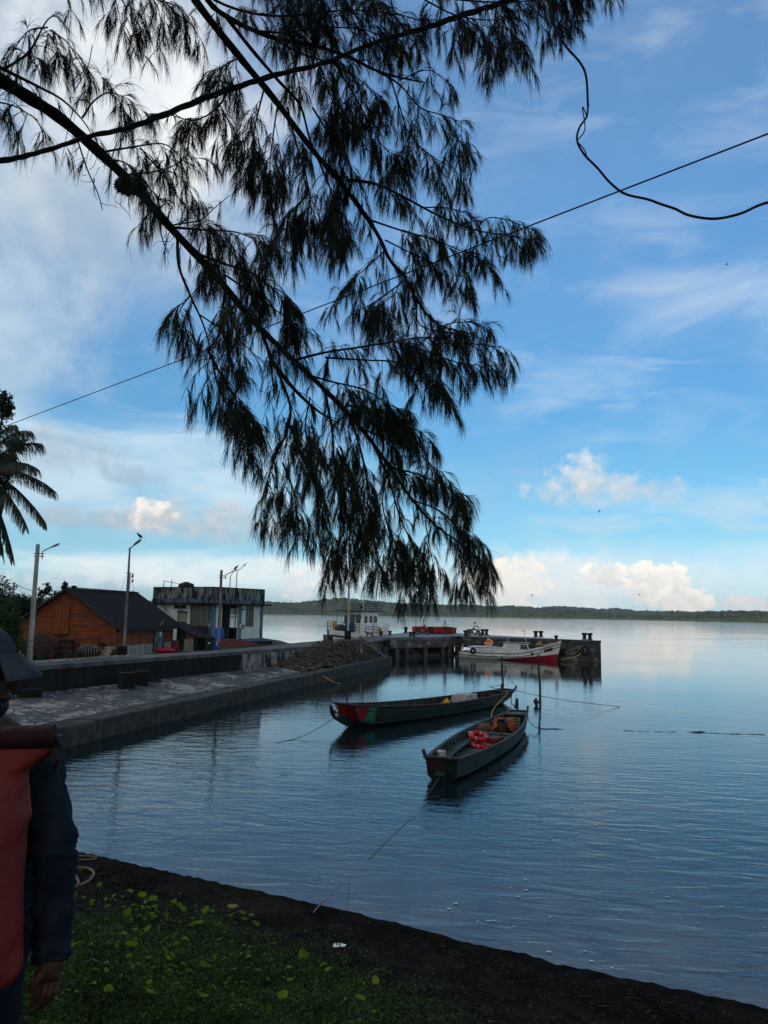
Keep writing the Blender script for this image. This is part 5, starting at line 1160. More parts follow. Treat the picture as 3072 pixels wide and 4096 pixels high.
# boat with the upturned beak (farther one)
tA, pA, bA, LA = dinghy('long dark boat with a red and green painted bow and upturned beak, farther of two', (-1.5, 31.55), (6.8, 42.2), 1.02, lambda t: .52+.43*(1-t)**3+.10*t**3-.03*math.sin(PI*t), .75, m_hinA, None)
for t, v in ((.10, .8), (.62, .55), (.70, .62), (.90, .78), (.97, .9)): thwart(tA, pA, t, v, .26 if t != .97 else .5, m_hinA)
def sidepanel(t_, pt, quad, m_, s=-1):
    mb = MB(); q = [pt(a, b, s)+Vector((0, s*.012, 0)) for a, b in quad]; mb.add(q, [tuple(range(len(q)))]); return build('bow_panel', mb, m_, t_)
for s in (-1, 1):
    sidepanel(tA, pA, [(0.001, .97), (.001, .45), (.022, .40), (.042, .6), (.064, .96)], m_pred, s); sidepanel(tA, pA, [(.025, .40), (.078, .34), (.098, .96), (.067, .96), (.045, .6)], m_pgrn, s)
mb = MB(); mb.add([pA(0, v, s)+Vector((-.012, 0, 0)) for v, s in ((.97, -.93), (.4, -.9), (.4, .9), (.97, .93))], [(0, 1, 2, 3)]); build('bow_panel', mb, m_pred, tA)
prof = [(2.6, -.22), (1.2, -.16), (.5, -.02), (-.1, .22), (-.55, .45), (-.72, .62), (-.80, .95), (-.74, 1.0), (-.66, .80), (-.60, .72), (-.2, .58), (.3, .46), (.9, .34), (2.6, .2)]
mb = MB(); mb.extr([(x, -.07, z) for x, z in prof], (0, .14, 0)); bk2 = build('beak', mb, m_hull, tA); bk2.modifiers.new('b', 'BEVEL').width = .02
for sy in (-.085, .075):
    mb = MB(); q = [Vector((x, sy, z+.01)) for x, z in prof[8:13]]
    for a_, b_ in zip(q[:-1], q[1:]): mb.beam(a_, b_, .03, .04)
    build('beak_trim', mb, m_pred, bk2)
mb = MB(); mb.torus((-.50, -.075, .60), .07, .02, M=Matrix.Rotation(PI/2, 3, 'X'), n=14, m=6); mb.ell((-.50, -.072, .60), (.065, .006, .065)); build('eye_hole', mb, mat('pale_hole', (.3, .38, .42), (.3, .38, .42), 1), bk2)
for s in (-1, 1):
    mb = MB(); a_ = pA(1, 1, s); mb.tube([a_+Vector((-.1, 0, -.1)), a_+Vector((.1, s*.08, .22))], .05, 6); build('stem_post', mb, m_gun, tA)
# nearer boat
tB, pB, bB, LB = dinghy('dark green open boat holding red lifebuoys, nearer of two', (1.70, 22.1), (5.85, 33.4), .92, lambda t: .46+.15*(1-t)**3+.10*t**3, .12, m_hin, None)
for t, v in ((.52, .93), (.80, .75), (.93, .8)): thwart(tB, pB, t, v, .24, m_hin)
mb = MB(); mb.beam(pB(.955, .98, -1, .02), pB(.955, .98, 1, .02), .9, .04); build('fore_deck', mb, m_hin, tB)
for s in (-1, 1):
    mb = MB(); q = [pB(t, .62, s, .22) for t in (.16, .25, .34, .42, .5)]
    for a_, b_ in zip(q[:-1], q[1:]): mb.beam(a_, b_, .28, .035)
    build('side_bench', mb, m_hin, tB)
mb = MB(); mb.add([pB(0, v, s)+Vector((-.012, 0, 0)) for v, s in ((.93, -.2), (.5, -.18), (.5, .88), (.93, .93))], [(0, 1, 2, 3)]); build('stern_panel', mb, mat('faded_red_panel', (.05, .014, .013), (.018, .014, .013), 2, rough=.7), tB)
mb = MB(); mb.extr([(.9, -.14, -.2), (-.12, -.14, -.15), (-.22, -.14, .22), (-.1, -.14, .30), (.9, -.14, .24)], (0, .28, 0)); o = build('beak', mb, m_hull, tB); o.modifiers.new('b', 'BEVEL').width = .03
mb = MB(); a_ = pB(0, 1, 1); mb.tube([a_+Vector((.08, 0, -.05)), a_+Vector((-.06, .06, .22))], .05, 6); build('stern_post', mb, m_gun, tB)
mb = MB(); a_ = pB(1, 1, -1); mb.tube([a_+Vector((-.12, 0, -.1)), a_+Vector((.12, -.02, .22))], .045, 6); build('stem_post', mb, m_gun, tB)

# cargo and gear
def W2(o, pt, t, v, lat=0.): q = pt(t, v, 1); q.y = lat; return wpt(o, q)
q = W2(tA, pA, .68, .25, .05); mb = MB(); n = 14
hh = .72
vs = []
for i in range(n+1):
    for j in range(n+1):
        u, w_ = (i/n-.5)*1.45, (j/n-.5)*1.15
        e = max(abs(u)/.62, abs(w_)/.46); z = hh if e < 1 else hh-(e-1)*2.6
        vs.append((u*(.86 if e > 1 else 1), w_*(.86 if e > 1 else 1), max(.05, z)+.04*mnoise.noise((u*5, w_*5, 2))+.03*mnoise.noise((u*12, w_*12, 5))))
mb.add(vs, [(i*(n+1)+j, (i+1)*(n+1)+j, (i+1)*(n+1)+j+1, i*(n+1)+j+1) for i in range(n) for j in range(n)])
m_tarp = mat('pale_tarpaulin', (.42, .40, .39), (.24, .22, .21), 3, rough=.7, bump=.02, bsc=5)
o = build('covered_crate', mb, m_tarp, smooth=True); o.location = q; o.rotation_euler = tA.rotation_euler; tag(o, 'crate under a crumpled pale tarpaulin in the farther boat', 'crate')
q = W2(tA, pA, .55, .25, -.05); mb = MB(); mb.lathe((0, 0, 0), [(.13, 0), (.14, .03), (.14, .3), (.06, .36), (.06, .42), (.02, .43)], 14); o = build('jerrycan', mb, m_yel, smooth=True); o.location = q+Vector((0, 0, .18)); tag(o, 'small yellow can in the middle of the farther boat', 'can')
q = W2(tA, pA, .575, .3, .15); mb = MB(); mb.ell((0, 0, .22), (.34, .26, .22), jit=.08); o = build('sack', mb, mat('brown_sack', (.12, .06, .05), (.07, .04, .035), 4, rough=.9), smooth=True); o.location = q; tag(o, 'brown sack beside the yellow can in farther boat', 'sack')
q = W2(tA, pA, .61, .45, .0); mb = MB(); mb.box((0, 0, .1), (1.4, .3, .04), tA.rotation_euler.z+.2); o = build('plank', mb, m_wood); o.location = q; tag(o, 'loose wooden plank across the farther boat', 'plank')
q = W2(tA, pA, .80, .5, -.1); mb = MB(); 
for i in range(3): mb.torus((.1*i, 0, .04*i), .16, .035, n=16, m=5)
o = build('rope_coil', mb, m_rope, smooth=True); o.location = q; tag(o, 'pale rope coil near the far end of farther boat', 'rope')
rope('rope', [W2(tA, pA, .76, 1.05, .6), W2(tA, pA, .78, .7, .4), W2(tA, pA, .80, .5, .0)], .03, m_rope, 'rope from gunwale down to coil in farther boat')
m_buoy = mat('lifebuoy_red', (.42, .015, .022), (.3, .012, .018), 3, rough=.45)
def buoy(loc, tilt, label):
    t = thing('lifebuoy', label, 'lifebuoy', loc, .4, 'lifebuoys in the nearer boat'); M = Matrix.Rotation(tilt, 3, 'X')
    mb = MB(); mb.torus((0, 0, .09), .28, .085, M=M, n=28, m=10); build('ring', mb, m_buoy, t, smooth=True)
    for a in (PI/4, 3*PI/4, 5*PI/4, 7*PI/4):
        mb = MB(); mb.torus(M@Vector((.28*math.cos(a), .28*math.sin(a), 0))+Vector((0, 0, .09)), .085, .008, M=M@Matrix.Rotation(a, 3, 'Z')@Matrix.Rotation(PI/2, 3, 'X'), n=12, m=4); build('band', mb, m_white, t)
q = W2(tB, pB, .455, .2, .15); buoy(q+Vector((0, 0, .05)), .05, 'lower red lifebuoy on the floor of the nearer boat'); buoy(q+Vector((-.05, .22, .33)), .28, 'upper red lifebuoy leaning in the nearer boat')
q = W2(tB, pB, .48, .2, -.3); mb = MB(); mb.box((0, 0, .22), (.5, .42, .42), .9); o = build('fuel_box', mb, mat('red_brown_box', (.13, .025, .02), (.06, .02, .015), 3, rough=.7)); o.modifiers.new('b', 'BEVEL').width = .03; o.location = q; tag(o, 'dull red box beside the lifebuoys in nearer boat', 'box')
q = W2(tB, pB, .12, .5, .42); t = thing('jerrycan', 'white plastic can at the near end of nearer boat', 'can', q); mb = MB(); mb.box((0, 0, .2), (.28, .2, .36), .6); o = build('body', mb, m_tarp, t); o.modifiers.new('b', 'BEVEL').width = .04
mb = MB(); mb.lathe((.05, .03, .38), [(.04, 0), (.04, .06), (.01, .065)], 10); build('cap', mb, m_dark, t)
q = W2(tB, pB, .16, .15, .1); mb = MB(); mb.ell((0, 0, .12), (.2, .14, .12), jit=.1); o = build('blue_bag', mb, m_bb, smooth=True); o.location = q; tag(o, 'small blue bag low in the near end of nearer boat', 'bag')
q = W2(tB, pB, .60, .6, .45); mb = MB(); mb.ell((0, 0, .1), (.3, .2, .2), jit=.1); o = build('sack', mb, mat('brown_sack', (.12, .06, .05), (.07, .04, .035), 4, rough=.9), smooth=True); o.location = q; tag(o, 'reddish brown sack by left gunwale of nearer boat', 'sack')
# engine with an orange jacket over it
q = W2(tB, pB, .73, .2, .0); en = thing('boat_engine', 'dark inboard engine under the orange jacket in nearer boat', 'engine', q, tB.rotation_euler.z)
mb = MB(); mb.box((0, 0, .3), (.6, .5, .5)); mb.lathe((0, .15, .4), [(.16, 0), (.16, .2), (.05, .25)], 12); build('block', mb, m_dark, en)
mb = MB(); mb.lathe((-.4, 0, .35), [(.15, 0), (.18, .05), (.1, .08)], 16, M=Matrix.Rotation(-PI/2, 3, 'Y')); build('flywheel', mb, m_iron, en)
mb = MB(); n = 16; vs = []
for i in range(n+1):
    for j in range(n+1):
        u, w_ = (i/n-.5)*.85, (j/n-.5)*1.15; e = math.hypot(u/.42, w_/.50); z = .72-max(0, e-.75)*.75
        vs.append((u*.9, w_*(.9 if abs(w_) < .45 else .8), max(.12, z)+.05*mnoise.noise((u*6, w_*6, 1))+.03*mnoise.noise((u*15, w_*15, 3))))
mb.add(vs, [(i*(n+1)+j, (i+1)*(n+1)+j, (i+1)*(n+1)+j+1, i*(n+1)+j+1) for i in range(n) for j in range(n) if not (abs(i-n/2+.5) > 4 and abs(j-n/2+.5) < 3)])
o = build('jacket', mb, mat('orange_cloth', (.30, .06, .018), (.18, .035, .015), 3, rough=.85, bump=.02, bsc=8), smooth=True); o.location = q+Vector((0, 0, .05)); o.rotation_euler = tB.rotation_euler; tag(o, 'orange jacket thrown over the engine in nearer boat', 'jacket')
q = W2(tB, pB, .86, .6, -.05); mb = MB()
for i in range(5): mb.torus((random.uniform(-.06, .06), random.uniform(-.06, .06), .03*i), random.uniform(.2, .28), .02, M=Matrix.Rotation(random.uniform(-.2, .2), 3, 'X'), n=20, m=5)
o = build('rope_coil', mb, m_rope, smooth=True); o.location = q; tag(o, 'loose rope coil near the far end of nearer boat', 'rope')

# ---- mooring stakes and lines
def stake(x, yt, yw, lean, label, r=.07):
    g = G(x, yw, 0); p = P(x+lean, yt, g.y); mb = MB(); mb.tube(spline([(g.x, g.y, -1), (g.x+.02, g.y, .6), (lerp(g.x, p.x, .6)-.02, g.y, p.z*.6), p], 4), [r, r*.8], 9); o = build('mooring_stake', mb, m_wood, smooth=True); return tag(o, label, 'stake', 'wooden mooring stakes'), p, g
s1, sp1, sg1 = stake(2010, 2625, 2768, -2, 'dark wooden stake rising behind the farther boat')
s2, sp2, sg2 = stake(2159, 2620, 2790, -4, 'tall wooden stake standing alone right of both boats')
s3, sp3, sg3 = stake(2068, 2822, 2846, -8, 'short knobbed stake between the two boats ends', .06)
g = G(2146, 2822, 0); mb = MB(); mb.tube(spline([(g.x, g.y, -.5), (g.x, g.y, .1), (g.x-.03, g.y, .38)], 3), [.10, .05], 8); mb.ell((g.x, g.y, .16), (.13, .11, .13), jit=.2); mb.tube([(g.x+.0, g.y, .35), (g.x-.18, g.y, .2)], .02, 5)
o = build('broken_stake', mb, m_wood, smooth=True); tag(o, 'short broken stump wrapped in weed beside the tall stake', 'stump')
mb = MB(); 
for i in range(4): mb.torus(sp1+Vector((.1, -.02, -.75-.12*i)), .16, .02, M=Matrix.Rotation(PI/2, 3, 'X')@Matrix.Rotation(.3*i, 3, 'Y'), n=16, m=5)
mb.torus((sg1.x, sg1.y, .42), .1, .035, n=14, m=6)
o = build('rope_coil', mb, m_rope_d, smooth=True); tag(o, 'dark rope hung in loops on the stake behind farther boat', 'rope')
far = wpt(tA, pA(1, 1, -1)); farL = wpt(tA, pA(1, 1, 1))
rope('mooring_line', [far, P(2150, 2782, 41), P(2300, 2806, 38.5), G(2480, 2827, .0)], .014, m_rope_d, 'long dark line from the farther boat out to right water')
rope('mooring_line', [sp1+Vector((0, 0, -.4)), P(2030, 2690, 43.5), P(2050, 2728, 42.5), G(2069, 2748, .0)], .013, m_rope_d, 'slack line from the stake down to the water')
rope('mooring_line', [farL, P(1960, 2748, 44), Vector((sg1.x, sg1.y, .42))], .02, m_rope, 'rope tying the farther boat to its stake')
rope('mooring_line', [wpt(tA, pA(.98, .8, -1)), P(2045, 2812, 38), P(2060, 2822, 36.5), Vector((sg3.x, sg3.y-.05, .25))], .022, m_wood, 'thick line from the farther boat to the short stake')
bB1 = wpt(tB, pB(1, 1, -1))
rope('mooring_line', [bB1, P(2118, 2888, 32.5), P(2140, 2907, 31.5), G(2162, 2915, .0)], .014, m_rope_d, 'dark line from the nearer boat to floating weed')
rope('mooring_line', [wpt(tA, pA(.93, .95, -1)), P(1978, 2830, 33), wpt(tB, pB(.8, 1, 1))], .014, m_rope_y, 'yellow line running between the two boats')
a_ = wpt(tA, (-.5, 0, .5))
rope('mooring_line', [wpt(tA, pA(0, 1, 1)), P(1352, 2835, 31), a_, P(1250, 2925, 29.5), P(1180, 2955, 28.8), G(1100, 2972, .0)], .013, m_rope, 'pale line from the upturned beak down to the water')
a_ = wpt(tB, (-.2, 0, .15))
rope('mooring_line', [a_, P(1700, 3195, 19.8), P(1665, 3245, 18.6), G(1630, 3285, .01), G(1560, 3350, .012), G(1480, 3430, .012), G(1400, 3505, .012), P(1330, 3572, 6.6), P(1268, 3632, 5.45), P(1255, 3650, 5.2)], .005, m_rope, 'long pale line from the nearer boat to the bank')
# drifting weed line
m_weed = mat('floating_weed', (.035, .03, .02), (.02, .018, .012), 20, rough=.8)
def weed(pts, n, w_, label, seed):
    r2 = random.Random(seed); mb = MB()
    for i in range(n//2):
        u = r2.random()*(len(pts)-1); a = int(u); x = lerp(pts[a][0], pts[a+1][0], u-a)+r2.uniform(-6, 6); y = lerp(pts[a][1], pts[a+1][1], u-a)+r2.gauss(0, w_)
        g = G(x, y, .01); an = r2.uniform(-.5, .5); l = r2.uniform(.05, .22); mb.tube([(g.x-l*math.cos(an), g.y-l*math.sin(an), .006), (g.x, g.y, .010), (g.x+l*math.cos(an), g.y+l*math.sin(an), .004)], .004, 4)
    o = build('floating_weed', mb, m_weed); tag(o, label, 'floating weed', kind='stuff'); return o
weed([(2165, 2915), (2240, 2916)], 44, 1.8, 'clump of floating weed at the nearer boat line end', 1)
weed([(2500, 2922), (2700, 2928), (2900, 2934), (3060, 2938)], 80, .9, 'thin line of weed drifting at the right', 2)
weed([(2770, 2928), (2800, 2929)], 60, 1.6, 'dark knot of weed on the drifting line', 3)
# foam flecks
def foam():
    r2 = random.Random(5); mb = MB(); cl = [(2230, 3290, 60, 40), (2060, 3420, 120, 50), (2200, 3560, 110, 70), (1950, 3560, 90, 60), (2350, 3700, 200, 90), (2700, 3850, 230, 110), (1380, 3430, 50, 25), (1300, 3520, 25, 15), (2000, 3740, 100, 60), (2400, 3840, 120, 40), (1840, 3640, 80, 40), (2650, 3500, 250, 120)]
    for i in range(170):
        c = cl[int(r2.random()**1.3*len(cl))]; x, y = r2.gauss(c[0], c[2]), r2.gauss(c[1], c[3]); g = G(x, y, .012)
        if g.y < bank_edge(g.x)+.15 or y < 3200: continue
        s = r2.uniform(.005, .017)*(1 if r2.random() > .2 else 2.2); n = 9
        q = [(g.x+s*1.5*r2.uniform(.3, 1.1)*math.cos(2*PI*j/n), g.y+s*r2.uniform(.3, 1.1)*math.sin(2*PI*j/n), .012) for j in range(n)]
        mb.add(q+[(g.x, g.y, .016)], [(j, (j+1) % n, n) for j in range(n)])
    o = build('foam_flecks', mb, mat('foam', (.55, .57, .56), (.40, .42, .42), 30, rough=.9)); tag(o, 'small white foam flecks drifting on the near water', 'foam', kind='stuff')
foam()

# ================================================================== QUAY CLUTTER
# rubble mound in front of the road where it meets the jetty
mb = MB(); n = 60; m2 = 24; vs = []
for i in range(n+1):
    y = lerp(51, 71.2, i/n)
    for j in range(m2+1):
        xb, xa = EL(y)-.95, (WL(y)-.05 if y < 60 else lerp(WL(60), -1.2, min(1, (y-60)/5))); xa = min(xa, xb-.6)
        t = j/m2; x = lerp(xa, xb, t); e = min(1, max(0, (y-51)/6.5))**.8
        h = .74+(1.5*e+.1)*(max(0, 1-t))**(.75 if y > 57 else 1.1)*(1 if y < 66.5 else max(0, 1-(y-66.5)/5)); h = min(h, 2.42)
        vs.append((x, y, h+.12*mnoise.noise((x*1.6, y*1.6, 1))+.12*mnoise.noise((x*4, y*4, 4))))
mb.add(vs, [(i*(m2+1)+j, (i+1)*(m2+1)+j, (i+1)*(m2+1)+j+1, i*(m2+1)+j+1) for i in range(n) for j in range(m2)])
m_rub = mat('rubble_earth', (.075, .056, .04), (.03, .024, .018), 3, rough=.95, bump=.06, bsc=5)
rm = build('rubble_mound', mb, m_rub, smooth=True); tag(rm, 'mound of earth and broken stone before the jetty start', 'mound', kind='stuff')
mb = MB(); r2 = random.Random(3)
for i in range(1600):
    v = vs[r2.randrange(len(vs))]; s = r2.uniform(.04, .17); mb.ell((v[0]+r2.uniform(-.2, .2), v[1]+r2.uniform(-.2, .2), v[2]+s*.2), (s, s*r2.uniform(.6, 1), s*r2.uniform(.4, .8)), 5, 3, jit=.2)
o = build('stones', mb, mat('broken_stone', (.13, .105, .08), (.04, .033, .026), 2.5, rough=.95)); tag(o, 'loose broken stones strewn over the earth mound', 'stones', kind='stuff')
# pile of short logs
r2 = random.Random(8)
for i in range(16):
    x, y = r2.uniform(1080, 1215), r2.uniform(2622, 2655); g = G(x, y, 1.1); l = r2.uniform(.8, 1.8); a = r2.uniform(-.5, .9); z = .95+r2.uniform(0, .35); r_s = r2.uniform(.06, .12)
    mb = MB(); c_, s_ = math.cos(a)*l/2, math.sin(a)*l/2; mb.tube([(g.x-c_, g.y-s_, z), (g.x+.05, g.y, z+r2.uniform(0, .08)), (g.x+c_, g.y+s_, z+r2.uniform(-.1, .2))], [r_s, r_s*.8], 7)
    o = build('log', mb, m_wood, smooth=True); tag(o, 'short weathered log in the heap against the stained wall', 'log', 'logs heaped by the wall')
g = G(1280, 2632, .95); mb = MB(); mb.box((g.x, g.y, 1.15), (1.5, 1.0, .04), M=Matrix.Rotation(.5, 3, 'Z')@Matrix.Rotation(.18, 3, 'X')); o = build('red_sheet', mb, mat('dull_red_sheet', (.13, .03, .035), (.07, .02, .02), 2, rough=.7)); tag(o, 'dull red metal sheet lying on the rubble', 'sheet')
g = G(1285, 2670, .74); mb = MB(); mb.box((g.x, g.y, .82), (1.7, .4, .14), .15); o = build('sleeper', mb, m_black); tag(o, 'dark timber baulk lying on apron below rubble', 'timber')
t = thing('mooring_bollard', 'yellow rope wound on a small post at the ledge', 'bollard', G(1232, 2668, .72)); g = t.location
mb = MB(); mb.lathe((0, 0, 0), [(.1, 0), (.1, .4), (.14, .42), (.14, .5), (.02, .52)], 12); build('post', mb, m_iron, t)
mb = MB()
for i in range(9): mb.torus((random.uniform(-.05, .05), random.uniform(-.05, .05), .08+.05*i), random.uniform(.15, .26), .025, M=Matrix.Rotation(random.uniform(-.5, .5), 3, 'X'), n=16, m=5)
for i in range(6): a = i*1.1; mb.tube([(.1*math.cos(a), .1*math.sin(a), .4), (.3*math.cos(a), .3*math.sin(a), .15), (.4*math.cos(a), .4*math.sin(a), .02)], .02, 5)
o = build('rope_coil', mb, m_rope_y, smooth=True); o.location = g; tag(o, 'tangled yellow rope around the small post on ledge', 'rope')
rope('mooring_line', [g+Vector((0, 0, .3)), P(1290, 2700, 52), P(1330, 2726, 49.5), G(1362, 2735, .0)], .022, m_rope_y, 'yellow line from the ledge post into the water')
rope('hose', [P(1455, 2573, 66), P(1490, 2590, 67), P(1530, 2620, 69.5), P(1545, 2632, 71)], .06, m_grey, 'pale pipe running down the mound toward the water', 'pipe')
# square blocks at the wall foot
for i, (x, y, w_, h_, lb) in enumerate(((497, 2750, .75, .75, 'left of two square concrete stubs against black wall'), (552, 2738, .75, .72, 'right of two square concrete stubs against black wall'), (108, 2790, .85, .4, 'low dark concrete step against the wall at left'), (600, 2728, .9, .15, 'flat slab on apron right of the two stubs'))):
    g = G(x, y, .98); mb = MB(); mb.box((g.x, g.y+.3, .9+h_/2), (w_, w_, h_), .35); o = build('concrete_stub', mb, m_black); o.modifiers.new('b', 'BEVEL').width = .04; tag(o, lb, 'block')

# ================================================================== OVERHANGING CASUARINA
m_bark = mat('casuarina_bark', (.015, .012, .010), (.006, .005, .0045), 12, st=(1, 1, .4), rough=.95, bump=.01, bsc=20)
m_needle = mat('casuarina_needles', (.024, .036, .018), (.010, .015, .009), 4, rough=.7, trans=.12)
def ribbons(p, d, L, droop, w, nseg, r_, wtip=.35):
    """curved tapering strips: arrays of start points, directions, lengths"""
    n = len(p); V = np.zeros((n, nseg+1, 2, 3)); pos = p.copy(); dr = d/np.linalg.norm(d, axis=1, keepdims=True)
    sd = np.cross(dr, r_.normal(size=(n, 3))); sd /= np.linalg.norm(sd, axis=1, keepdims=True)+1e-9
    for i in range(nseg+1):
        ww = (w*(1-(1-wtip)*i/nseg))[:, None] if hasattr(w, '__len__') else w*(1-(1-wtip)*i/nseg)
        V[:, i, 0] = pos-sd*ww; V[:, i, 1] = pos+sd*ww
        dr = dr+np.array([0, 0, -1.])*droop[:, None]; dr /= np.linalg.norm(dr, axis=1, keepdims=True); pos = pos+dr*(L/nseg)[:, None]
    b = (np.arange(n)*(nseg+1)*2)[:, None, None]; s = (np.arange(nseg)*2)[None, :, None]
    F = b+s+np.array([0, 1, 3, 2])[None, None, :]
    return V.reshape(-1, 3), F.reshape(-1, 4)
def merge(parts):
    V, F, o = [], [], 0
    for v, f in parts: V.append(v); F.append(f+o); o += len(v)
    return np.concatenate(V), np.concatenate(F)
def tassels(bp, bd, Ls, nn, nl, w, r_):
    """bp twig bases, bd outward directions; returns needle strips and twig strips"""
    n = len(bp); K = 5; pos = bp.copy(); dr = bd/np.linalg.norm(bd, axis=1, keepdims=True); pts = [pos]; drs = [dr]
    for i in range(K):
        dr = dr+np.array([0, 0, -1.])*r_.uniform(.22, .42, (n, 1)); dr /= np.linalg.norm(dr, axis=1, keepdims=True)
        pos = pos+dr*(Ls/K)[:, None]; pts.append(pos); drs.append(dr)
    pts = np.stack(pts, 1); drs = np.stack(drs, 1)
    ii = np.repeat(np.arange(n), nn); t = r_.uniform(0.05, 1, len(ii))**.75*K; k0 = np.minimum(t.astype(int), K-1); f = (t-k0)[:, None]
    st = pts[ii, k0]*(1-f)+pts[ii, k0+1]*f; sd = drs[ii, k0]+r_.normal(size=(len(ii), 3))*.27
    V, F = ribbons(st, sd, r_.uniform(.55, 1.1, len(ii))*nl, r_.uniform(.25, .6, len(ii)), w, 4, r_)
    V2, F2 = ribbons(bp, bd, Ls, np.full(n, .32), w*1.1, 5, r_, .5)
    return merge([(V, F), (V2, F2)])
ct = thing('casuarina_tree', 'drooping dark casuarina whose branches hang over the whole upper sky', 'tree', (-6.2, 2.2, 2.9))
rt = np.random.default_rng(11)
limbs = [
    ([(-200, 215), (0, 320), (130, 400), (250, 480), (430, 640), (550, 760), (700, 930), (860, 1100), (1000, 1270), (1130, 1400), (1300, 1560), (1450, 1720), (1560, 1870), (1650, 2000), (1740, 2100), (1850, 2180), (1960, 2270)], 5.0, 7.6, .050, .004, [Vector((-5.9, 2.9, 8.6)), Vector((-4.6, 3.9, 8.9))]),
    ([(700, -150), (780, 0), (960, 230), (1100, 400), (1250, 600), (1370, 740), (1500, 920), (1560, 1040), (1620, 1110), (1680, 1220), (1760, 1300), (1900, 1340)], 5.5, 7.4, .036, .006, [Vector((-5.8, 3.0, 9.8)), Vector((-4.4, 3.9, 10.2))]),
    ([(760, -160), (830, 0), (930, 80), (1090, 150), (1250, 180), (1400, 230), (1500, 280), (1600, 310), (1700, 330)], 5.7, 6.4, .024, .006, [Vector((-4.4, 3.9, 10.25))]),
    ([(900, 60), (1000, 190), (1120, 330), (1200, 420), (1240, 560), (1290, 680)], 5.8, 6.2, .018, .007, []),
]
pts3 = lambda pl, d0, d1: [P(x, y, lerp(d0, d1, i/(len(pl)-1))) for i, (x, y) in enumerate(pl)]
for pl, d0, d1, r0, r1, pre in limbs:
    q = spline(pre+pts3(pl, d0, d1), 4); n = len(q); mb = MB()
    rr = [lerp(r0*1.25 if pre else r0, r1, (i/(n-1))**.85)*(1+.08*math.sin(i*1.7)) for i in range(n)]; mb.tube(q, rr, 8); build('limb', mb, m_bark, ct, smooth=True, world=True)
mb = MB(); q = spline([(-6.2, 2.2, 2.7), (-6.25, 2.3, 4.5), (-6.0, 2.6, 6.5), (-5.9, 2.9, 8.6), (-5.8, 3.0, 9.8), (-5.5, 2.6, 11.6)], 5); mb.tube(q, [lerp(.30, .10, i/(len(q)-1)) for i in range(len(q))], 14); build('trunk', mb, m_bark, ct, smooth=True, world=True)
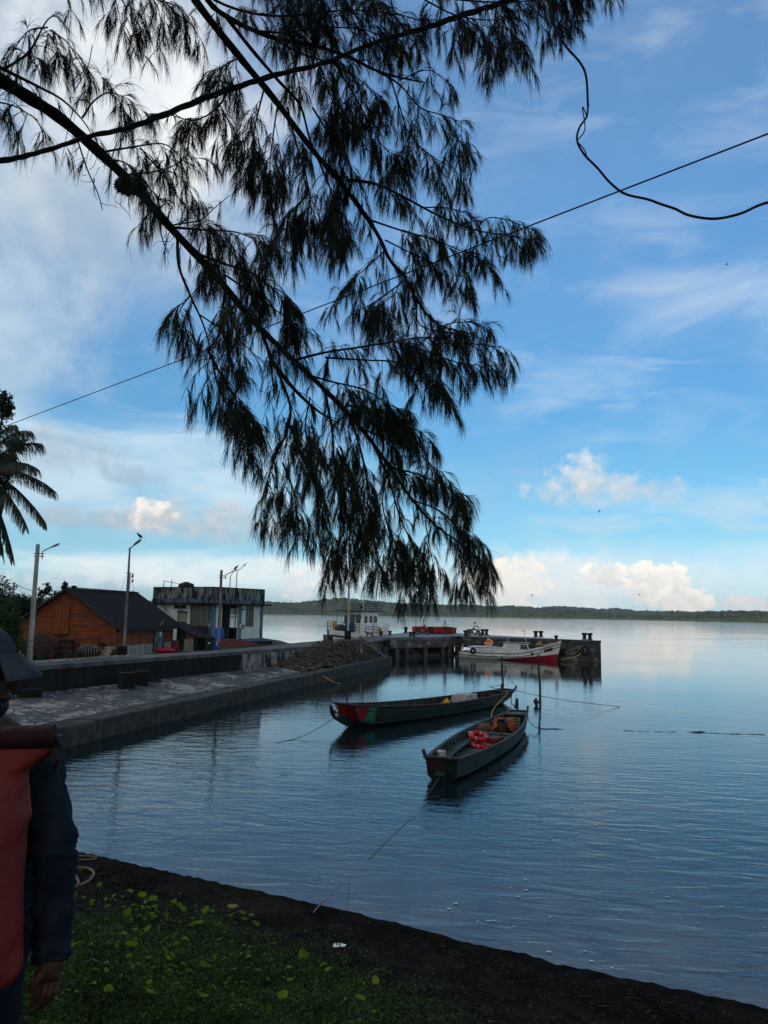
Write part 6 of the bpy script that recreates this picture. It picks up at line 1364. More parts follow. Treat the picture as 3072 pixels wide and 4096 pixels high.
# secondary branches: (path, depth at start, depth at end, base radius, tassel density, side shoots)
sec = [
    ([(-40, 250), (60, 300), (160, 350), (250, 400), (330, 480), (380, 560)], 5.0, 5.4, .014, .35, 2),
    ([(20, 275), (110, 215), (150, 150), (190, 80), (240, 50)], 5.0, 5.2, .010, 1.2, 3), ([(190, 110), (120, 120), (70, 170)], 5.1, 5.3, .006, 1.0, 2), ([(200, 120), (270, 170), (310, 240)], 5.1, 5.3, .006, 1.1, 2),
    ([(-80, 400), (0, 410), (70, 430), (150, 480)], 4.9, 5.4, .008, 1.0, 3), ([(330, 470), (380, 400), (450, 370), (520, 430)], 5.2, 5.5, .008, 1.2, 3),
    ([(400, 610), (520, 590), (650, 575), (720, 620)], 5.3, 5.6, .009, 1.2, 4), ([(560, 590), (620, 660), (680, 740), (700, 830)], 5.4, 5.8, .007, 1.2, 3), ([(440, 640), (500, 650), (560, 700)], 5.2, 5.0, .006, 1.2, 2),
    ([(930, 330), (870, 430), (780, 480), (680, 460)], 5.8, 5.4, .010, 1.1, 4), ([(880, 420), (920, 500), (940, 580)], 5.7, 5.5, .006, 1.2, 2), ([(480, 700), (600, 690), (700, 660), (760, 610)], 5.2, 5.3, .007, .8, 3),
    ([(690, 900), (800, 880), (860, 830), (920, 780)], 5.4, 5.8, .006, .6, 1),
    ([(700, 910), (820, 920), (950, 930), (1060, 980)], 5.4, 5.9, .010, 1.6, 5), ([(800, 900), (880, 960), (960, 1040)], 5.5, 5.4, .007, 1.4, 3),
    ([(780, 1010), (880, 1050), (1000, 1090), (1110, 1170), (1220, 1270)], 5.5, 6.2, .011, 1.8, 6), ([(900, 1100), (1020, 1180), (1130, 1260), (1230, 1330)], 5.6, 6.2, .008, 1.7, 5), ([(830, 1060), (930, 1200), (1000, 1250)], 5.6, 5.2, .007, 1.4, 3),
    ([(710, 930), (715, 1060), (760, 1180), (810, 1290), (840, 1400), (830, 1470)], 5.4, 5.2, .013, .5, 2), ([(760, 1180), (720, 1240), (710, 1290)], 5.3, 5.2, .006, 1.3, 3), ([(800, 1260), (860, 1300), (900, 1330)], 5.3, 5.6, .006, 1.0, 2),
    ([(830, 1400), (880, 1490), (930, 1580), (990, 1650), (1040, 1700)], 5.2, 5.5, .009, 1.5, 5), ([(850, 1440), (870, 1540), (920, 1640)], 5.2, 5.0, .007, 1.3, 4),
    ([(640, 860), (645, 940), (670, 1010)], 5.3, 5.2, .008, .0, 0), ([(310, 560), (350, 680), (390, 770), (410, 840)], 5.1, 5.0, .006, .0, 0), ([(300, 360), (350, 270), (370, 180)], 5.1, 5.2, .004, .0, 0),
    ([(920, 1240), (930, 1330), (900, 1400), (860, 1480)], 5.7, 5.5, .010, .7, 2), ([(930, 1290), (960, 1360), (1000, 1400), (1050, 1450)], 5.7, 6, .007, 1.0, 3),
    ([(1050, 1330), (1080, 1430), (1090, 1520), (1100, 1600)], 5.9, 5.7, .016, .4, 1),
    ([(1090, 1450), (1180, 1560), (1280, 1650), (1370, 1700)], 6.0, 6.1, .022, .5, 2), ([(1110, 1480), (1160, 1620), (1150, 1720), (1100, 1830), (1060, 1960), (1040, 2080)], 6.0, 6.0, .013, 1.0, 6),
    ([(1160, 1700), (1210, 1830), (1270, 1960), (1300, 2090), (1340, 2220)], 6.0, 6.4, .011, 1.3, 6), ([(1130, 1850), (1170, 1950), (1190, 2060), (1200, 2160)], 6.0, 5.8, .008, 1.2, 4),
    ([(1300, 1570), (1330, 1730), (1340, 1900), (1370, 2080), (1380, 2240)], 6.3, 6.7, .013, 1.5, 7), ([(1400, 1660), (1450, 1830), (1480, 2000), (1480, 2140), (1510, 2280)], 6.5, 6.9, .012, 1.5, 7),
    ([(1500, 1790), (1560, 1930), (1600, 2070), (1660, 2200), (1700, 2330)], 6.6, 7.1, .011, 1.4, 6), ([(1560, 1870), (1680, 1900), (1790, 1950), (1880, 1990)], 6.8, 7.2, .010, 1.5, 5),
    ([(1650, 2000), (1750, 2040), (1850, 2130), (1930, 2220), (1980, 2290)], 7.0, 7.4, .008, 1.5, 5), ([(1380, 1620), (1490, 1640), (1590, 1680), (1680, 1730)], 6.4, 6.9, .010, 2.0, 6), ([(1460, 1720), (1560, 1760), (1680, 1820), (1740, 1880)], 6.6, 7.1, .009, 1.8, 5),
    ([(1230, 1500), (1340, 1530), (1460, 1560), (1560, 1620), (1640, 1650)], 6.2, 6.8, .010, 1.8, 6), ([(1240, 1590), (1220, 1720), (1250, 1800)], 6.1, 5.8, .008, 1.2, 4), ([(1700, 2080), (1720, 2190), (1740, 2290)], 7.1, 7.0, .006, 1.2, 3), ([(1800, 2150), (1850, 2250), (1880, 2340)], 7.3, 7.2, .006, 1.2, 3),
    ([(1550, 1880), (1530, 2010), (1560, 2140), (1590, 2260)], 6.7, 6.3, .008, 1.3, 5), ([(1350, 1800), (1420, 1950), (1440, 2100)], 6.4, 6.1, .008, 1.3, 4),
    ([(1180, 1440), (1300, 1410), (1430, 1390), (1560, 1370), (1700, 1350), (1850, 1370), (2010, 1390)], 6.1, 6.9, .012, 1.5, 9), ([(1300, 1430), (1450, 1440), (1600, 1450), (1700, 1500), (1770, 1560)], 6.2, 6.5, .009, 1.3, 6), ([(1600, 1370), (1720, 1410), (1830, 1450), (1900, 1460)], 6.5, 6.9, .008, 1.3, 5), ([(1700, 1360), (1780, 1300), (1880, 1290), (1950, 1330)], 6.6, 7.0, .007, 1.2, 4),
    ([(1620, 1110), (1660, 1200), (1680, 1300), (1790, 1330), (1900, 1350)], 7.1, 7.2, .010, .8, 3), ([(1620, 1120), (1540, 1180), (1460, 1230), (1400, 1250)], 7.1, 6.8, .009, 1.2, 5), ([(1600, 1130), (1570, 1200), (1560, 1280)], 7.1, 6.8, .007, 1.2, 3),
    ([(1390, 720), (1500, 735), (1600, 780), (1750, 860), (1900, 920), (2050, 945), (2150, 970)], 6.7, 7.3, .016, 1.1, 8), ([(1900, 920), (1960, 870), (2060, 890), (2130, 920)], 7.1, 7.5, .007, 1.2, 4), ([(1700, 830), (1780, 830), (1850, 850)], 6.9, 7.0, .007, 1.0, 3),
    ([(1480, 880), (1600, 920), (1740, 960), (1860, 1010), (1970, 1060)], 6.9, 7.2, .010, 1.3, 7), ([(1540, 960), (1640, 1010), (1750, 1060)], 7.0, 7.0, .008, 1.2, 4), ([(1540, 1000), (1480, 1060), (1420, 1110), (1380, 1160)], 7, 6.7, .007, 1.0, 4), ([(1880, 1000), (1850, 1080), (1820, 1150)], 7.1, 7.0, .006, 1.1, 3),
    ([(1500, 280), (1600, 340), (1680, 430), (1770, 460), (1870, 500)], 6.1, 6.6, .009, 1.0, 5), ([(1560, 310), (1600, 430), (1640, 540), (1720, 620), (1790, 660)], 6.1, 6.4, .008, 1.0, 6), ([(1600, 320), (1700, 280), (1760, 300)], 6.2, 6.4, .006, .9, 3), ([(1640, 540), (1600, 620), (1580, 700)], 6.3, 6.1, .006, 1.0, 4), ([(1770, 460), (1830, 560), (1850, 650)], 6.4, 6.6, .006, .9, 3),
    ([(1150, 430), (1180, 560), (1220, 680), (1240, 800), (1250, 880)], 6.0, 5.8, .010, 1.4, 7), ([(1060, 340), (1030, 460), (1010, 560), (1020, 660)], 5.9, 5.6, .009, 1.3, 6), ([(1250, 430), (1330, 560), (1400, 660), (1450, 760)], 6.2, 6.4, .009, 1.4, 6),
    ([(1110, 420), (1090, 560), (1080, 680), (1110, 790)], 6.0, 5.7, .008, 1.3, 5), ([(1290, 680), (1330, 780), (1350, 880), (1400, 960)], 6.3, 6.1, .009, 1.2, 5), ([(1230, 780), (1160, 860), (1140, 930)], 5.8, 5.6, .007, 1.1, 4), ([(1370, 760), (1330, 900), (1300, 980)], 6.6, 6.2, .008, 1.1, 4), ([(960, 230), (900, 260), (850, 300)], 5.7, 5.4, .008, 1.0, 4),
    ([(150, -90), (300, -60), (450, -40), (600, -10), (700, 20)], 5.2, 5.6, .012, 1.0, 6), ([(440, -60), (500, 20), (530, 90)], 5.4, 5.5, .006, 1.0, 3), ([(620, -40), (700, 50), (760, 90)], 5.5, 5.6, .007, 1.2, 3),
    ([(760, -60), (900, 20), (1050, 60), (1200, 60), (1400, 40), (1600, 60), (1700, 90)], 5.6, 6.3, .012, 1.9, 12), ([(1100, 160), (1220, 220), (1340, 260), (1450, 330), (1540, 420)], 5.9, 6.3, .009, 1.6, 7), ([(1000, 120), (1130, 130), (1300, 110), (1460, 120), (1560, 170)], 5.8, 6.2, .009, 1.8, 8), ([(1250, 200), (1300, 320), (1340, 430), (1400, 520)], 5.9, 6.0, .008, 1.6, 6),
    ([(1330, 240), (1440, 420), (1500, 540), (1560, 620)], 6.0, 6.3, .008, 1.5, 6), ([(900, -60), (1100, -40), (1300, -50), (1500, -40)], 5.6, 6.0, .010, 1.8, 9),
    ([(1550, -60), (1700, -20), (1850, 0), (2000, 10), (2150, 0), (2300, -20)], 6.0, 6.6, .012, 1.6, 10), ([(1700, 0), (1820, 60), (1950, 80), (2080, 70)], 6.1, 6.4, .008, 1.4, 7), ([(1980, -60), (2150, -50), (2300, -50), (2400, -40)], 6.2, 6.6, .008, 1.5, 6), ([(1850, 60), (1930, 130), (1990, 200)], 6.2, 6.2, .006, 1.1, 4), ([(2000, 60), (2050, 150), (2080, 220)], 6.3, 6.3, .006, 1.0, 4),
]
TB_, TD_, TL_ = [], [], []
def twigs_along(q, dens, lmin, lmax, step=.035):
    L = sum((b-a).length for a, b in zip(q[:-1], q[1:])); n = int(L/step*dens)
    for _ in range(n):
        u = (rt.random()**.9)*(len(q)-1.001); a = int(u); p = q[a].lerp(q[a+1], u-a); t = (q[a+1]-q[a]).normalized()
        o = Vector(rt.normal(size=3)); o.z = abs(o.z)*.4; o = (o.normalized()*.8+t*.7).normalized()
        TB_.append(tuple(p)); TD_.append(tuple(o)); TL_.append(rt.uniform(lmin, lmax))
for pl, d0, d1, r0, dens, ns in sec:
    q = spline(pts3(pl, d0, d1), 4); mb = MB(); n = len(q); mb.tube(q, [lerp(r0, .003, i/(n-1)) for i in range(n)], 6); build('branch', mb, m_bark, ct, smooth=True, world=True)
    q0 = q[n//5:] if ns else q; brn = MB(); dens *= 1.22 if pl[0][0] > 950 else 1.0
    if dens: twigs_along(q0, dens*.62, .06, .24)
    for _ in range(int(ns*1.5)):
        u = rt.uniform(.15, 1)*(n-1.01); a = int(u); p = q[a]; t = (q[min(a+1, n-1)]-q[max(a-1, 0)]).normalized(); o = Vector(rt.normal(size=3)); o.z *= .35; o = (o.normalized()+t*.9).normalized(); l = rt.uniform(.18, .42); s_ = [p]
        for kk in range(5): o = (o+Vector((0, 0, -.24))).normalized(); s_.append(s_[-1]+o*l/5)
        brn.tube(s_, [.0035, .0015], 4); twigs_along(s_[1:], dens*1.0, .05, .20)
    if brn.v: build('twigs', brn, m_bark, ct, world=True)
# fine tassels along the outer half of the limbs
for pl, d0, d1, r0, r1, pre in limbs[:2]:
    q = spline(pts3(pl, d0, d1), 3); twigs_along(q[len(q)//4:], .55, .06, .22); twigs_along(q[len(q)//2:], .8, .06, .26)
# bare dead twigs
brn = MB()
for _ in range(60):
    x, y = [(x_, y_) for x_, y_ in [(300, 560), (370, 720), (400, 800), (660, 960), (480, 740), (520, 790), (700, 960), (350, 300), (560, 800), (430, 650), (860, 1460), (1090, 1560)]][rt.integers(12)]
    p = P(x+rt.normal()*20, y+rt.normal()*20, 5.15+rt.random()*.2); o = Vector(rt.normal(size=3)).normalized(); s_ = [p]
    for kk in range(4): o = (o+Vector(rt.normal(size=3))*.25+Vector((0, 0, -.12))).normalized(); s_.append(s_[-1]+o*rt.uniform(.02, .05))
    brn.tube(s_, [.0028, .001], 4)
build('twigs', brn, m_bark, ct, world=True)
TBa, TDa, TLa = np.array(TB_), np.array(TD_), np.array(TL_); print('twigs', len(TBa))
V, F = tassels(TBa, TDa, TLa, rt.integers(16, 38, len(TBa)), .165, .0017, rt)
V -= np.array(ct.location); fo = nbuild('foliage', V, F, m_needle, ct)
# nest-like clump on the main limb
mb = MB(); p = P(510, 745, 5.25)
for i in range(240):
    a = Vector(rt.normal(size=3)).normalized(); b_ = Vector(rt.normal(size=3)).normalized(); mb.tube([p+Vector((a.x*.09, a.y*.07, a.z*.05)), p+Vector((b_.x*.10, b_.y*.08, b_.z*.07))], .003, 4)
mb.ell(p, (.09, .07, .055), jit=.15); o = build('nest', mb, m_bark); tag(o, 'ragged dark nest wedged on the main casuarina limb', 'nest')
# unseen crown added above and behind the viewpoint to shade the bank
TB_, TD_, TL_ = [], [], []; r0_ = Vector((-5.6, 2.8, 10.6))
for i in range(34):
    a = rt.uniform(-2.2, 1.1); e = Vector((-5.6+rt.uniform(3, 12.5)*math.cos(a), 2.0+rt.uniform(2, 9)*math.sin(a), rt.uniform(8.4, 12)))
    if e.y > 1.2: e.y = 1.2-rt.random()
    q = spline([r0_+Vector((0, 0, rt.uniform(-1.4, .8))), r0_.lerp(e, .5)+Vector((0, 0, .8)), e], 6); mb = MB(); mb.tube(q, [.06, .01], 6); build('limb', mb, m_bark, ct, smooth=True, world=True)
    for _ in range(150):
        u = rt.uniform(.15, 1)*(len(q)-1.01); p = q[int(u)]; o = Vector(rt.normal(size=3)); TB_.append(tuple(p+o*.45)); TD_.append(tuple(o+Vector((0, 0, .3)))); TL_.append(rt.uniform(.2, .5))
V, F = tassels(np.array(TB_), np.array(TD_), np.array(TL_), rt.integers(9, 14, len(TB_)), .5, .013, rt)
V -= np.array(ct.location); nbuild('foliage', V, F, m_needle, ct)

# ================================================================== CABLES
cpts = [P(x, y, 4.3+.0001*x) for x, y in ((-900, 800), (-300, 715), (0, 645), (150, 612), (350, 548), (550, 500), (800, 400), (1050, 315), (1300, 250), (1500, 170), (1700, 112), (1900, 45), (2100, -20), (2400, -140), (3200, -330))]
cq = spline(cpts, 26); mb = MB()
for s in range(3):
    q = []
    for i, p in enumerate(cq):
        d = (cq[min(i+1, len(cq)-1)]-cq[max(i-1, 0)]).normalized(); x_ = d.cross(Vector((0, 0, 1))).normalized(); y_ = d.cross(x_); a = i*.22+s*2*PI/3; rr = .0085+.003*math.sin(i*.05)
        q.append(p+x_*math.cos(a)*rr+y_*math.sin(a)*rr)
    mb.tube(q, .0098 if s < 2 else .007, 6)
m_cable = mat('black_cable', (.012, .012, .013), (.006, .006, .006), 30, rough=.6)
o = build('twisted_cable', mb, m_cable, smooth=True); tag(o, 'thick twisted black cable sweeping across upper left under branches', 'cable')
lp_ = [P(x, y, 4.6) for x, y in ((2190, -60), (2215, 90), (2260, 180), (2320, 250), (2345, 310), (2352, 430))]
lq = [P(x, y, 4.6) for x, y in ((2352, 430), (2345, 470), (2318, 510), (2308, 560), (2335, 615), (2390, 672), (2440, 730), (2500, 775), (2590, 797), (2640, 815), (2700, 835), (2760, 862), (2860, 875), (2960, 855), (3040, 820), (3110, 805), (3400, 770))]
mb = MB(); mb.tube(spline(lp_, 6), .0075, 6); mb.tube(spline(lq, 6), [.0065, .0095], 7); mb.tube(spline([P(x, y, 4.58) for x, y in ((2350, 470), (2330, 428), (2340, 500), (2335, 530), (2310, 560))], 6), .004, 5); mb.tube(spline([P(x, y, 4.58) for x, y in ((2312, 570), (2338, 600), (2350, 640))], 4), .004, 5)
o = build('loop_cable', mb, m_cable, smooth=True); tag(o, 'slack black cable looping down with a knot at right', 'cable')
mb = MB(); a_, b_ = P(60, 1690, 24), P(3072, 535, 8.5); mb.tube([a_+(a_-b_)*.6, a_, a_.lerp(b_, .5)+Vector((0, 0, -.03)), b_, b_+(b_-a_)*.4], .011, 6)
o = build('overhead_wire', mb, m_cable); tag(o, 'thin straight black wire rising from lower left to right', 'wire')

# ================================================================== TREES AT THE LEFT
m_leaf = mat('broad_leaves', (.050, .085, .025), (.018, .035, .013), 1.5, rough=.55, trans=.25)
m_leafd = mat('dark_leaves', (.028, .045, .020), (.012, .02, .01), 1.5, rough=.6, trans=.15)
m_palm = mat('palm_leaflets', (.030, .048, .018), (.014, .024, .010), 3, rough=.45, trans=.15, spec=.4)
def leaf_quads(c, axis, L, w, r_):
    a = axis/np.linalg.norm(axis, axis=1, keepdims=True); s = np.cross(a, r_.normal(size=a.shape)); s /= np.linalg.norm(s, axis=1, keepdims=True)
    V = np.stack([c, c+a*(L*.45)[:, None]+s*(w)[:, None], c+a*L[:, None], c+a*(L*.45)[:, None]-s*(w)[:, None]], 1).reshape(-1, 3)
    return V, (np.arange(len(c))*4)[:, None]+np.arange(4)[None]
def leafy(name, label, cat, base, blobs, n, ls, m_, seed, trunk_r=.12, droop=.2, tips=None):
    r_ = np.random.default_rng(seed); t = thing(name, label, cat, base); bv_ = Vector(base); parts = []
    for (c, rad) in blobs:
        c = Vector(c); mb = MB(); mid = bv_.lerp(c, .6)+Vector((r_.uniform(-.2, .2), 0, .1)); mb.tube(spline([bv_, mid, c], 4), [trunk_r, trunk_r*.25], 7); build('branch', mb, m_bark, t, smooth=True, world=True)
        k_ = max(1, int(n/len(blobs))); nc = max(6, k_//40)
        cc = r_.normal(size=(nc, 3)); cc /= np.linalg.norm(cc, axis=1, keepdims=True); cc = np.array(c)+cc*np.array(rad)*r_.uniform(.35, 1.0, (nc, 1))
        ix = r_.integers(0, nc, k_); p = cc[ix]+r_.normal(size=(k_, 3))*np.mean(rad)*.14
        ax = r_.normal(size=(k_, 3)); ax[:, 2] -= droop; L = r_.uniform(.6, 1.2, k_)*ls
        parts.append(leaf_quads(p, ax, L, L*.28, r_))
    V, F = merge(parts); nbuild('crown', V-np.array(base), F, m_, t); return t
d = 34; c = P(-90, 2560, d)
leafy('broadleaf_tree', 'dense green leafy tree at the left edge before the shed', 'tree', (P(-110, 2640, d).x, d, 1.5), [(P(-30, 2500, d), (1.3, 1.0, .9)), (P(20, 2580, d), (.9, .8, .6)), (P(-120, 2400, d), (1.0, 1.0, 1.0)), (P(35, 2510, d+.5), (.7, .6, .5)), (P(10, 2430, d+.5), (.7, .6, .5)), (P(-60, 2620, d), (1.2, .9, .6))], 16000, .13, m_leaf, 21)
d = 52
leafy('broadleaf_tree', 'dark spreading tree behind the shed left of its gable', 'tree', (P(-20, 2560, d).x, d, 1.5), [(P(30, 2420, d), (1.8, 1.5, 1.0)), (P(95, 2430, d), (1.2, 1.0, .7)), (P(-60, 2370, d), (1.8, 1.5, 1.2)), (P(65, 2490, d), (1.2, 1, .9)), (P(20, 2540, d), (1.2, 1, 1))], 16000, .18, m_leafd, 22)
d = 56
leafy('feathery_tree', 'tree tips with feathery leaves showing above the shed roof', 'tree', (P(190, 2500, d).x, d, 1.5), [(P(160, 2385, d), (.5, .5, .35)), (P(195, 2345, d), (.35, .3, .45)), (P(258, 2345, d), (.16, .2, .35)), (P(232, 2375, d), (.5, .4, .25)), (P(175, 2360, d), (.4, .4, .3))], 900, .20, m_leafd, 23, .05)
d = 42
leafy('conifer_tree', 'tall dark casuarina at the left edge behind the palm', 'tree', (P(-150, 2500, d).x, d, 1.5), [(P(-30, 1700, d), (.9, .9, 1.6)), (P(20, 1620, d), (.45, .5, .9)), (P(40, 1850, d), (.8, .8, .6)), (P(-60, 1900, d), (1.4, 1.2, 1.5)), (P(60, 1780, d), (.45, .45, .5))], 9000, .16, m_leafd, 24, .16, -.3)
d = 36.5
g = G(405, 2632, 2.1); leafy('weed_bush', 'thin leafy weed growing through the iron fence', 'bush', (g.x, g.y, 2.1), [(P(400, 2590, g.y), (.25, .2, .35)), (P(385, 2610, g.y), (.4, .2, .25)), (P(412, 2575, g.y), (.12, .1, .25))], 260, .12, m_leafd, 25, .015)
for i, (x, y) in enumerate(((275, 2640), (440, 2628), (320, 2636), (150, 2648))):
    g = G(x, y, 2.1); leafy('weed_bush', ('low weed tuft below the stacked drums', 'low weed tuft by the last fence post', 'low weed tuft under the wire basket', 'low weed tuft at foot of the tall lamp')[i], 'bush', (g.x, g.y, 2.1), [((g.x, g.y, 2.28), (.35, .2, .15))], 160, .13, m_leaf, 30+i, .01, -.5)
# coconut palm
d = 30; pc = P(-90, 1915, d); pm = thing('coconut_palm', 'coconut palm with drooping fronds at the left edge', 'palm', (pc.x-.8, d, 1.5)); rp = np.random.default_rng(5)
mb = MB(); q = spline([(pc.x-.8, d, 1.4), (pc.x-.5, d, 5), pc], 5); mb.tube(q, [.20, .13], 12); build('trunk', mb, m_wood, pm, smooth=True, world=True)
tips = [(60, 1700, .3, .55), (122, 1725, .2, .6), (167, 1776, .5, .45), (149, 1875, -.4, .35), (219, 1965, .2, .45), (181, 2090, .5, .50), (104, 2106, -.5, .45), (52, 2230, .2, .5), (5, 2220, -.3, .4), (-20, 1640, .2, .4), (-300, 1800, 0, .5), (-320, 2000, .3, .5), (-250, 2150, 0, .4), (-150, 2250, .5, .3), (-200, 1640, -.2, .3), (-100, 1980, 2.4, .4), (-60, 1950, -2.5, .4)]
for x, y, dd, up in tips:
    e = P(x, y, d+dd); m_ = pc.lerp(e, .5)+Vector((0, 0, up*.9+.15)); q = spline([pc, pc.lerp(m_, .55)+Vector((0, 0, .12)), m_, m_.lerp(e, .6)+Vector((0, 0, .10)), e], 5); n = len(q)
    mb = MB(); mb.tube(q, [.035, .006], 5); fr = build('frond', mb, m_palm, pm, smooth=True, world=True); parts = []
    L = sum((b-a).length for a, b in zip(q[:-1], q[1:])); k_ = int(L*38)
    st, dr, ln = [], [], []
    for i in range(k_):
        u = .08+.92*i/k_; f = u*(n-1.001); a = int(f); p = q[a].lerp(q[a+1], f-a); t = (q[a+1]-q[a]).normalized(); sv_ = t.cross(Vector((0, 0, 1))).normalized()
        for s in (-1, 1): st.append(tuple(p)); dr.append(tuple(sv_*s*.9+t*.75+Vector((0, 0, .12)))); ln.append((.75*math.sin(PI*min(1, .18+u*.72))**.7+.1)*rp.uniform(.85, 1.1))
    V, F = ribbons(np.array(st), np.array(dr), np.array(ln), np.full(len(st), .42)+rp.uniform(-.08, .1, len(st)), .026, 5, rp, .25)
    T = Vector(pm.location); V -= np.array(T); nbuild('leaflets', V, F, m_palm, fr)

# ================================================================== BANK: VINES, LITTER, ROPE
def GB(x, y):
    z = 2.75
    for _ in range(12): g = G(x, y, z); z = .5*z+.5*bank_z(g.x, g.y)
    return Vector((g.x, g.y, bank_z(g.x, g.y)))
rg = np.random.default_rng(31)
m_vine = mat('vine_leaf', (.17, .28, .012), (.08, .16, .010), 5, rough=.75, trans=.5, spec=.08)
m_vine2 = mat('yellow_vine_leaf', (.28, .27, .04), (.18, .20, .03), 5, rough=.5, trans=.45)
m_small = mat('creeper_leaf', (.052, .09, .016), (.02, .04, .009), 6, rough=.6, trans=.25)
def heart(mb, p, s, yaw, tilt, fold=.25):
    out = [(0, 0), (.30, -.16), (.52, .08), (.50, .42), (.30, .78), (0, 1.0), (-.30, .78), (-.50, .42), (-.52, .08), (-.30, -.16)]
    M = Matrix.Rotation(yaw, 3, 'Z')@Matrix.Rotation(tilt, 3, 'X'); vs = [Vector(p)+M@(Vector((x*s, y*s, abs(x)*fold*s-.12*y*y*s))) for x, y in out]+[Vector(p)+M@Vector((0, .4*s, -.02*s))]
    mb.add(vs, [(i, (i+1) % 10, 10) for i in range(10)])
cl = [(320, 3600, 70, 45, 22), (440, 3660, 60, 40, 18), (570, 3680, 90, 20, 22), (700, 3690, 120, 28, 34), (820, 3690, 60, 30, 26), (880, 3720, 40, 25, 12), (530, 3790, 60, 40, 14), (700, 3810, 70, 30, 12), (830, 3840, 120, 35, 18), (330, 3830, 60, 40, 12), (620, 3890, 80, 35, 16), (760, 3880, 60, 30, 10), (1000, 3870, 80, 40, 10), (850, 3960, 90, 40, 14), (620, 3990, 160, 50, 16), (400, 3980, 80, 40, 10), (960, 3990, 80, 40, 10), (900, 4060, 120, 30, 16), (1200, 3900, 140, 60, 9), (1380, 3980, 160, 60, 8), (1440, 4060, 160, 30, 8), (300, 4060, 80, 30, 6)]
mbv, mby, mbs = MB(), MB(), MB()
for cx_, cy_, sx_, sy_, n in cl:
    for _ in range(int(n*1.1)):
        x, y = rg.normal(cx_, sx_), rg.normal(cy_, sy_)
        if y > 4200 or x < 60 or mnoise.noise((x*.011, y*.02, 3)) < -.12: continue
        g = GB(x, y); s = min(.06, .022*math.exp(rg.normal()*.42))*(1.15 if y < 3760 else .95); h = rg.uniform(.015, .085); top = g+Vector((rg.normal()*.01, rg.normal()*.01, h))
        heart(mby if rg.random() < .05 else mbv, top, s, rg.uniform(0, 6.28), rg.uniform(-.35, 1.1)); mbs.tube([g, g.lerp(top, .6)+Vector((.006, 0, 0)), top], .0014, 4)
tag(build('vine_leaves', mbv, m_vine, smooth=True), 'bright green heart shaped vine leaves creeping over the bank', 'vines', kind='stuff')
tag(build('yellow_leaves', mby, m_vine2, smooth=True), 'scattered yellowing vine leaves on the bank', 'leaves', kind='stuff')
tag(build('vine_stalks', mbs, m_small), 'thin stalks of the creeping vine on the bank', 'vines', kind='stuff')
def cover(n):
    x = rg.uniform(-150, 2050, n*3); y = rg.uniform(3560, 4250, n*3); keep = []
    for a, b in zip(x, y):
        lim = 3700+max(0, a-850)*.36+40*mnoise.noise((a*.006, b*.006, 1)); pr = 1/(1+math.exp(-(b-lim)/28)); pr *= 1/(1+math.exp((a-1560)/150))
        if mnoise.noise((a*.012, b*.02, 7)) > .28: pr *= .35
        if rg.random() < pr: keep.append((a, b))
    return keep[:n]
pts = cover(13000); gp = np.array([tuple(GB(a, b)) for a, b in pts]); rep = 4
c = np.repeat(gp, rep, 0)+rg.normal(size=(len(gp)*rep, 3))*np.array([.018, .018, .004]); c[:, 2] += rg.uniform(.003, .035, len(c)); L = rg.uniform(.008, .022, len(c)); ax = rg.normal(size=(len(c), 3)); ax[:, 2] = np.abs(ax[:, 2])*.5
V1, F1 = leaf_quads(c, ax, L, L*.38, rg)
NG = 11000; gi = rg.integers(0, len(gp), NG); st = gp[gi]+rg.normal(size=(NG, 3))*np.array([.015, .015, 0]); dr = rg.normal(size=(NG, 3))*.5; dr[:, 2] = 1
V2, F2 = ribbons(st, dr, rg.uniform(.03, .10, NG), rg.uniform(.1, .45, NG), .0014, 4, rg, .2)
V, F = merge([(V1, F1), (V2, F2)]); o = nbuild('ground_cover', V, F, m_small); tag(o, 'dark green creepers and grass carpeting the near bank', 'ground cover', kind='stuff')
# litter: needles, cones, chips
mb = MB()
for _ in range(2600):
    x, y = rg.uniform(300, 3072), rg.uniform(3480, 4150); g = GB(x, y)
    if bank_edge(g.x)-g.y < .12: continue
    a = rg.uniform(0, 6.28); l = rg.uniform(.008, .035)*(2.2 if rg.random() < .06 else 1); dv = Vector((math.cos(a)*l, math.sin(a)*l, rg.uniform(0, .006))); mb.beam(g+Vector((0, 0, .004)), g+dv+Vector((0, 0, .006)), .0022, .0018)
o = build('needle_litter', mb, mat('needle_litter', (.09, .065, .045), (.04, .03, .022), 8, rough=.9)); tag(o, 'brown fallen needles and twigs scattered on the soil', 'litter', kind='stuff')
mb = MB()
for _ in range(420):
    x, y = (rg.normal(480, 90), rg.normal(3520, 45)) if rg.random() < .45 else (rg.uniform(700, 3000), rg.uniform(3650, 4100)); g = GB(x, y)
    if bank_edge(g.x)-g.y < .15: continue
    s = rg.uniform(.005, .014); mb.ell(g+Vector((0, 0, s*.5)), (s, s*.9, s*.8), 6, 4, jit=.25)
o = build('cones', mb, m_bark); tag(o, 'tiny dark cones and pebbles strewn on the soil', 'cones', kind='stuff')
g = GB(1355, 3788); mb = MB(); mb.add([g+Vector(v) for v in ((-.035, -.02, .008), (.035, -.028, .016), (.045, .02, .008), (.0, .01, .022), (-.03, .022, .012))], [(0, 1, 3), (1, 2, 3), (0, 3, 4), (2, 4, 3)])
o = build('paper_scrap', mb, m_white); tag(o, 'small crumpled white scrap lying on the bank soil', 'scrap')
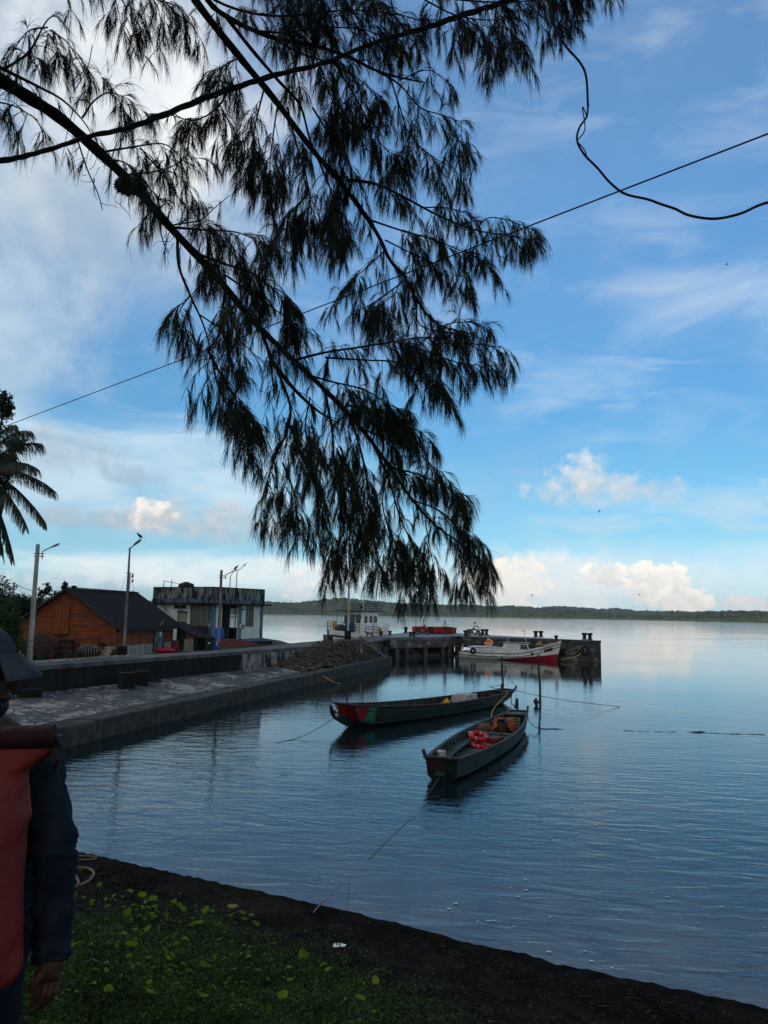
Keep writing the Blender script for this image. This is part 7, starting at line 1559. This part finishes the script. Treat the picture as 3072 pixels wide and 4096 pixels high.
def brope(px, r, label):
    q = spline([GB(x, y)+Vector((0, 0, r+.004)) for x, y in px], 10); mb = MB()
    for s in range(3):
        w_ = []
        for i, p in enumerate(q):
            d_ = (q[min(i+1, len(q)-1)]-q[max(i-1, 0)]).normalized(); x_ = d_.cross(Vector((0, 0, 1))).normalized(); y_ = d_.cross(x_); a = i*.75+s*2.094; w_.append(p+(x_*math.cos(a)+y_*math.sin(a))*r*.5)
        mb.tube(w_, r*.6, 5)
    return tag(build('rope', mb, m_rope, smooth=True), label, 'rope')
brope([(100, 3545), (180, 3550), (270, 3560), (350, 3530), (375, 3500), (350, 3480), (290, 3478), (250, 3490)], .009, 'thick old rope looped on the soil beside the person')
brope([(120, 3440), (200, 3425), (300, 3428), (380, 3432), (370, 3442), (280, 3446), (180, 3450)], .007, 'flat rope loop on the bank edge beyond the person')
brope([(110, 3500), (200, 3496), (280, 3492), (310, 3520), (315, 3545)], .008, 'short rope end curling beside the larger rope loop')

# ================================================================== PERSON AT THE LEFT EDGE
pn = thing('person', 'person in grey cap and dark jacket carrying a red bag, seen from behind', 'person', (-1.12, 2.3, 3.0))
m_navy = mat('navy_cloth', (.008, .010, .018), (.005, .006, .011), 6, rough=.9, bump=.01, bsc=10)
m_denim = mat('denim_sleeve', (.009, .015, .025), (.004, .008, .014), 14, rough=.9, bump=.006, bsc=45)
m_cap = mat('grey_cap_cloth', (.040, .050, .062), (.028, .036, .046), 20, rough=.9, bump=.002, bsc=90)
Pd = lambda x, y, dd=2.2: P(x, y, dd)
nk = Pd(-100, 2860); hd = Pd(-90, 2700)
V = [Pd(-100, 3620, 2.3), Pd(-105, 3350, 2.3), Pd(-105, 3100, 2.3), Pd(-95, 2960, 2.28), nk, Pd(-85, 2790), hd, Pd(-80, 2620), Pd(60, 2985, 2.25), Pd(140, 3040, 2.22), Pd(205, 3400, 2.18), Pd(205, 3780, 2.14), Pd(203, 3850, 2.13),
     Pd(-330, 3000, 2.35), Pd(-400, 3400, 2.35), Pd(-380, 3700, 2.25), Pd(-60, 3750, 2.3), Pd(-180, 3750, 2.35)]
kl = Vector((V[16].x+.02, 2.3, 3.45)); kr = Vector((V[17].x-.03, 2.32, 3.45)); V += [kl, Vector((kl.x, 2.28, 3.09)), Vector((kl.x+.10, 2.36, 3.04)), kr, Vector((kr.x, 2.3, 3.09)), Vector((kr.x+.08, 2.38, 3.04))]
Ed = [(0, 1), (1, 2), (2, 3), (3, 4), (4, 5), (5, 6), (6, 7), (3, 8), (8, 9), (9, 10), (10, 11), (11, 12), (3, 13), (13, 14), (14, 15), (0, 16), (0, 17), (16, 18), (18, 19), (19, 20), (17, 21), (21, 22), (22, 23)]
rd2 = [(.15, .11), (.14, .10), (.16, .11), (.12, .09), .055, .065, .085, .07, .06, .055, .043, .030, .030, .055, .045, .03, .09, .09, .06, .04, .04, .06, .04, .04]
# hand: knuckles then four unequal bent fingers and a thumb from the side of the palm
h0 = len(V); V.append(Pd(205, 3895, 2.13)); Ed.append((12, h0)); rd2.append((.034, .018))
for i, (dx_, ln_) in enumerate(((-42, 95), (-16, 112), (10, 104), (34, 84))):
    b0 = len(V); kx = 200+dx_; V += [Pd(kx, 3925, 2.13+.006*i), Pd(kx-10-dx_*.1, 3925+ln_*.45, 2.125), Pd(kx-26-dx_*.15, 3925+ln_*.8, 2.14), Pd(kx-44-dx_*.2, 3925+ln_*1.05, 2.16)]
    Ed += [(h0, b0), (b0, b0+1), (b0+1, b0+2), (b0+2, b0+3)]; rd2 += [.010, .0085, .008, .0065]
b0 = len(V); V += [Pd(168, 3890, 2.10), Pd(138, 3930, 2.09), Pd(128, 3970, 2.10)]; Ed += [(12, b0), (b0, b0+1), (b0+1, b0+2)]; rd2 += [.012, .010, .008]
skin('body', V, Ed, rd2, m_skin, pn, 2)
def wtube(name, pts, rad, m_, parent, wr=.12, n=26, per=10, seed=0, flat=1.):
    q = spline(pts, per); k_ = len(q); mb = MB(); vs = []; x_ = None
    for i, p in enumerate(q):
        d_ = (q[min(i+1, k_-1)]-q[max(i-1, 0)]).normalized(); x_ = (Vector((1, 0, 0)) if x_ is None else x_); x_ = (x_-d_*x_.dot(d_)).normalized(); y_ = d_.cross(x_); f = i/(k_-1)*(len(rad)-1); a = min(int(f), len(rad)-2); r_ = lerp(rad[a], rad[a+1], f-a)
        for j in range(n):
            an = 2*PI*j/n; rr = r_*(1+wr*mnoise.noise((math.cos(an)*1.6, math.sin(an)*1.6+seed, i*.20+math.cos(an)*1.2))+wr*.5*mnoise.noise((math.cos(an)*3, math.sin(an)*3+seed, i*.55)))
            vs.append(p+x_*math.cos(an)*rr+y_*math.sin(an)*rr*flat)
    mb.add(vs, [(i*n+j, i*n+(j+1) % n, (i+1)*n+(j+1) % n, (i+1)*n+j) for i in range(k_-1) for j in range(n)]+[tuple(range(n-1, -1, -1)), tuple((k_-1)*n+j for j in range(n))])
    return build(name, mb, m_, parent, smooth=True, world=True, ang=60)
wtube('sleeve', [Pd(95, 2960, 2.26), Pd(150, 3060, 2.22), Pd(190, 3220, 2.2), Pd(212, 3400, 2.18), Pd(222, 3480, 2.17), Pd(212, 3650, 2.15), Pd(205, 3800, 2.14), Pd(204, 3850, 2.13)], [.05, .064, .060, .058, .056, .052, .047, .044], m_denim, pn, .22, per=14)
wtube('sleeve', [Pd(-300, 2970, 2.35), Pd(-360, 3100, 2.35), Pd(-400, 3400, 2.33), Pd(-380, 3680, 2.26)], [.07, .07, .06, .045], m_denim, pn, .2, seed=3)
wtube('jacket', [Pd(-95, 2885, 2.25), Pd(-95, 2930, 2.27), Pd(-95, 3000, 2.3), Pd(-95, 3200, 2.32), Pd(-95, 3500, 2.32), Pd(-95, 3800, 2.32)], [.06, .12, .19, .20, .175, .18], m_navy, pn, .08, flat=.62)
for k_ in (kl, kr): wtube('trouser_leg', [Vector((k_.x, 2.31, 3.92)), Vector((k_.x, 2.3, 3.5)), Vector((k_.x, 2.29, 3.07))], [.12, .09, .075], m_navy, pn, .12, seed=k_.x)
for k_ in (kl, kr): mb = MB(); mb.ell((k_.x+.06, 2.34, 3.04), (.14, .055, .045)); build('shoe', mb, m_rubber, pn, smooth=True, world=True)
# head: skull, nose, ear, hair, beard, cap
mb = MB(); mb.ell(hd+Vector((.005, 0, -.01)), (.088, .075, .115), 20, 14); mb.ell(hd+Vector((.094, .01, -.015)), (.02, .014, .026), 10, 8); mb.ell(hd+Vector((.082, 0, -.058)), (.016, .024, .012), 8, 6)
build('face', mb, m_skin, pn, smooth=True, world=True)
mb = MB(); mb.ell(hd+Vector((-.01, -.078, -.01)), (.018, .010, .03), 10, 8, M=Matrix.Rotation(.2, 3, 'Y')); build('ear', mb, m_skin, pn, smooth=True, world=True)
for y_ in (-.032, .034): mb = MB(); mb.ell(hd+Vector((.078, y_, .018)), (.010, .013, .007), 8, 6); build('eye', mb, m_white, pn, smooth=True, world=True)
mb = MB(); mb.ell(hd+Vector((-.03, 0, .01)), (.083, .082, .10), 16, 10); build('hair', mb, m_hair, pn, smooth=True, world=True)
mb = MB(); mb.ell(hd+Vector((.03, 0, -.085)), (.058, .062, .045), 14, 9, jit=.02); build('beard', mb, m_hair, pn, smooth=True, world=True)
cp = MB(); R_ = .102; vs = []; n = 24
for i in range(9):
    t_ = PI/2*i/8
    for j in range(n): a = 2*PI*j/n; vs.append(hd+Vector((-.012+R_*math.sin(t_)*math.cos(a)*1.06, R_*.93*math.sin(t_)*math.sin(a), .052+.095*math.cos(t_)+.0*a)))
cp.add(vs, [(i*n+j, (i+1)*n+j, (i+1)*n+(j+1) % n, i*n+(j+1) % n) for i in range(8) for j in range(n)]); cp.ell(hd+Vector((-.012, 0, .148)), (.008, .008, .005), 8, 5)
cap = build('cap', cp, m_cap, pn, smooth=True, world=True); so_ = cap.modifiers.new('s', 'SOLIDIFY'); so_.thickness = .004
mb = MB(); vs = []; n = 14
for k_ in range(2):
    for i in range(7):
        for j in range(n+1):
            a = lerp(-.66, .66, j/n); u = i/6; rr = lerp(.104, .104+.066*math.cos(a*1.6)**.4, u); vs.append(hd+Vector((-.004+rr*math.cos(a)*1.04, rr*.92*math.sin(a), .062-.056*u-.012*(a*a)*u-.010*k_)))
w_ = n+1
mb.add(vs, [(i*w_+j, i*w_+j+1, (i+1)*w_+j+1, (i+1)*w_+j) for i in range(6) for j in range(n)]+[(7*w_+(i+1)*w_+j, 7*w_+(i+1)*w_+j+1, 7*w_+i*w_+j+1, 7*w_+i*w_+j) for i in range(6) for j in range(n)]+[(6*w_+j, 6*w_+j+1, 13*w_+j+1, 13*w_+j) for j in range(n)])
build('cap_brim', mb, m_cap, cap, smooth=True, world=True, ang=60)
mb = MB(); mb.box(hd+Vector((.082, -.03, .016)), (.012, .10, .035)); mb.box(hd+Vector((.045, -.079, .016)), (.085, .006, .02)); gl = build('goggles', mb, m_dark, pn, world=True)
mb = MB(); mb.box(hd+Vector((.062, -.0845, .017)), (.034, .004, .020)); build('goggle_strap', mb, m_cap, gl, world=True)
mb = MB(); mb.box(hd+Vector((.064, -.0875, .017)), (.018, .003, .010)); build('strap_patch', mb, mat('coral_patch', (.75, .12, .08), (.7, .1, .08), 3, rough=.6), gl, world=True)
# red roll-top bag
bg_ = thing('dry_bag', 'red roll-top dry bag carried on the back of the person', 'bag', Pd(-140, 3930, 2.02))
m_bag = mat('red_bag_fabric', (.17, .022, .017), (.12, .016, .013), 2, rough=.55, bump=.012, bsc=9); m_bagd = mat('shaded_bag_roll', (.035, .007, .008), (.02, .005, .005), 4, rough=.6, bump=.01, bsc=12)  # roll colour is the bag red darkened to paint its shadow
prof = [(3935, 0, .10, .08, -175), (3925, .0, .13, .11, -165), (3890, 0, .142, .135, -165), (3700, 0, .146, .14, -165), (3450, 0, .150, .14, -158), (3280, 0, .162, .135, -150), (3180, 0, .168, .12, -158), (3080, 0, .175, .09, -165), (3030, 0, .20, .055, -140), (2985, 0, .228, .03, -120)]
mb = MB(); vs = []; n = 36; q_ = []
for a, b_ in zip(prof[:-1], prof[1:]):
    for t_ in (0, .25, .5, .75): q_.append([lerp(u, v, t_) for u, v in zip(a, b_)])
q_.append(list(prof[-1]))
for (y_, _, wx_, wy_, xc) in q_:
    c_ = Pd(xc, y_, 2.02)
    for j in range(n):
        a = 2*PI*j/n; f = 1+.07*mnoise.noise((math.cos(a)*1.5, math.sin(a)*1.5, y_*.006))+.045*mnoise.noise((math.cos(a)*4, math.sin(a)*4, y_*.014+math.cos(a)*2))+.015*mnoise.noise((math.cos(a)*9, math.sin(a)*9, y_*.05)); vs.append(c_+Vector((wx_*math.cos(a)*f, wy_*math.sin(a)*f, 0)))
mb.add(vs, [(i*n+j, i*n+(j+1) % n, (i+1)*n+(j+1) % n, (i+1)*n+j) for i in range(len(q_)-1) for j in range(n)]+[tuple(range(n-1, -1, -1))]); build('bag_body', mb, m_bag, bg_, smooth=True, world=True, ang=70)
wtube('rolled_top', [Pd(-420, 2975, 2.0), Pd(-200, 2960, 2.0), Pd(0, 2952, 2.0), Pd(140, 2945, 2.0), Pd(216, 2940, 2.0)], [.030, .033, .030, .028, .026], m_bagd, bg_, .10, n=16, flat=.8)
mb = MB(); mb.box(Pd(232, 2990, 2.02), (.02, .03, .06)); mb.tube([Pd(228, 2950, 2.0), Pd(240, 2985, 2.01), Pd(232, 3040, 2.03), Pd(215, 3075, 2.05)], .006, 6); build('buckle', mb, m_rubber, bg_, world=True)
for s in (-1, 1):
    mb = MB(); q = spline([Pd(-100+s*110, 3000, 2.12), Pd(-100+s*120, 2950, 2.25), Pd(-100+s*120, 3150, 2.44), Pd(-100+s*110, 3500, 2.2)], 6); mb.tube(q, .012, 6); build('strap', mb, m_rubber, bg_, smooth=True, world=True)

# ================================================================== AIR
mb = MB(); mb.box((0, 1500, 38), (9000, 3400, 82)); M_ = bpy.data.materials.new('humid_air'); M_.use_nodes = True; nt = M_.node_tree; nt.nodes.remove(nt.nodes['Principled BSDF'])
pv = nt.nodes.new('ShaderNodeVolumePrincipled'); pv.inputs['Color'].default_value = (.72, .84, .95, 1); pv.inputs['Density'].default_value = 0.00009; pv.inputs['Anisotropy'].default_value = 0.2
nt.links.new(pv.outputs[0], nt.nodes['Material Output'].inputs['Volume']); hz = build('haze', mb, M_); hz['kind'] = 'stuff'
